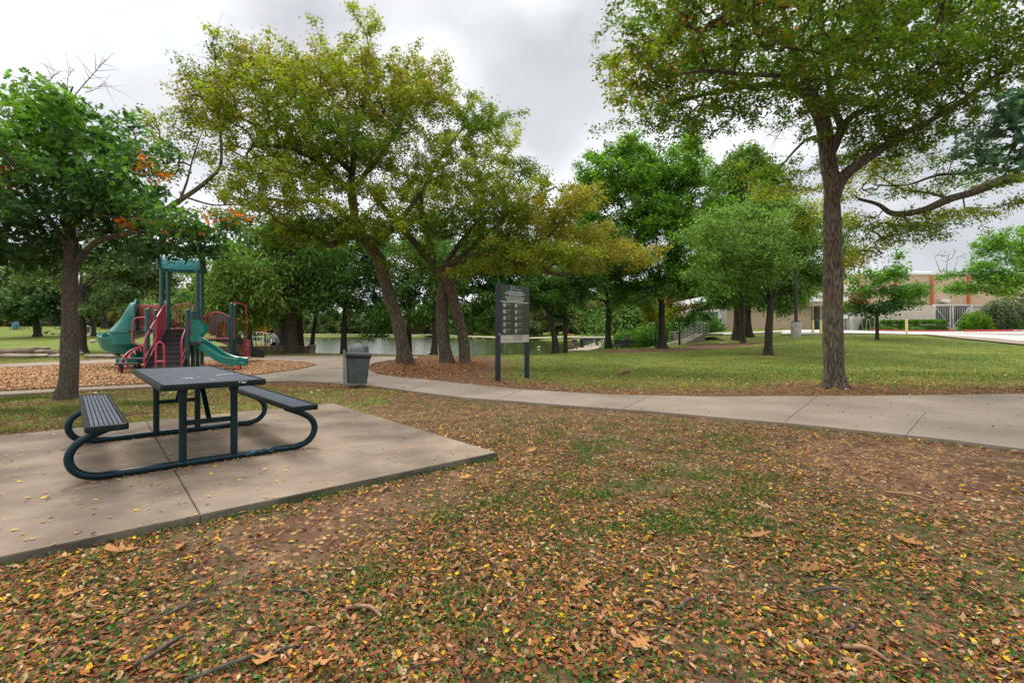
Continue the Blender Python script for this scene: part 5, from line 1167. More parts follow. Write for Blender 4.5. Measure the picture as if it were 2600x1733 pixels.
# decks
def deck(pts, zt, th=.07, name='platform'):
    mb = MB(); mb.poly3([Lp(p) + Vector((0, 0, zt)) for p in pts], (0, 0, -th)); o = mb.build(name, M['pg_deck'], pg); return o
deck([c[0], c[2], c[3], c[1]], 1.32)
deck([c[0] - e1 * .95, c[0], c[1], c[1] - e1 * .95], 1.30)
LD = [c[2] + e1 * .06 + e2 * .1, R1_, R2_, c[3] + e1 * .06]
deck(LD, .98)
deck([p_[2] - e1 * .05, p_[2] + e1 * .35, p_[3] + e1 * .35, p_[3] - e1 * .05], .92)
# barriers
def barrier(p, q, zb, zt, n, m='pg_pink', arch_=0.0, name='barrier', rt=.013, rr_=.02):
    p = Lp(p); q = Lp(q); d = q - p
    def top(t): return zt + (arch_ * max(0, math.sin(math.pi * (t - .12) / .76)) ** .8 if .12 < t < .88 else 0)
    mb = MB(); pts = [p + d * t + Vector((0, 0, top(t))) for t in np.linspace(0, 1, 17)]; mb.tube(pts, rr_, 8)
    mb.tube([p + Vector((0, 0, zb)), q + Vector((0, 0, zb))], rr_, 8)
    for i in range(n):
        t = (i + .5) / n; a = p + d * t; mb.tube([a + Vector((0, 0, zb)), a + Vector((0, 0, top(t)))], rt, 6)
    return mb.build(name, M[m], pg, True, 60)
hoodP = W(345, 800, 16.95); hoodP.z = 0
barrier(C1 - e1 * .06, hoodP, 1.36, 2.17, 9)
barrier(c[1], c[3], 1.36, 2.13, 11, arch_=.16)
barrier(c[1] - e1 * .9, c[1], 1.36, 2.15, 8)
barrier(c[2] + e1 * .15, R1_, 1.02, 1.80, 11, arch_=.15)
barrier(R1_, R2_, 1.02, 1.80, 4)
# solid green panel with an arched opening at the back of the low deck
a_ = Lp(c[3] + e1 * .25 + e2 * .1); b_ = Lp(R2_ - e1 * .05); dx = b_ - a_; n_ = Vector((-dx.y, dx.x, 0)).normalized() * .03
def pp_(t, zz): return a_ + dx * t + Vector((0, 0, zz))
out = [pp_(0, 1.1), pp_(0, 1.82)] + [pp_(t, 1.82 + .16 * math.sin(math.pi * (t - .1) / .8)) for t in np.linspace(.12, .88, 9)] + [pp_(1, 1.82), pp_(1, 1.1)]
hole = [pp_(.76, 1.1), pp_(.76, 1.45)] + [pp_(.52 + .24 * math.cos(a), 1.45 + .2 * math.sin(a)) for a in np.linspace(.2, math.pi - .2, 9)] + [pp_(.28, 1.45), pp_(.28, 1.1)]
mb = MB(); mb.poly3(out + hole, n_); mb.build('arched_panel', M['pg_slide'], pg)
# stairs: eight treads between the front posts up to the deck
s_top = (Lp(c[0]) + Lp(c[2])) / 2 + e1 * .02; s_bot = Lp((p_[0] + p_[2]) / 2) - e2 * .62 - e1 * .02
mb = MB(); me_ = MB(); ns = 9
for i in range(ns):
    t = (i + .5) / ns; cen = s_top * (1 - t) + s_bot * t; zt = 1.30 * (1 - (i + 1) / (ns + .3)); w_ = .86 + .05 * t
    rot = Matrix((e1, e2, Vector((0, 0, 1)))).transposed()
    mb.box(cen + Vector((0, 0, zt - .015)), (w_, .27, .03), rot)
    mb.box(cen + e2 * .125 + Vector((0, 0, zt + .07)), (w_, .02, .145), rot)
    me_.box(cen - e2 * .137 + Vector((0, 0, zt - .012)), (w_ + .004, .02, .04), rot)
for sx in (-1, 1):
    mb.beam(s_top + e1 * sx * .45 + Vector((0, 0, 1.18)), s_bot + e1 * sx * .48 + Vector((0, 0, .0)), .03, .22)
stp = mb.build('stairs', M['pg_deck'], pg); me_.build('tread_edge', M['pg_edge']).parent = stp
# transfer step low at the left
tp_ = WL(326, 950, 14.6); mb = MB(); mb.box((tp_.x, tp_.y, .30), (.55, .5, .05), Matrix((e1, e2, Vector((0, 0, 1)))).transposed())
for sx in (-1, 1): mb.box((tp_.x + sx * .2, tp_.y, .12), (.05, .05, .36))
mb.build('transfer_step', M['pg_deck'], pg)
mb = MB(); q_ = WL(352, 945, 15.0); mb.box((q_.x, q_.y, .42), (.5, .5, .05), Matrix((e1, e2, Vector((0, 0, 1)))).transposed()); mb.box((q_.x, q_.y, .18), (.06, .06, .45)); mb.build('transfer_step', M['pg_deck'], pg)
def rail(pts, r=.022, m='pg_pink', name='handrail', k=8, n=5):
    mb = MB(); mb.tube([tuple(p) for p in cr([tuple(p) for p in pts], n)], r, k); return mb.build(name, M[m], pg, True, 70)
def hoop(pts, name='handrail', m='pg_pink', r=.022):
    return rail(list(pts), r, m, name, n=6)
# stair rails (both sides, two runs each)
for sx, offs in ((-1, (370, 386)), (1, (455.5, 469))):
    a0 = s_bot + e1 * sx * .47; a1 = s_bot * .45 + s_top * .55 + e1 * sx * .47
    lo_ = a0 + e2 * .10; hi_ = a1
    hoop([lo_ + Vector((0, 0, .0)), lo_ + Vector((0, 0, .55)), lo_ + e2 * .02 + Vector((0, 0, .98)), lo_ * .6 + hi_ * .4 + Vector((0, 0, 1.30)), hi_ + Vector((0, 0, 1.62)), hi_ + Vector((0, 0, 1.4)), hi_ + Vector((0, 0, .62))])
    mb = MB(); mb.tube([lo_ + Vector((0, 0, .45)), hi_ + Vector((0, 0, 1.05))], .016, 8); mb.tube([lo_ + Vector((0, 0, .22)), hi_ + Vector((0, 0, .80))], .016, 8); mb.build('rail_bar', M['pg_pink'], pg, True)
# solid pink side panel at the upper left of the stairs
u0 = s_top + e1 * -.46; u1 = s_top * .55 + s_bot * .45 + e1 * -.46
mb = MB(); mb.poly3([u0 + Vector((0, 0, 1.36)), u0 + Vector((0, 0, 2.15)), u0 * .9 + u1 * .1 + Vector((0, 0, 2.2)), u1 + Vector((0, 0, 1.75)), u1 + Vector((0, 0, .80))], e1 * .03); mb.build('side_panel', M['pg_pink'], pg)
# loop rail left, small hoop at the stair foot
q0 = Lp(P1) + e2 * .3
hoop([q0 + Vector((0, 0, 1.70)), q0 - e1 * .22 + Vector((0, 0, 1.70)), q0 - e1 * .42 + Vector((0, 0, 1.62)), q0 - e1 * .45 + Vector((0, 0, 1.2)), q0 - e1 * .42 + Vector((0, 0, .92)), q0 - e1 * .25 + Vector((0, 0, .84)), q0 + Vector((0, 0, .86))], 'loop_rail')
hq = s_bot - e2 * .12 - e1 * .04
hoop([hq - e1 * .10 + Vector((0, 0, -.05)), hq - e1 * .10 + Vector((0, 0, .72)), hq - e1 * .07 + Vector((0, 0, .88)), hq + Vector((0, 0, .94)), hq + e1 * .07 + Vector((0, 0, .88)), hq + e1 * .10 + Vector((0, 0, .72)), hq + e1 * .10 + Vector((0, 0, -.05))], 'hoop_handle', r=.026)
mb = MB(); mb.tube([hq - e1 * .1 + Vector((0, 0, .36)), hq + e1 * .1 + Vector((0, 0, .36))], .022, 8); mb.build('hoop_bar', M['pg_pink'], pg, True)
# straight slide to the right
def slide(path, w, name, m, lip=.16, side=None, parent=pg):
    """path: list of points; trough section swept along it"""
    P = cr([tuple(p) for p in path], 6); rings = []
    for i, p in enumerate(P):
        t = Vector(P[min(i + 1, len(P) - 1)]) - Vector(P[max(i - 1, 0)]); t.z = 0; t.normalize(); sdir_ = Vector((t.y, -t.x, 0))
        p = Vector(p); s = []
        for a, h in ((-w / 2 - .03, -.06), (-w / 2 - .03, lip), (-w / 2 - .01, lip + .02), (-w / 2 + .03, lip), (-w / 2 + .05, .03), (0, 0), (w / 2 - .05, .03), (w / 2 - .03, lip), (w / 2 + .01, lip + .02), (w / 2 + .03, lip), (w / 2 + .03, -.06), (0, -.07)):
            s.append(p + sdir_ * a + Vector((0, 0, h)))
        rings.append(s)
    mb = MB(); mb.loft(rings); return mb.build(name, M[m], parent, True, 45)
st0 = (Lp(p_[2]) + Lp(p_[3])) / 2 + e1 * .08
se = WL(617, 918, 15.9)
dr = (se - st0); dr.z = 0
slide([st0 + Vector((0, 0, .90)), st0 + dr * .10 + Vector((0, 0, .88)), st0 + dr * .28 + Vector((0, 0, .70)), st0 + dr * .55 + Vector((0, 0, .40)), st0 + dr * .75 + Vector((0, 0, .27)), st0 + dr * .9 + Vector((0, 0, .24)), st0 + dr + Vector((0, 0, .22))], .46, 'straight_slide', 'pg_slide')
mb = MB(); 
for q in (WL(605, 930, 15.55), WL(611, 930, 16.0)): mb.tube([(q.x, q.y, -.1), (q.x, q.y, .2)], .03, 8)
mb.build('slide_leg', M['pg_pink'], pg, True)
# hood at the slide's head: two moulded cheeks
for q in (Lp(p_[2]) + e1 * .1, Lp(p_[3]) + e1 * .1):
    mb = MB(); pr_ = [(0, .92), (0, 1.62), (.08, 1.66), (.20, 1.60), (.34, 1.45), (.36, 1.28), (.22, 1.12), (.14, .95)]
    mb.poly3([q + e1 * a + Vector((0, 0, h)) for a, h in pr_], e2 * .05); mb.build('slide_cheek', M['pg_slide'], pg)
# spiral slide on the left: hood, then a trough winding down
sc_ = WL(322, 900, 17.3); sc_.z = 0; SR = .56
hd0 = Lp(hoodP)
pts = []
for i in range(26):
    t = i / 25.0; a = math.radians(20) + t * math.radians(385); rr2 = SR * .82
    pts.append((sc_.x + rr2 * math.cos(a) , sc_.y + rr2 * math.sin(a), 1.28 - 1.02 * t ** .9, a))
rings = []
for (x, y, zz, a) in pts:
    ca, sa = math.cos(a), math.sin(a); o_ = Vector((ca, sa, 0)); s = []
    hw = .27
    for u_, h in ((-hw, -.05), (-hw, .15), (-hw + .03, .16), (-hw + .06, .04), (0, 0), (hw - .04, .06), (hw, .25), (hw + .05, .42), (hw + .09, .42), (hw + .06, .20), (hw - .02, -.02), (0, -.08)):
        s.append(Vector((x, y, zz)) + o_ * u_ + Vector((0, 0, h)))
    rings.append(s)
mb = MB(); mb.loft(rings); mb.build('spiral_slide', M['pg_slide'], pg, True, 45)
# closed upper shell of the spiral: a swept hood from the deck
sh = []
w0 = hd0 + e2 * .05
prof0 = [(-.42, 1.28), (-.42, 1.75), (-.36, 2.12), (-.18, 2.30), (0, 2.33), (.18, 2.30), (.36, 2.12), (.42, 1.75), (.42, 1.28)]
def shell(cen, ax, sx_, z0_, zs): return [cen + ax * (a * sx_) + Vector((0, 0, z0_ + (h - 1.28) * zs)) for a, h in prof0]
ax0 = e2.copy()
S = [shell(w0, e2, 1, 1.22, 1.02), shell(w0 - e1 * .12, e2, 1.04, 1.22, 1.0), shell(w0 - e1 * .28, (e2 - e1 * .1).normalized(), 1.1, 1.22, .74), shell(w0 - e1 * .44, (e2 - e1 * .25).normalized(), 1.12, 1.20, .48), shell(w0 - e1 * .58, (e2 - e1 * .4).normalized(), 1.05, 1.16, .33), shell(w0 - e1 * .70, (e2 - e1 * .5).normalized(), .85, 1.12, .2), shell(w0 - e1 * .78, (e2 - e1 * .5).normalized(), .5, 1.08, .08)]
mbw = MB(); wpts = cr([tuple(w0 - e2 * .45), tuple(w0 - e2 * .47 - e1 * .3), tuple(w0 - e2 * .40 - e1 * .50), tuple(w0 - e2 * .15 - e1 * .70), tuple(w0 + e2 * .15 - e1 * .75)], 5)
mbw.loft([[(q[0], q[1], 1.26), (q[0] - .02, q[1] - .045, 1.27), (q[0] - .02, q[1] - .045, 1.22), (q[0], q[1] - .01, 1.20), (q[0] + .02, q[1] + .01, .84 - .04 * i / len(wpts)), (q[0] + .05, q[1] + .04, .84), (q[0] + .03, q[1] + .04, 1.2)] for i, q in enumerate(wpts)])
mbw.build('chute_wall', M['pg_slide'], pg, True, 40)
mb = MB(); mb.loft(S, closed=False, caps=False)
bmesh.ops.recalc_face_normals(mb.b, faces=mb.b.faces)
bmesh.ops.solidify(mb.b, geom=list(mb.b.faces), thickness=.03)
mb.build('slide_hood', M['pg_slide'], pg, True, 45)
mb = MB(); mb.poly3([w0 + e2 * a * 1.08 + Vector((0, 0, h)) for a, h in [(-.42, 1.2), (-.42, 1.8), (-.36, 2.18), (-.15, 2.38), (.15, 2.38), (.36, 2.18), (.42, 1.8), (.42, 1.2), (.25, 1.2), (.25, 1.9), (.1, 2.05), (-.1, 2.05), (-.25, 1.9), (-.25, 1.2)]], e1 * .05); mb.build('hood_frame', M['pg_slide'], pg)
# bowl below the hood
rings = []
for i in range(13):
    a = math.radians(95 + i * 15.5); ca, sa = math.cos(a), math.sin(a); o_ = Vector((ca, sa, 0)); zz = 1.16 - .6 * (i / 12.0)
    rings.append([sc_ + o_ * r_ + Vector((0, 0, zz + h)) for r_, h in ((.26, .0), (.26, -.08), (.50, -.16), (.70, .06), (.75, .34), (.70, .35), (.65, .10), (.48, -.08))])
mb = MB(); mb.loft(rings); mb.build('slide_bowl', M['pg_slide'], pg, True, 45)
mb = MB(); mb.tube([(sc_.x, sc_.y, -.1), (sc_.x, sc_.y, 1.2)], .05, 12); mb.build('centre_post', M['pg_green'], pg, True)
# exit chute of the spiral, towards the left front
slide([sc_ + Vector((.56, .05, .42)), sc_ + Vector((.95, -.45, .32)), sc_ + Vector((1.10, -.95, .26)), sc_ + Vector((.78, -1.38, .22))], .42, 'exit_chute', 'pg_slide', .14)
mb = MB(); mb.tube([(sc_.x + .9, sc_.y - 1.2, -.1), (sc_.x + .9, sc_.y - 1.2, .18)], .04, 8); mb.build('chute_leg', M['pg_deck'], pg, True)
# arched ladder on the left
for k_, (x0, y0, Z0, x1, y1, Z1) in enumerate([(298.5, 952, 14.5, 368, 888, 16.0), (315, 945, 15.3, 370, 895, 16.6)]):
    a = WL(x0, 842, Z0); a.z = -.05; b_ = WL(x1, 842, Z1); b_.z = 0
    mb = MB(); pts = [tuple(a.lerp(b_, f) * 1 + Vector((0, 0, 0))) for f in ()]
    hh = (.0, .28, .52, .68, .76, .80); ff = (0, .07, .22, .45, .72, 1)
    P_ = [(a.x + (b_.x - a.x) * f, a.y + (b_.y - a.y) * f, h * (.98 if k_ == 0 else .92)) for f, h in zip(ff, hh)]
    mb.tube([tuple(q) for q in cr(P_, 5)], .024, 8); mb.build('arch_rail', M['pg_pink'], pg, True, 70)
    if k_ == 0: PA = P_
    else: PB = P_
for i in range(1, 6):
    a = Vector(PA[i]); b_ = Vector(PB[i]); m_ = (a + b_) / 2 + Vector((.10, -.02, -.12))
    mb = MB(); mb.tube([tuple(q) for q in cr([tuple(a), tuple(m_), tuple(b_)], 5)], .018, 7); mb.build('arch_rung', M['pg_pink'], pg, True, 70)
# coil climber at the right
cb = Lp(G0(625, 926.5)); tp2 = Lp(R1_)
mb = MB(); mb.tube([tuple(q) for q in cr([tuple(tp2 + Vector((.05, 0, 2.28))), tuple(tp2 * .4 + cb * .6 + Vector((0, 0, 2.29))), (cb.x - .08, cb.y, 2.26), (cb.x, cb.y, 2.15), (cb.x, cb.y, 1.9), (cb.x, cb.y, 1.0), (cb.x, cb.y, -.1)], 6)], .024, 10); mb.build('coil_pole', M['pg_red'], pg, True, 70)
mb = MB(); mb.tube([(cb.x + .15 * math.cos(a), cb.y + .15 * math.sin(a), .06 + a / (2 * math.pi) * .094) for a in np.arange(0, 2 * math.pi * 9.5, .35)], .011, 6); mb.build('coil', M['pg_red'], pg, True, 80)
# dark enclosed slide dropping behind the low deck
bs0 = (Lp(R0) + Lp(R2_)) / 2 + Vector((.1, .1, 0))
slide([bs0 + Vector((0, 0, .92)), bs0 + Vector((.1, .5, .78)), bs0 + Vector((.3, 1.2, .35)), bs0 + Vector((.45, 1.7, .22))], .62, 'back_slide', 'pg_black', .25)

# worn paint on the front base tube, bolts on the brackets
mb = MB(); rs = random.Random(8); y = -.866
for i in range(26):
    x = rs.uniform(.30, .86); a = rs.uniform(-.2, 1.1); mb.box((x, y - .0315 * math.cos(a), .031 + .0315 * math.sin(a)), (rs.uniform(.006, .05), .0015, rs.uniform(.002, .007)), Matrix.Rotation(-a, 3, 'X'))
for o_ in pt.children:
    if o_.name.startswith('base_frame') and o_.data.vertices[0].co.y < 0: fr_ = o_
mb.build('worn_paint', pmat('scuff_blue', (.16, .22, .26), .7, c2=(.03, .10, .22), scale=14)).parent = fr_
for sy in (-1, 1):
    for sx in (-1, 1):
        mb = MB()
        for dx in (-.07, .07): mb.lathe((sx * .73 + dx, sy * .866 - .012, .425), [(.009, 0), (.009, .006)], 8)
        mb.build('bolts', M['galv'], pt)
# ---------------------------------------------------------------- the building
M['brick_tan'] = pmat('tan_brick', (.64, .47, .32), .9, c2=(.56, .40, .27), scale=3)
def brick(m, w=.30, h=.10, mortar=(.38, .30, .23)):
    t = m.node_tree; b = t.nodes['Principled BSDF']; l = t.links.new
    br = N(t, 'ShaderNodeTexBrick'); br.inputs['Scale'].default_value = 1.0; br.inputs['Brick Width'].default_value = w; br.inputs['Row Height'].default_value = h; br.inputs['Mortar Size'].default_value = .008
    co = N(t, 'ShaderNodeTexCoord'); mpp = N(t, 'ShaderNodeMapping'); mpp.inputs['Rotation'].default_value = (R(90), 0, 0); l(co.outputs['Object'], mpp.inputs[0]); l(mpp.outputs[0], br.inputs['Vector'])
    src = b.inputs['Base Color'].links[0].from_socket
    l(src, br.inputs['Color1']); mu = N(t, 'ShaderNodeVectorMath', operation='SCALE'); mu.inputs['Scale'].default_value = .88; l(src, mu.inputs[0]); l(mu.outputs[0], br.inputs['Color2']); br.inputs['Mortar'].default_value = (*mortar, 1)
    l(br.outputs['Color'], b.inputs['Base Color'])
brick(M['brick_tan'])
M['brick_pink'] = pmat('pale_brick', (.74, .63, .54), .9, c2=(.66, .56, .48), scale=2.5); brick(M['brick_pink'], .4, .2, (.5, .42, .36))
M['white_trim'] = pmat('white_trim', (.80, .79, .77), .7, c2=(.70, .69, .67), scale=3)
M['orange'] = pmat('orange_pilaster', (.60, .15, .07), .6, c2=(.52, .13, .06), scale=3)
M['dark_glass'] = pmat('dark_glass', (.012, .018, .028), .08, c2=(.01, .014, .02), scale=2, spec=.8)
M['glass_view'] = pmat('window_glass', (.20, .24, .19), .08, c2=(.05, .07, .05), scale=.9, spec=.8, stretch=(2, 2, .7), detail=3)
M['steel_white'] = pmat('white_steel', (.62, .62, .63), .5)
bx = thing('recreation_building', 'long low tan brick building with white fascia, orange pilasters and glass corner', 'building', (W(2000, 842, 52).x, 52, 1.5))
OB = Vector(bx.location)
def BB(name, px0, px1, Z, z0, z1, depth, m, parent=bx, dz=0, bev=0):
    """box whose front face shows between two columns at distance Z"""
    x0 = (px0 - 1300) / FPX * Z; x1 = (px1 - 1300) / FPX * Z
    mb = MB(); mb.box(((x0 + x1) / 2 - OB.x, Z + depth / 2 - OB.y, (z0 + z1) / 2 - OB.z), (x1 - x0, depth, z1 - z0), bev=bev)
    o = mb.build(name, M[m]); o.parent = parent; return o
def zz_(py, Z): return CH + (YH - py) / FPX * Z
BB('wall', 1836, 2060, 52, .9, zz_(767, 52), 9.8, 'brick_tan')
BB('wall', 2092, 2372, 52.0, .9, zz_(775, 52), 7.8, 'brick_pink')
BB('entrance_recess', 2060, 2092, 54.5, 1.2, zz_(776, 54.5), 6, 'dark_glass')
BB('door', 2063, 2074, 54.40, 1.6, zz_(790, 54.4), .06, 'dark_glass')
BB('entrance_soffit', 2056, 2096, 50.9, zz_(776, 50.9), zz_(765, 50.9), 4.5, 'brick_tan')
BB('fascia', 1790, 2056, 51.2, zz_(767, 51.2), zz_(752, 51.2), 10.4, 'white_trim')
BB('fascia', 2056, 2200, 50.6, zz_(765, 50.6), zz_(737, 50.6), 8.9, 'white_trim')
BB('hall_wall', 2120, 2760, 60, .9, zz_(697, 60), 18, 'brick_tan')
BB('roof_edge', 2118, 2762, 59.9, zz_(697, 59.9) + .002, zz_(692, 59.9), 18.2, 'white_trim')
for px in (2181, 2276, 2369, 2463, 2564, 2660):
    BB('pilaster', px - 3, px + 3, 59.75, 1.2, zz_(699, 59.75), .26, 'orange')
BB('upper_wall', 2138, 2178, 58.5, zz_(760, 58.5), zz_(716, 58.5), 1.6, 'brick_pink')
BB('rooftop_unit', 2265, 2311, 64, zz_(696, 64), zz_(684, 64), 2, 'steel_white'); BB('rooftop_curb', 2312, 2366, 66, zz_(698, 66), zz_(688, 66), 3, 'white_trim')
BB('awning', 2392, 2412, 59.4, zz_(766, 59.4), zz_(759, 59.4), .55, 'white_trim')
BB('wall', 2466, 2760, 54, .9, zz_(777, 54), 1.2, 'brick_pink')
BB('coping', 2464, 2762, 53.9, zz_(777, 53.9) + .002, zz_(774.5, 53.9), 1.4, 'white_trim')
BB('column', 2159, 2163.5, 50.5, .9, zz_(766, 50.5), .2, 'white_trim'); BB('column', 2166, 2169, 51, .9, zz_(766, 51), .15, 'white_trim')
# corrugated panel left of the tan wall and the window wing
g_ = MB(); Zg = 51.5
x0 = (1831 - 1300) / FPX * Zg; x1 = (1846 - 1300) / FPX * Zg
for i in range(7): g_.box((x0 + (x1 - x0) * (i + .5) / 7 - OB.x, Zg - OB.y, (zz_(786, Zg) + zz_(832, Zg)) / 2 - OB.z), (.045, .05, zz_(786, Zg) - zz_(832, Zg)))
g_.build('louvre_panel', M['steel_white'], bx)
def window(px0, px1, py0, py1, Z, m, mull=1, name='window'):
    f = BB(name, px0, px1, Z, zz_(py1, Z), zz_(py0, Z), .08, 'steel_white')
    x0 = (px0 - 1300) / FPX * Z; x1 = (px1 - 1300) / FPX * Z; z0 = zz_(py1, Z); z1 = zz_(py0, Z); n = mull + 1; w = (x1 - x0) / n
    for i in range(n):
        mb = MB(); mb.box((x0 + w * (i + .5) - OB.x, Z - .012 - OB.y, (z0 + z1) / 2 - OB.z), (w - .10, .02, z1 - z0 - .10)); mb.build('pane', M[m]).parent = f
for px0 in (1750, 1790):
    pass
window(1793, 1824, 792, 820, 49.5, 'glass_view', 1); window(1793, 1824, 821, 832, 49.5, 'dark_glass', 1)
window(1752, 1792, 794, 832, 51, 'glass_view', 1)
BB('wing_wall', 1792, 1826, 49.62, zz_(841, 49.6), zz_(832.5, 49.6), 2, 'brick_tan'); BB('wing_fascia', 1745, 1828, 49.4, zz_(791.6, 49.4), zz_(785, 49.4), 4, 'white_trim'); BB('corner_pier', 1824.5, 1831, 49.3, .6, zz_(784, 49.3), .5, 'white_trim')
BB('back_wing', 1745, 1836, 53.5, .5, zz_(786, 53.5), 5, 'brick_tan')
# the white double gate in the low wall
gt = thing('double_gate', 'white steel double gate with vertical bars and crossed diagonals in the building wall', 'gate', tuple(W(2418, 832, 52.5)))
OG = Vector(gt.location); Zg = 52.5; pxm = Zg / FPX
def GX_(px): return (px - 2418) * pxm
h_ = zz_(777, Zg) - OG.z + .1
mb = MB(); mb.box((0, .5, h_ / 2), (GX_(2466) - GX_(2370), .05, h_)); mb.build('backing', M['dark_glass'], gt)
for nm, a, b_ in (('gate_leaf', 2373, 2413), ('gate_leaf', 2420, 2461)):
    mb = MB(); 
    for px in (a, b_): mb.box((GX_(px), 0, h_ / 2), (.11, .09, h_))
    for zz in (.06, h_ - .06): mb.box(((GX_(a) + GX_(b_)) / 2, 0, zz), (GX_(b_) - GX_(a), .08, .12))
    lf = mb.build(nm, M['white_trim'], gt)
    mb = MB(); n = 9
    for i in range(n): x = GX_(a) + (GX_(b_) - GX_(a)) * (i + .5) / n; mb.box((x, .03, h_ / 2), (.055, .04, h_ - .2))
    mb.build('bars', pmat('bar_tan', (.45, .40, .36), .6)).parent = lf
    mb = MB(); s = 1 if a < 2400 else -1
    xa, xb = (GX_(a), GX_(b_)) if s > 0 else (GX_(b_), GX_(a)); mb.beam((xa, -.06, h_ - .15), (xb, -.06, .15), .03, .05); mb.build('diagonal', M['white_trim']).parent = lf
mb = MB(); mb.box((GX_(2416.5), -.07, h_ * .42), (.4, .05, .08)); mb.build('latch', M['steel_white'], gt)
mb = MB(); 
for px in (2370.5, 2464.5): mb.box((GX_(px), -.05, h_ / 2), (.18, .16, h_ + .1))
mb.box((0, -.05, h_ + .02), (GX_(2466) - GX_(2369), .14, .12)); mb.build('gate_frame', M['white_trim'], gt)
# kerbs
M['kerb_red'] = pmat('kerb_red', (.60, .045, .055), .7, c2=(.48, .08, .09), scale=4); M['kerb_grey'] = pmat('kerb_grey', (.45, .42, .38), .9)
def kerb(pts, m, name, w=.18, h=.15, dz=0):
    mb = MB(); P = [GP(px, Z) for px, Z in pts]
    for a, b_ in zip(P, P[1:]): mb.beam(a + Vector((0, 0, h / 2 + .04 + dz)), b_ + Vector((0, 0, h / 2 + .04 + dz)), w, h)
    return tag(mb.build(name, m), kind='structure')
kerb([(2213,46.2),(2226,48.1),(2260,48.2),(2340,48.2),(2422,48.2)], M['kerb_red'], 'kerb'); kerb([(2450,46.6),(2475,47.2),(2540,47.2),(2660,47.2)], M['kerb_red'], 'kerb', h=.2)
kp = GP(2586, 47.06, .17); text("FIRE LANE", kp.x, kp.z - .09, .24, M['white_trim'], None, name='kerb_lettering', y=kp.y - .02)
tag(bpy.data.objects['kerb_lettering'], kind='structure')
# bollards with signposts, light column
for i, (px, Z, lab, pst) in enumerate([(2064, 37.5, 'yellow bollard with a thin silver signpost, left one beside the big elm trunk', 1), (2084, 37.2, 'yellow bollard with a thin silver signpost, right one beside the big elm trunk', 1), (2302, 37.0, 'plain yellow bollard on the parking edge right of the young maple', 0)]):
    g = GP(px, Z); o = thing('bollard', lab, 'bollard', tuple(g), 0, 'yellow bollards')
    mb = MB(); mb.lathe((0, 0, 0), [(.085, -.2), (.085, 1.0 + .1 * (1 - pst)), (.06, 1.05 + .1 * (1 - pst)), (.002, 1.07 + .1 * (1 - pst))], 14); mb.build('post', pmat('bollard_yellow', (.68, .56, .20), .6, c2=(.58, .46, .14)), o, True)
    if pst: mb = MB(); mb.tube([(0, 0, 1.0), (0, 0, 2.75)], .028, 8); mb.build('signpost', M['steel_white'], o, True)
g = GP(2021, 33.0); lc_ = thing('lamp_column', 'dark square lamp column on a round concrete footing on the lawn', 'lamp post', tuple(g))
mb = MB(); mb.lathe((0, 0, 0), [(.31, -.3), (.31, .98), (.30, 1.0)], 26); mb.build('footing', pmat('footing', (.42, .38, .34), .9, c2=(.28, .25, .22), scale=4, bump=.004, bscale=20), lc_, True, 40)
mb = MB(); mb.box((0, 0, 1.035), (.38, .38, .07)); mb.build('base_plate', M['pg_deck'], lc_)
mb = MB(); mb.box((0, 0, 4.5), (.15, .15, 7.0)); mb.build('column', pmat('bronze', (.05, .042, .04), .5), lc_)
mb = MB(); mb.box((-.3, 0, 8.0), (.7, .3, .12)); mb.build('lamp_head', M['pg_deck'], lc_)
# bike rack
g = GP(2186, 46.5, .05); br_ = thing('bike_rack', 'wavy silver bike rack in front of the pale wall', 'bike rack', tuple(g))
P_ = []; 
for i in range(7): P_ += [(-.75 + i * .30, 0, .95 if i % 2 == 0 else .12), (-.75 + i * .30 + .08, 0, 1.02 if i % 2 == 0 else .05), (-.75 + i * .30 + .2, 0, 1.02 if i % 2 == 0 else .05)]
P_ = [(-.85, 0, -.1)] + P_ + [(1.32, 0, -.1)]
P_ = [(p[0] * 1.25, p[1], p[2]) for p in P_]
mb = MB(); mb.tube([tuple(q) for q in cr(P_, 4)], .03, 8); mb.build('wave_tube', M['galv'], br_, True)
# green bins and notice near the entrance
M['dkgreen'] = pmat('dark_green_plastic', (.006, .035, .035), .5)
for px, Z, lab in ((2075, 50.2, 'dark green waste drum beside the building entrance'),):
    g = GP(px, Z, .05); o = thing('waste_drum', lab, 'bin', tuple(g)); mb = MB(); mb.lathe((0, 0, 0), [(.30, 0), (.32, .9), (.30, .92), (.26, 1.02)], 18); mb.build('drum', M['dkgreen'], o, True, 40)
    mb = MB(); mb.lathe((0, 0, 0), [(.2, 1.02), (.2, 1.1)], 18); mb.build('lid', M['dkgreen'], o, True)
g = GP(2147, 49, .05); o = thing('wall_notice', 'small white notice on a stand before the pale wall beside the elm trunk', 'notice', tuple(g)); mb = MB(); mb.box((0, 0, 1.35), (.42, .03, .36)); mb.build('sheet', M['white_trim'], o); mb = MB(); mb.box((0, .04, .6), (.05, .05, 1.3)); mb.build('stand', M['dkgreen'], o)

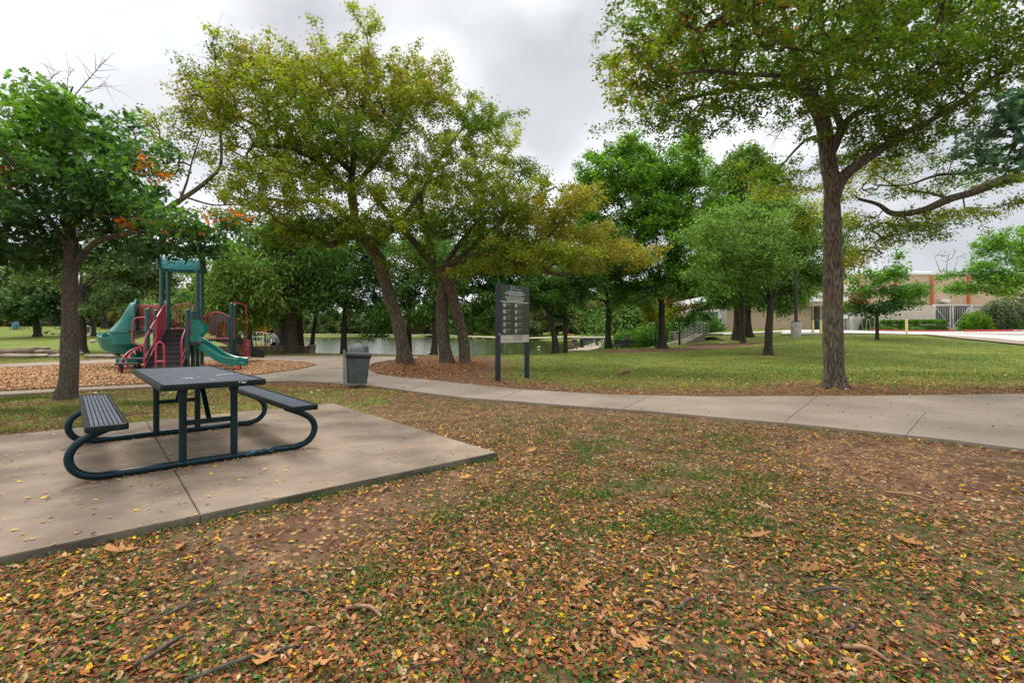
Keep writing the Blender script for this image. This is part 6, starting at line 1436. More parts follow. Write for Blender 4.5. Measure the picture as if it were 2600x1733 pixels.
# ---------------------------------------------------------------- steps, railing
Zs = 36.5
stp_ = thing('park_steps', 'concrete steps with pale pipe railings climbing to the upper walk', 'steps', tuple(GP(1735, Zs)))
OS = Vector(stp_.location)
a = W(1733, 874, Zs); b_ = W(1788, 846.5, Zs + 1.2)
mb = MB(); n = 9
for i in range(n):
    p = a.lerp(b_, (i + .5) / n); mb.box((p.x - OS.x, p.y - OS.y + .7, p.z - OS.z - .45), ((b_.x - a.x) / n + .03, 1.5, .9))
mb.box(((b_.x + .7) - OS.x, b_.y + .9 - OS.y, b_.z - .10 - OS.z), (1.6, 1.6, .2)); mb.build('steps', M['concrete'], stp_)
rl = pmat('rail_steel', (.48, .46, .42), .45, .3)
for k_, dy in enumerate((0, 1.35)):
    mb = MB(); off = Vector((0, dy, 0)) - OS
    lo0 = W(1714, 876, Zs); lo1 = W(1728, 875, Zs)
    for h in (.15, .35, .55, .75, .95): 
        mb.tube([lo0 + off + Vector((0, 0, h)), lo1 + off + Vector((0, 0, h)), a + off + Vector((0, 0, h)), b_ + off + Vector((0, 0, h)), b_ + off + Vector((.35, 0, h))], .022 if h < .9 else .028, 6)
    for q in (lo0, lo1, a.lerp(b_, .45), b_, b_ + Vector((.35, 0, 0))): mb.tube([q + off + Vector((0, 0, -.1)), q + off + Vector((0, 0, .97))], .026, 6)
    mb.build('railing', rl, stp_, True)
# low rail along the upper terrace
mb = MB(); tr_ = thing('terrace_rail', 'thin white pipe rail along the terrace behind the hedge', 'railing', tuple(GP(1705, 47.5, .6))); OT = Vector(tr_.location)
zt = zz_(820, 47.5) - OT.z
mb.tube([((1640 - 1705) / FPX * 47.5, 0, zt), ((1795 - 1705) / FPX * 47.5, 0, zt)], .04, 6)
for px in (1645, 1680, 1716, 1752, 1790): mb.tube([((px - 1705) / FPX * 47.5, 0, -1.0), ((px - 1705) / FPX * 47.5, 0, zt)], .035, 6)
mb.build('rail', M['steel_white'], tr_, True)
# stick lying on the lawn by the cypress
p = W(1837, 873, 34.0); o = tag(MB().tube([p + Vector((-.27, 0, .05 - .03)), p + Vector((.0, 0, .07)), p + Vector((.27, .05, .12))], [.05, .035, .04], 7).build('fallen_branch', pmat('bleached_wood', (.5, .44, .36), .9), None, True), 'short bleached branch lying on the grass near the cypress trunks', 'branch')

# ---------------------------------------------------------------- lakeside bench, seats, bins
def slat_bench(px, Z, w, rz, lab, m='pg_black', group=None):
    g = GP(px, Z, .06); o = thing('park_bench', lab, 'bench', tuple(g), rz, group)
    mb = MB(); mb.box((0, 0, .44), (w, .46, .035)); mb.build('seat', M[m], o)
    mb = MB(); mb.box((0, -.22, .70), (w, .03, .42), Matrix.Rotation(R(-8), 3, 'X')); mb.build('backrest', M[m], o)
    for sx in (-1, 1) if w < 1.3 else (-1, 0, 1):
        mb = MB(); x = sx * (w / 2 - .03); mb.tube([(x, -.26, 0), (x, -.22, .44), (x, -.27, .92)], .022, 6); mb.tube([(x, .24, 0), (x, .22, .44)], .022, 6)
        if sx: mb.tube([(x, -.23, .62), (x, .18, .64), (x, .22, .44)], .018, 6)
        mb.build('leg_frame', M[m], o, True)
    return o
slat_bench(1582, 44, 1.75, R(4), 'black mesh park bench with a person sitting on its right end')
for i, (px, Z, lab) in enumerate([(1463, 54, 'nearest small dark metal seat on the lake walk, left of the first blue bin'), (1492, 57.5, 'small dark metal seat on the lake walk just right of the first blue bin'), (1505, 61, 'small dark metal seat on the lake walk just left of the second blue bin'), (1528, 66, 'farthest small dark metal seat on the lake walk, by the third bin')]):
    slat_bench(px, Z, .9, R(-60), lab, 'pg_black', 'seats on the lake walk')
M['bin_blue'] = pmat('bin_blue', (.012, .028, .055), .45)
for i, (px, Z, lab, h) in enumerate([(1477, 54.5, 'dark blue drum bin heaped with rubbish, nearest on the lake walk', .92), (1515.5, 63, 'dark blue drum bin in the middle of the lake walk', .75), (1537, 70, 'dark blue drum bin half hidden behind a tree trunk on the lake walk', .8)]):
    g = GP(px, Z, .06); o = thing('drum_bin', lab, 'bin', tuple(g), 0, 'blue bins on the lake walk')
    mb = MB(); mb.lathe((0, 0, 0), [(.22, 0), (.235, .02), (.235, h), (.25, h + .02), (.25, h + .05), (.2, h + .06)], 16); mb.build('drum', M['bin_blue'], o, True, 40)
    if i == 0:
        mb = MB(); rs = random.Random(2)
        for j in range(8): mb.lathe((rs.uniform(-.14, .14), rs.uniform(-.14, .14), h + .06), [(.05, 0), (.08, .05), (.05, .12 + rs.random() * .1), (.01, .2)], 7)
        mb.build('rubbish', pmat('rubbish', (.55, .52, .50), .8, c2=(.3, .22, .2), scale=20), o, True)

# ---------------------------------------------------------------- figures
def skin_body(name, joints, edges, mat, parent=None, lv=2, loc=None):
    """one continuous body grown over a skeleton: joints {name: (pos, radius)}"""
    ks = list(joints); me = bpy.data.meshes.new(name)
    me.from_pydata([joints[k][0] for k in ks], [(ks.index(a), ks.index(b)) for a, b in edges], [])
    o = bpy.data.objects.new(name, me); col.objects.link(o)
    md = o.modifiers.new('skin', 'SKIN'); sv = me.skin_vertices[0].data
    for i, k in enumerate(ks):
        r = joints[k][1]; sv[i].radius = (r, r) if not isinstance(r, tuple) else r
    sv[0].use_root = True
    s2 = o.modifiers.new('sub', 'SUBSURF'); s2.levels = lv; s2.render_levels = lv
    bpy.context.view_layer.update()
    m2 = bpy.data.meshes.new_from_object(o.evaluated_get(bpy.context.evaluated_depsgraph_get()))
    bpy.data.objects.remove(o); m2.materials.clear()
    return link(name, m2, mat, None, True) if parent is None else _par(link(name, m2, mat, None, True), parent)
def _par(o, p): o.parent = p; return o
skin = pmat('skin_tone', (.22, .12, .08), .6); hairm = pmat('hair_dark', (.012, .010, .009), .7); shirt = pmat('white_shirt', (.70, .71, .74), .85, c2=(.6, .61, .66)); darkc = pmat('dark_cloth', (.018, .020, .028), .85); grey = pmat('grey_cloth', (.05, .05, .055), .85)
def person(label, loc, rz, pose, top_m, leg_m, scale=1.0):
    root = thing('person', label, 'person', loc, rz)
    J = pose; E_ = [('pelvis','belly'),('belly','chest'),('chest','neck'),('neck','head'),('head','crown')]
    for s in 'LR': E_ += [('chest','sh'+s),('sh'+s,'el'+s),('el'+s,'wr'+s),('wr'+s,'ha'+s),('pelvis','hip'+s),('hip'+s,'kn'+s),('kn'+s,'an'+s),('an'+s,'to'+s)]
    rad_ = dict(pelvis=.15, belly=.14, chest=.16, neck=.055, head=.095, crown=.085)
    for s in 'LR': rad_.update({'sh'+s:.075,'el'+s:.045,'wr'+s:.03,'ha'+s:.038,'hip'+s:.10,'kn'+s:.06,'an'+s:.04,'to'+s:.035})
    jj = {k: (tuple(Vector(v) * scale), rad_[k] * scale) for k, v in J.items()}
    b = skin_body('body', jj, E_, None, root)
    me = b.data
    for m_ in (skin, top_m, leg_m): me.materials.append(m_)
    hz = J['neck']; 
    import itertools
    def near(c):
        best = None; bd = 9
        for (a_, b2) in E_:
            A = jj[a_][0]; B = jj[b2][0]; A = Vector(A); B = Vector(B); d_ = B - A; t_ = max(0, min(1, (c - A).dot(d_) / max(d_.length_squared, 1e-9))); q = (c - A - d_ * t_).length - (rad_[a_] * (1 - t_) + rad_[b2] * t_) * scale
            if q < bd: bd = q; best = (a_, b2)
        return best
    for p in me.polygons:
        e = near(p.center)
        if e[0] in ('neck', 'head') or e[0].startswith('wr') or e[0].startswith('el'): mi = 0
        elif e[0][:3] in ('hip',) or e[0][:2] in ('kn', 'an') or (e[0] == 'pelvis' and e[1].startswith('hip')): mi = 2
        else: mi = 1
        p.material_index = mi
    hd = Vector(jj['head'][0]); cw = Vector(jj['crown'][0]); mb = MB()
    bmesh.ops.create_icosphere(mb.b, subdivisions=2, radius=.115 * scale, matrix=Matrix.Translation(hd.lerp(cw, .75) + Vector((0, -.02, .02)) * scale)); mb.build('hair', hairm, root, True)
    return root
kneel = dict(pelvis=(0,-.22,.32), belly=(0,-.12,.50), chest=(0,.12,.68), neck=(0,.26,.80), head=(0,.34,.90), crown=(0,.38,1.0),
  shL=(-.17,.14,.68), elL=(-.22,.34,.50), wrL=(-.18,.48,.30), haL=(-.16,.52,.22), shR=(.17,.14,.68), elR=(.22,.34,.48), wrR=(.15,.50,.30), haR=(.13,.54,.22),
  hipL=(-.11,-.20,.28), knL=(-.16,.20,.16), anL=(-.14,-.22,.07), toL=(-.14,-.34,.04), hipR=(.11,-.20,.28), knR=(.18,.18,.18), anR=(.15,-.22,.07), toR=(.15,-.34,.04))
g = Vector(W(698, 884, 30.0)); g.z = T(g.x, g.y) + .36
person('person in a white shirt and dark trousers kneeling bent forward on the stone ledge', (g.x, g.y, .25), R(58), kneel, shirt, darkc, 1.05)
sit = dict(pelvis=(0,-.05,.52), belly=(0,-.10,.70), chest=(0,-.12,.95), neck=(0,-.08,1.10), head=(0,-.03,1.20), crown=(0,-.02,1.30),
  shL=(-.19,-.10,.96), elL=(-.30,.02,.80), wrL=(-.32,.22,.92), haL=(-.31,.28,.97), shR=(.19,-.10,.96), elR=(.25,.06,.74), wrR=(.14,.26,.66), haR=(.10,.32,.64),
  hipL=(-.10,0,.50), knL=(-.14,.42,.48), anL=(-.22,.46,.10), toL=(-.24,.60,.05), hipR=(.10,0,.50), knR=(.10,.44,.52), anR=(-.05,.52,.14), toR=(-.08,.66,.09))
g = GP(1592, 44, .06); person('person in dark clothes sitting on the black bench with legs crossed, arm on the backrest', (g.x, g.y - .02, g.z), R(4 + 30), sit, darkc, grey, 1.0)
chs = {k: (v[0], v[1], v[2]) for k, v in kneel.items()}
g = G0(606, 907.5); person('small child with dark hair in a pale top crouching behind the play structure post', (g.x, g.y, 0), R(80), chs, shirt, darkc, .85)

# squirrel on the lawn
g = Vector(G0(1586, 952.5)); sq_ = thing('squirrel', 'brown squirrel foraging on the lawn, tail down and head to the right', 'squirrel', (g.x, g.y, 0), R(-8))
J_ = dict(rump=((-.045,0,.075),.052), mid=((0,0,.105),.048), chest=((.055,0,.085),.038), neck=((.09,0,.085),.026), head=((.12,0,.088),.029), nose=((.15,0,.072),.011),
  t1=((-.09,0,.05),.024), t2=((-.125,0,.045),.032), t3=((-.16,0,.04),.030), t4=((-.19,0,.045),.012),
  hlk=((-.02,.04,.035),.020), hlf=((-.05,.045,.010),.010), hlt=((-.01,.05,.006),.008), hrk=((-.02,-.04,.035),.020), hrf=((-.05,-.045,.010),.010), hrt=((-.01,-.05,.006),.008),
  flk=((.06,.03,.035),.011), flf=((.075,.03,.008),.008), frk=((.06,-.03,.035),.011), frf=((.085,-.03,.008),.008), e1=((.11,.016,.122),.007), e2=((.11,-.016,.122),.007))
skin_body('body', J_, [('rump','mid'),('mid','chest'),('chest','neck'),('neck','head'),('head','nose'),('rump','t1'),('t1','t2'),('t2','t3'),('t3','t4'),('rump','hlk'),('hlk','hlf'),('hlf','hlt'),('rump','hrk'),('hrk','hrf'),('hrf','hrt'),('chest','flk'),('flk','flf'),('chest','frk'),('frk','frf'),('head','e1'),('head','e2')],
  pmat('squirrel_fur', (.22, .12, .05), .9, c2=(.10, .065, .035), scale=25, bump=.004, bscale=200), sq_)
sq_.scale = (1.1, 1.1, 1.15)
# ducks and geese
def duck(px, Z, lab, c1, rz, s=1.0, z=None, swim=False, i=0):
    x, y = P2(px, Z); zz = T(x, y) if not swim else WATER_Z - .04
    o = thing('duck', lab, 'duck', (x, y, zz), rz, 'ducks')
    J_ = dict(body=((0,0,.17),.10), rear=((-.14,0,.17),.07), tail=((-.25,0,.20),.02), breast=((.12,0,.18),.075), neck=((.18,0,.27),.032), head=((.20,0,.34),.042), bill=((.28,0,.325),.012))
    J_ = {k: (tuple(Vector(v[0]) * s), v[1] * s) for k, v in J_.items()}
    skin_body('body', J_, [('body','rear'),('rear','tail'),('body','breast'),('breast','neck'),('neck','head'),('head','bill')], pmat('feathers', c1, .85, c2=tuple(q * .5 for q in c1), scale=9), o, 1)
    mb = MB()
    for sy in (-1, 1): mb.tube([(0, sy * .04 * s, .10 * s), (0, sy * .04 * s, 0), (.05 * s, sy * .05 * s, 0)], .008 * s, 5)
    mb.build('legs', pmat('duck_leg', (.5, .2, .03), .7), o)
for a in [(117,64,'brown duck on the left lawn, nearest the distant trunk',(.10,.07,.05),0),(134,62,'brown and white goose stretched on the left lawn beside the brown duck',(.45,.38,.30),3.0),(154,62,'white duck on the left lawn just left of the red oak trunk',(.75,.73,.70),1),
          (219,62,'black and white goose on the left lawn right of the field oak trunk',(.22,.20,.18),2.8),(221,58,'white goose walking in front of the dark one on the left lawn',(.75,.73,.70),0.2),(236.5,44,'black and white duck alone lowest on the left lawn',(.45,.43,.40),.3),(246,62,'small dark duck right of the slender pale oak',(.07,.05,.04),1),(254,62,'small dark duck near the slide hood on the left lawn',(.09,.06,.05),2)]:
    duck(a[0], a[1], a[2], a[3], a[4], 1.5)
for a in [(848,39,'dark duck swimming near the bank left of the bin',(.10,.08,.06),3.0,1),(1092,41,'pale duck swimming left of the forked elm',(.55,.45,.36),.1,1.3),(1368,60,'small white duck leading a wake on the green water right of the sign',(.7,.68,.6),0,.9),(950,38,'tiny dark duck on the water right of the bin lid',(.05,.05,.05),1,1)]:
    duck(a[0], a[1], a[2], a[3], a[4], a[5], swim=True)
for a in [(1446,46,'dark duck resting at the near end of the lake walk',(.06,.04,.03),0),(1452,46.5,'brown duck beside another at the near end of the lake walk',(.12,.07,.04),2.9),(1464,47,'upright dark goose on the lake walk before the blue bin',(.08,.06,.05),1.2)]:
    duck(a[0], a[1], a[2], a[3], a[4], 1.3)

# ---------------------------------------------------------------- left background: tables, grill, bin, rocks, fences
def far_table(px, Z, rz, lab):
    o = thing('picnic_table', lab, 'picnic table', tuple(GP(px, Z)), rz, 'distant picnic tables')
    mb = MB(); mb.box((0, 0, .75), (1.9, .75, .05)); mb.build('tabletop', M['dkgreen'], o)
    for sy in (-1, 1): mb = MB(); mb.box((0, sy * .72, .45), (1.9, .26, .05)); mb.build('bench_seat', M['dkgreen'], o)
    for sx in (-1, 1):
        mb = MB(); mb.tube([tuple(q) for q in cr([(sx * .6, -.68, .43), (sx * .6, -.92, .25), (sx * .6, -.75, .04), (sx * .6, .75, .04), (sx * .6, .92, .25), (sx * .6, .68, .43)], 4)], .035, 6)
        for sy in (-1, 1): mb.tube([(sx * .6, sy * .2, .04), (sx * .6, sy * .2, .73)], .035, 6)
        mb.build('frame', M['dkgreen'], o, True)
far_table(49, 77, R(5), 'distant dark picnic table on the far left lawn near the charcoal grill'); far_table(163, 78, R(-10), 'distant dark picnic table mostly hidden behind the red oak trunk')
o = thing('charcoal_grill', 'black charcoal grill on a pedestal on the far left lawn', 'grill', tuple(GP(106, 76))); mb = MB(); mb.tube([(0, 0, 0), (0, 0, .75)], .05, 8); mb.build('pedestal', M['pg_black'], o); mb = MB(); mb.box((0, 0, .86), (.65, .5, .25)); mb.build('firebox', M['pg_black'], o)
o = thing('drum_bin', 'grey-blue domed bin on the left lawn behind the dark field oak', 'bin', tuple(GP(222, 70))); mb = MB(); mb.lathe((0, 0, 0), [(.3, 0), (.32, .7), (.34, .72), (.3, .85), (.15, .96), (.002, .99)], 16); mb.build('drum', pmat('grey_blue', (.07, .10, .12), .5), o, True, 40)
o = thing('drum_bin', 'pale blue bin behind the distant picnic table at the far left', 'bin', tuple(GP(39, 80))); mb = MB(); mb.lathe((0, 0, 0), [(.4, 0), (.42, 1.1), (.4, 1.15)], 16); mb.build('drum', pmat('pale_blue', (.10, .25, .30), .5), o, True, 40)
o = thing('globe_lamp', 'white globe lamp on a dark post half behind the red oak trunk', 'lamp post', tuple(GP(195, 38))); mb = MB(); mb.tube([(0, 0, 0), (0, 0, 4.9)], .05, 8); mb.build('pole', M['pg_black'], o)
gz_ = zz_(707, 38) - o.location.z; mb = MB(); mb.lathe((0, 0, gz_), [(.05, -.32), (.2, -.26), (.29, -.1), (.29, .08), (.2, .24), (.05, .31)], 16); mb.build('globe', pmat('white_globe', (.8, .8, .8), .3), o, True)
mb = MB(); mb.tube([(0, 0, 4.8), (0, 0, gz_ - .3)], .05, 8) if gz_ > 5.2 else None
mb.build('neck', M['pg_black'], o)
M['limestone'] = pmat('limestone', (.34, .26, .19), .95, c2=(.17, .12, .085), scale=1.6, bump=.03, bscale=5, detail=10)
def rock(px0, px1, py0, py1, lab, seed, dep=1.4):
    Z = min((CH) * FPX / (py1 - YH), 33); x0 = (px0 - 1300) / FPX * Z; x1 = (px1 - 1300) / FPX * Z; h = (py1 - py0) / FPX * Z
    rs = random.Random(seed); mb = MB(); n = 11; w = x1 - x0; h = max(.12, min(h * .75, .5)); outl = []
    for i in range(n):
        a = 2 * math.pi * i / n; f = 1 + rs.uniform(-.12, .12); outl.append((math.cos(a) * abs(math.cos(a)) ** -.35 * w / 2 * f, (math.sin(a) * abs(math.sin(a) + 1e-6) ** -.35 if abs(math.sin(a)) > 1e-3 else 0) * dep / 2 * f))
    rings = [[(x * .93, y * .93, -.15) for x, y in outl], [(x * .97, y * .97, h * .4) for x, y in outl], [(x * .92, y * .9, h * .5 + rs.uniform(-.02, .02)) for x, y in outl], [(x * 1.0, y, h * .62 + rs.uniform(-.02, .02)) for x, y in outl], [(x * .97, y * .95, h + rs.uniform(-.03, .03)) for x, y in outl], [(x * .5, y * .5, h * 1.03 + rs.uniform(-.02, .02)) for x, y in outl]]
    mb.loft(rings); o = mb.build('limestone_slab', M['limestone'], None, False)
    o.location = ((x0 + x1) / 2, Z + dep / 2, T((x0 + x1) / 2, Z)); return tag(o, lab, 'rock', 'limestone slabs edging the stream')
for i, a in enumerate([(-60,75,899,911,'lowest flat limestone slab cut off by the left edge, above the path'),(-30,42,882,902,'blocky limestone slab at the left edge, upper course'),(40,98,886,900,'long tapering limestone slab second from the left'),(38,66,881,890,'small squared limestone block on top, left of the pair'),(66,90,881,889,'small squared limestone block on top, right of the pair'),
    (100,158,886,900,'overhanging limestone slab just left of the red oak trunk'),(100,140,901,908,'thin low limestone slab in the green weeds left of the red oak'),(130,160,897,903,'small limestone slab touching the red oak trunk on its left'),(196,250,898,910,'limestone slab directly right of the red oak trunk'),(245,292,900,910,'low limestone slab beside the spiral slide, left one'),(255,300,888,901,'rough limestone slab behind, under the slide bowl'),(290,345,898,909,'low limestone slab seen beneath the spiral slide')]):
    rock(*a, 400 + i)
# low stone wall before the pond terrace
M['stone_wall'] = pmat('stone_wall', (.30, .235, .14), .95, c2=(.12, .09, .055), scale=4, bump=.03, bscale=9, detail=8)
def wall_piece(px0, px1, Z, z1, lab, m='stone_wall', dep=.4, name='stone_wall', cat='wall', z0=-.1, tilt=0, cap=True):
    x0 = (px0 - 1300) / FPX * Z; x1 = (px1 - 1300) / FPX * Z; o = thing(name, lab, cat, ((x0 + x1) / 2, Z, 0))
    rs = random.Random(int(px0)); mb = MB(); n = max(2, int((x1 - x0) / .38)); rows = 2
    for r_ in range(rows):
        for i in range(n):
            w = (x1 - x0) / n; mb.box((-(x1 - x0) / 2 + w * (i + .5) + (r_ % 2) * .1 * w, rs.uniform(-.015, .015), z0 + (z1 - z0) / rows * (r_ + .5)), (w - .015, dep + rs.uniform(-.03, .03), (z1 - z0) / rows - .012), Matrix.Rotation(rs.uniform(-.03, .03), 3, 'Y'), bev=.02)
    mb.build('masonry', M[m], o)
    if cap: mb = MB(); mb.box((0, 0, z1 + .03), (x1 - x0 + .08, dep + .1, .06), bev=.01); mb.build('coping', M['limestone'], o)
    return o
wall_piece(470, 726, 28.6, .36, 'long low stone retaining wall left of the massive cypress')
wall_piece(762, 786, 28.4, .36, 'short length of low stone wall right of the massive cypress'); wall_piece(786, 798, 28.2, .44, 'squared stone end pier of the low wall right of the cypress', name='stone_pier', cat='pier')
# iron fence and white fences
def fence(pts, h, n_post, gap, m, lab, rp=.03, rb=.010, name='fence', zs=None, rails=(.12, .92)):
    P = [GP(px, Z, zs if zs else 0) for px, Z in pts]; o = thing(name, lab, 'fence', tuple(P[0])); O = Vector(P[0])
    mb = MB(); mb2 = MB()
    for a, b_ in zip(P, P[1:]):
        d = b_ - a; L_ = d.length; n = max(1, int(L_ / gap))
        for f in rails: mb.tube([a - O + Vector((0, 0, h * f)), b_ - O + Vector((0, 0, h * f))], rb * 1.5, 5)
        for i in range(n + 1): q = a + d * (i / n) - O; mb.tube([q + Vector((0, 0, .05)), q + Vector((0, 0, h * .95))], rb, 4)
        for i in range(n_post + 1): q = a + d * (i / n_post) - O; mb2.tube([q + Vector((0, 0, -.1)), q + Vector((0, 0, h))], rp, 6)
    mb.build('pickets', m, o); mb2.build('fence_post', m, o); return o
fence([(650, 31), (720, 31.5)], .80, 3, .15, M['pg_black'], 'black iron fence on the stone ledge behind the kneeling person', zs=.32)
fence([(764, 44), (792, 40)], 1.1, 3, .16, M['steel_white'], 'grey steel railing at the pond edge right of the massive cypress', rp=.04, rb=.016)
fence([(615, 62), (668, 64), (730, 66)], 1.25, 3, .9, M['white_trim'], 'white pipe and mesh fence far behind the coil climber', rp=.06, rb=.02, rails=(.05, .5, 1.0))
g = GP(608, 66); o = thing('white_post', 'tall white post beside the far white fence left of the coil climber', 'post', tuple(g)); mb = MB(); mb.box((0, 0, 1.3), (.14, .14, 2.8)); mb.build('shaft', M['white_trim'], o)
# thin stakes in the lake behind the sign
for px, lab in ((1289, 'thin dark stake at the water below the sign panel, left one'), (1305, 'thin dark stake at the water below the sign panel, right one')):
    g = GP(px, 29.5); o = MB().tube([(0, 0, -.2), (0, 0, .95)], .012, 5).build('stake', M['pg_black']); o.location = g; tag(o, lab, 'stake', 'stakes on the lake bank')
# traffic cone and lamp on the far shore
g = GP(1447, 130); o = thing('barrier_board', 'small orange and white works barrier on the far shore behind the slim tree', 'barrier', tuple(g)); mb = MB(); mb.box((0, 0, .7), (2.2, .2, .4)); mb.build('board', M['orange'], o); mb = MB(); [mb.box((x, 0, .4), (.12, .3, .8)) for x in (-.8, .8)]; mb.build('foot', M['white_trim'], o)
g = GP(1510, 112); o = thing('lamp_post', 'thin dark lamp post on the far shore path left of the straight tree', 'lamp post', tuple(g)); mb = MB(); mb.tube([(0, 0, 0), (0, 0, 4.2)], .07, 6); mb.build('pole', M['pg_black'], o); mb = MB(); mb.box((0, 0, .15), (.5, .5, .5)); mb.build('footing', M['white_trim'], o)
# ---------------------------------------------------------------- fallen leaves, ground cover, twigs
rg_ = np.random.default_rng(500)
def scatter(n, y0, y1, dens=None, keep=None, pw=1.0, xl=1.12):
    """points in the wedge the camera looks over, denser close by"""
    out = []; tot = 0
    while tot < n:
        m = n * 2; u = rg_.random(m); y = y0 * (y1 / y0) ** (u ** pw); x = (rg_.random(m) * 2 - 1) * (y * xl + .35)
        k = np.ones(m, bool)
        if dens is not None: k &= rg_.random(m) < dens(x, y)
        if keep is not None: k &= keep(x, y)
        q = np.stack([x[k], y[k]], 1); out.append(q); tot += len(q)
        if len(out) > 40: break
    return np.concatenate(out)[:n]
off = lambda x, y: (polydist(x, y, PATH) > .0) & (polydist(x, y, SLAB) > .0) & (polydist(x, y, MULCH) > 0)
def d_lit(x, y):
    d = sst(.40, .64, fbm(x * .9 + 5, y * .9 + 3, 4)) * .62 + .38 * sst(.42, .62, fbm(x * 3.3 + 1, y * 3.3 + 9, 3))
    dry = np.minimum(polydist(x, y, DRY1), polydist(x, y, DRY2)); d = d * (.14 + .86 * sst(-.6, .7, dry))
    near = sst(.0, .25, np.minimum(polydist(x, y, PATH), polydist(x, y, SLAB))); d = np.maximum(d, (1 - near) * .75)
    return np.clip(d * (1.15 - .75 * sst(6, 13, y)) + .05, 0, 1)
def litter_pts(n, *a, **k):
    q = scatter(n, *a, **k); z_ = rg_.random(len(q)) ** 2 * .012 + .006
    return np.column_stack([q, z_])
P = litter_pts(58000, 1.35, 15, d_lit, off, 1.0)
P[:, 2] += np.where(P[:, 1] > 12, terr(P[:, 0], P[:, 1]), 0)
LP = [((.27, .105, .038), 5), ((.19, .066, .026), 6), ((.36, .17, .070), 3), ((.42, .27, .15), 1.2), ((.47, .25, .025), 1.1), ((.52, .32, .02), .8), ((.38, .12, .025), .9), ((.12, .055, .03), 3)]
def lpick(n, lp=LP):
    cs = np.array([c for c, w in lp]); ws = np.array([w for c, w in lp]); ws = ws / ws.sum()
    return np.clip(cs[rg_.choice(len(cs), n, p=ws)] * (1 + .16 * rg_.normal(size=(n, 1))), .01, .9)
def lay(name, P, size, tm, cols, m='litter', tilt=.28, kind='stuff', jit=.4, lift=0.0):
    """leaves lying nearly flat"""
    n = len(P); T_, F_ = TM[tm]; k = len(T_); a = rg_.random(n) * 6.283
    nn = np.column_stack([rg_.normal(size=n) * tilt, rg_.normal(size=n) * tilt, np.ones(n)]); nn /= np.linalg.norm(nn, axis=1, keepdims=True)
    d = np.column_stack([np.cos(a), np.sin(a), np.zeros(n)]); d -= nn * (d * nn).sum(1, keepdims=True); d /= np.linalg.norm(d, axis=1, keepdims=True); x = np.cross(d, nn)
    s = size * (1 + jit * (rg_.random(n) * 2 - 1)); cur = rg_.random(n) * 1.6 + .2
    V = P[:, None, :] + s[:, None, None] * (T_[None, :, 0:1] * x[:, None, :] + (T_[None, :, 1:2] - .5) * d[:, None, :] + (T_[None, :, 2:3] * cur[:, None, None] + ((T_[None, :, 1:2] - .5) ** 2) * .5 * (cur[:, None, None] - .6)) * nn[:, None, :])
    V[..., 2] = np.maximum(V[..., 2], (P[:, 2] - .006)[:, None] + lift + .0015)
    offi = (np.arange(n) * k)[:, None]; F = [(f.reshape(1, -1) + offi) for f in F_]
    me = np_mesh(name, V.reshape(-1, 3), F, np.repeat(cols, k, axis=0))
    return tag(link(name, me, M[m]), kind=kind)
lay('fallen_leaves', P, .029, 'oval', lpick(len(P)), jit=.5, tilt=.34)
P = litter_pts(5000, 1.35, 12, lambda x, y: np.clip(d_lit(x, y) + .1, 0, 1), off); P[:, 2] += .004; lay('curled_leaves', P, .05, 'strip', lpick(len(P), [((.24, .12, .06), 3), ((.36, .22, .12), 2), ((.14, .07, .04), 2)]), jit=.5, tilt=.5)
# small broken leaf pieces that fill the gaps
P = litter_pts(30000, 1.35, 7, lambda x, y: np.clip(d_lit(x, y) + .12, 0, 1), off); P[:, 2] *= .5
lay('leaf_crumbs', P, .014, 'quad', lpick(len(P), [((.20, .10, .05), 4), ((.30, .17, .09), 3), ((.42, .30, .2), 1), ((.10, .06, .035), 3)]))
# leaves blown onto the pad and the paths
q = scatter(330, 2.4, 10, None, lambda x, y: inpoly(x, y, SLAB)); P = np.column_stack([q, np.full(len(q), .068)]); lay('pad_leaves', P, .030, 'oval', lpick(len(P), [((.5, .28, .06), 3), ((.55, .36, .04), 2), ((.30, .16, .07), 2)]))
tb = np.array(pt.location[:2]); 
aa = rg_.random(260) * 1.9 - .95; side = np.where(rg_.random(260) < .5, -1, 1); q = np.array([tb + np.array([math.cos(TH), math.sin(TH)]) * a + np.array([-math.sin(TH), math.cos(TH)]) * (s * .866 - abs(rg_.normal()) * .04 - .03) for a, s in zip(aa, side)])
P = np.column_stack([q, np.full(len(q), .067)]); lay('pad_leaves', P, .026, 'oval', lpick(len(P), [((.45, .25, .07), 3), ((.32, .17, .08), 3)]))
q = scatter(420, 6, 24, None, lambda x, y: inpoly(x, y, PATH)); P = np.column_stack([q, np.full(len(q), PATH_H + .008)]); lay('path_leaves', P, .034, 'oval', lpick(len(P), [((.22, .12, .06), 4), ((.40, .24, .10), 2), ((.12, .07, .04), 2)]))
# big lobed oak leaves
q = scatter(20, 1.9, 11, None, off); fixed = [G0(650, 1640), G0(805, 1712), G0(615, 1680)] if False else [G0(a, b) for a, b in [(680, 1680), (820, 1700), (460, 1390), (1940, 1292), (2045, 1455), (2270, 1640), (1925, 1370), (1480, 1095), (1640, 1115), (1350, 1150), (2480, 1275), (1630, 1640), (2100, 1190), (310, 1405)]]
q = np.vstack([q, np.array([[f.x, f.y] for f in fixed])]); P = np.column_stack([q, np.full(len(q), .018)])
lay('fallen_oak_leaves', P, .125, 'lobed', lpick(len(P), [((.36, .17, .06), 3), ((.40, .27, .14), 2), ((.26, .13, .06), 2)]), tilt=.2)
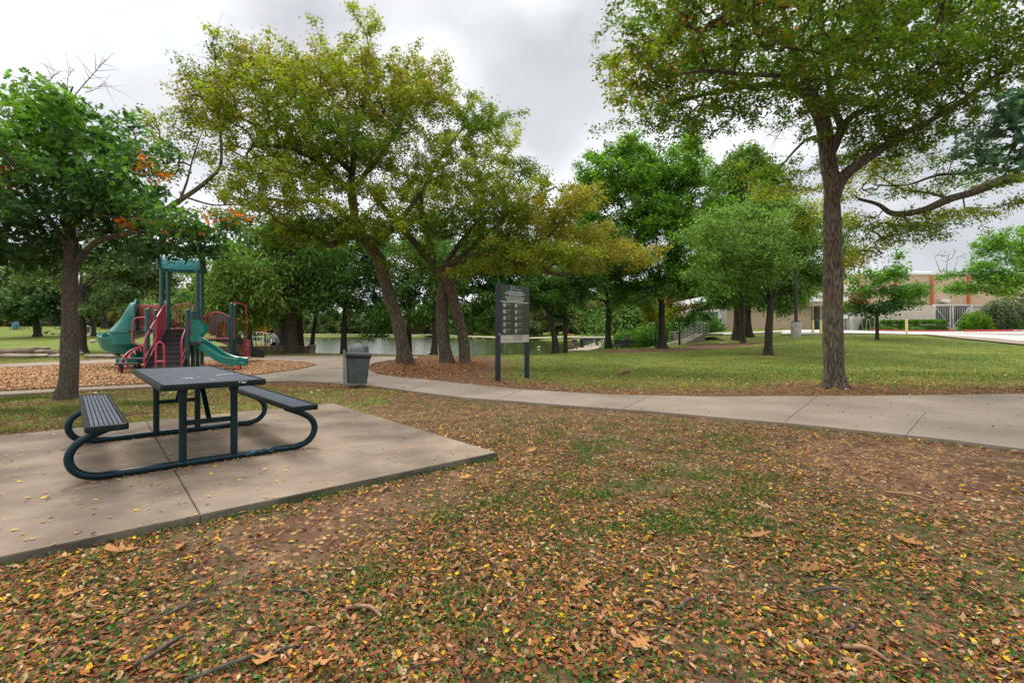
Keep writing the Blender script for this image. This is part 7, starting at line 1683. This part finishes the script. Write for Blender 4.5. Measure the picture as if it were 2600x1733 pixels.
# small green ground cover growing in patches
GA = [tuple(G0(a, b)[:2]) for a, b in [(1000,1012),(1800,1062),(1930,1150),(2010,1400),(1900,1520),(1500,1690),(1250,1640),(1000,1560),(1040,1400),(1230,1200),(1190,1100)]]
GB = [tuple(G0(a, b)[:2]) for a, b in [(2250,1320),(2650,1320),(2680,1580),(2300,1500)]]
def d_gc(x, y):
    n1 = .20 + .80 * sst(.43, .70, fbm(x * 4.3 + 40, y * 4.3 + 11, 5)) * sst(.3, .6, fbm(x * 1.2 + 4, y * 1.2 + 1, 3)) * (.10 + .90 * (1 - sst(-.3, .5, np.minimum(polydist(x, y, GA), polydist(x, y, GB))))); dry = np.minimum(polydist(x, y, DRY1), polydist(x, y, DRY2))
    return np.clip(n1 * (.08 + .92 * sst(-.4, .3, dry)), 0, 1) * np.where(y < 3, .8, 1.0)
q = scatter(68000, 1.35, 11.5, d_gc, off, .8); h = rg_.random(len(q)) ** 1.5 * .022 + .012
P = np.column_stack([q, h]); V_, F_, k = leaf_geo(P, .0165, rg_, 'quad', -.1, .45)
V_[:, 2] = np.maximum(V_[:, 2], .004)
GPAL = [((.06, .155, .022), 4), ((.095, .21, .035), 3), ((.035, .095, .014), 3)]
tag(link('ground_cover', np_mesh('ground_cover', V_, F_, np.repeat(lpick(len(q), GPAL), k, axis=0)), M['leaf']), kind='stuff')
# lawn blades
def blades(name, q, h, w, cols, m='leaf_matte'):
    n = len(q); z_ = terr(q[:, 0], q[:, 1]); a = rg_.random(n) * 6.283; hh = h * (.5 + rg_.random(n)); lean = rg_.normal(size=(n, 2)) * .5
    b0 = np.column_stack([q[:, 0] + np.cos(a) * w, q[:, 1] + np.sin(a) * w, z_ - .005]); b1 = np.column_stack([q[:, 0] - np.cos(a) * w, q[:, 1] - np.sin(a) * w, z_ - .005])
    tpp = np.column_stack([q[:, 0] + lean[:, 0] * hh, q[:, 1] + lean[:, 1] * hh, z_ + hh]); V = np.stack([b0, b1, tpp], 1).reshape(-1, 3)
    return tag(link(name, np_mesh(name, V, np.arange(3 * n).reshape(n, 3), np.repeat(cols, 3, axis=0)), M[m]), kind='stuff')
def dg(x, y): return sst(.95, 1.25, grassness(x, y) + fbm(x * 1.3, y * 1.3, 5) * .5 + fbm(x * .35 + 9, y * .5, 3) * .42)
q = scatter(90000, 8.2, 32, dg, lambda x, y: off(x, y) & (polydist(x, y, LAKE) > 1), .75)
blades('grass', q, .042, .006, lpick(len(q), [((.085, .15, .022), 4), ((.135, .19, .035), 3), ((.21, .19, .07), 1.3), ((.05, .095, .015), 3)]))
q = scatter(15000, 5, 9.5, lambda x, y: dg(x, y) * (x < -2.4), off, 1); blades('grass', q, .04, .004, lpick(len(q), [((.10, .135, .03), 4), ((.15, .175, .045), 3), ((.21, .19, .075), 1.5)]))
q = scatter(16000, 2.3, 11, d_gc, off, 1); blades('grass', q, .045, .0020, lpick(len(q), GPAL))
# leaves lying on the lawn, and pale flecks
q = scatter(26000, 9.5, 30, lambda x, y: .25 + .75 * (1 - dg(x, y)), lambda x, y: off(x, y) & (polydist(x, y, LAKE) > 1), .85); P = np.column_stack([q, terr(q[:, 0], q[:, 1]) + .035]); lay('lawn_leaves', P, .048, 'quad', lpick(len(P)))
q = scatter(160, 9.5, 26, None, off); P = np.column_stack([q, terr(q[:, 0], q[:, 1]) + .05]); lay('pale_flecks', P, .06, 'quad', lpick(len(P), [((.62, .58, .5), 1)]))
# wood chips standing proud of the mulch
q = scatter(26000, 9, 22, None, lambda x, y: inpoly(x, y, MULCH) , 1.0); P = np.column_stack([q, np.full(len(q), .036)]); lay('wood_chips', P, .05, 'quad', lpick(len(P), [((.50, .29, .14), 4), ((.38, .20, .09), 3), ((.60, .40, .22), 2), ((.20, .10, .05), 2)]), tilt=.5)
q = scatter(5500, 14, 22, None, lambda x, y: polydist(x, y, BED) < .3, 1.0); P = np.column_stack([q, np.full(len(q), .02)]); lay('bed_leaves', P, .055, 'quad', lpick(len(P)), tilt=.4)
# twigs
def twigs(name, n, y0, y1, l0, l1, r, mat_):
    q = scatter(n, y0, y1, None, off); Vs = []; Fs = []; nv = 0
    for x, y in q:
        a = rg_.random() * 6.283 if rg_.random() < .5 else rg_.normal() * .5 + .5; L_ = rg_.uniform(l0, l1); rr = r * rg_.uniform(.6, 1.3); pts = [np.array([x, y, .012])]
        for s in range(5): a += rg_.normal() * .22; pts.append(pts[-1] + np.array([math.cos(a), math.sin(a), 0]) * L_ / 5); pts[-1][2] = .010 + rg_.random() * .014
        V, F = limb_tube(pts, np.linspace(rr, rr * .45, 6), 5, seed=1, knob=.12); Vs.append(V); Fs.append(F + nv); nv += len(V)
        if rg_.random() < .5:
            b = a + rg_.choice([-.7, .7]); p0 = pts[2]; V, F = limb_tube([p0, p0 + np.array([math.cos(b), math.sin(b), .1]) * L_ * .15, p0 + np.array([math.cos(b), math.sin(b), .02]) * L_ * .3], [rr * .6, rr * .5, rr * .25], 4, seed=2); Vs.append(V); Fs.append(F + nv); nv += len(V)
    tag(link(name, np_mesh(name, np.concatenate(Vs), np.concatenate(Fs)), mat_, smooth=True), kind='stuff')
twigs('fallen_twigs', 260, 1.4, 6.5, .06, .34, .0032, M['twig']); twigs('fallen_twigs', 120, 5, 11, .08, .4, .004, M['twig'])
def stick(a, b, r, lab, mt='twig', bend=.02):
    p = G0(*a, .015); q_ = G0(*b, .02); m_ = p.lerp(q_, .5) + Vector((bend, bend, .012)); V, F = limb_tube(cr([tuple(p), tuple(m_), tuple(q_)], 4), np.linspace(r, r * .6, 9), 8, seed=int(a[0]), knob=.15)
    o = link('fallen_stick', np_mesh('fallen_stick', V, F), M[mt], smooth=True); o.location = (0, 0, 0); tag(o, lab, 'stick', 'sticks among the fallen leaves')
M['tan_stick'] = pmat('tan_stick', (.34, .19, .10), .9, c2=(.18, .10, .06), scale=20)
stick((2250, 1248), (2370, 1272), .011, 'straight tan stick on the bare soil at the right', 'tan_stick', 0)
stick((470, 1728), (750, 1640), .010, 'long dark forked stick at the lower left among leaves')
stick((340, 1690), (470, 1610), .009, 'dark stick near the bottom left, left of the long forked one')
stick((400, 1570), (540, 1510), .006, 'thin dark stick left of the green patch at lower left')
stick((880, 1540), (970, 1565), .012, 'thick brown stick in the middle of the leaf litter', 'tan_stick')
stick((700, 1500), (800, 1520), .006, 'slim dark stick above the thick brown one')
stick((2040, 1505), (2170, 1508), .008, 'dark curved stick on bare soil at the lower right', 'twig', .03)
stick((1720, 1545), (1768, 1520), .008, 'short dark stick in the middle of the right half')
stick((1610, 1525), (1680, 1545), .009, 'short pale tan stick left of the short dark one', 'tan_stick')
stick((1635, 1408), (1690, 1448), .006, 'slim tan stick beside a green patch right of centre', 'tan_stick')
stick((2140, 1640), (2260, 1680), .010, 'thin brown stick at the lower right corner area', 'tan_stick')
stick((560, 1385), (600, 1440), .004, 'thin dark twig in front of the slab joint')
stick((510, 1320), (552, 1280), .0022, 'thin upright weed stalk at the slab joint', 'dead_twig')
# weeds and soil creeping over the pad edge, and a few hairline cracks
n = 1500; s_ = rg_.random(n) * 5.2; q = np.array([[A0.x, A0.y]]) + s_[:, None] * np.array([[U1.x, U1.y]]) + np.array([[.66, -.751]]) * (np.abs(rg_.normal(size=(n, 1))) * .05 + .012) * np.array([[1, 1]])
q = q[fbm(q[:, 0] * 4, q[:, 1] * 4, 3) > .5]; blades('edge_weeds', q, .05, .0022, lpick(len(q), GPAL))
# pebbles
q = scatter(600, 1.5, 9, None, off); P = np.column_stack([q, np.full(len(q), .006)]); lay('pebbles', P, .012, 'quad', lpick(len(P), [((.42, .32, .26), 3), ((.55, .50, .45), 1), ((.65, .65, .68), .4)]), tilt=.3)
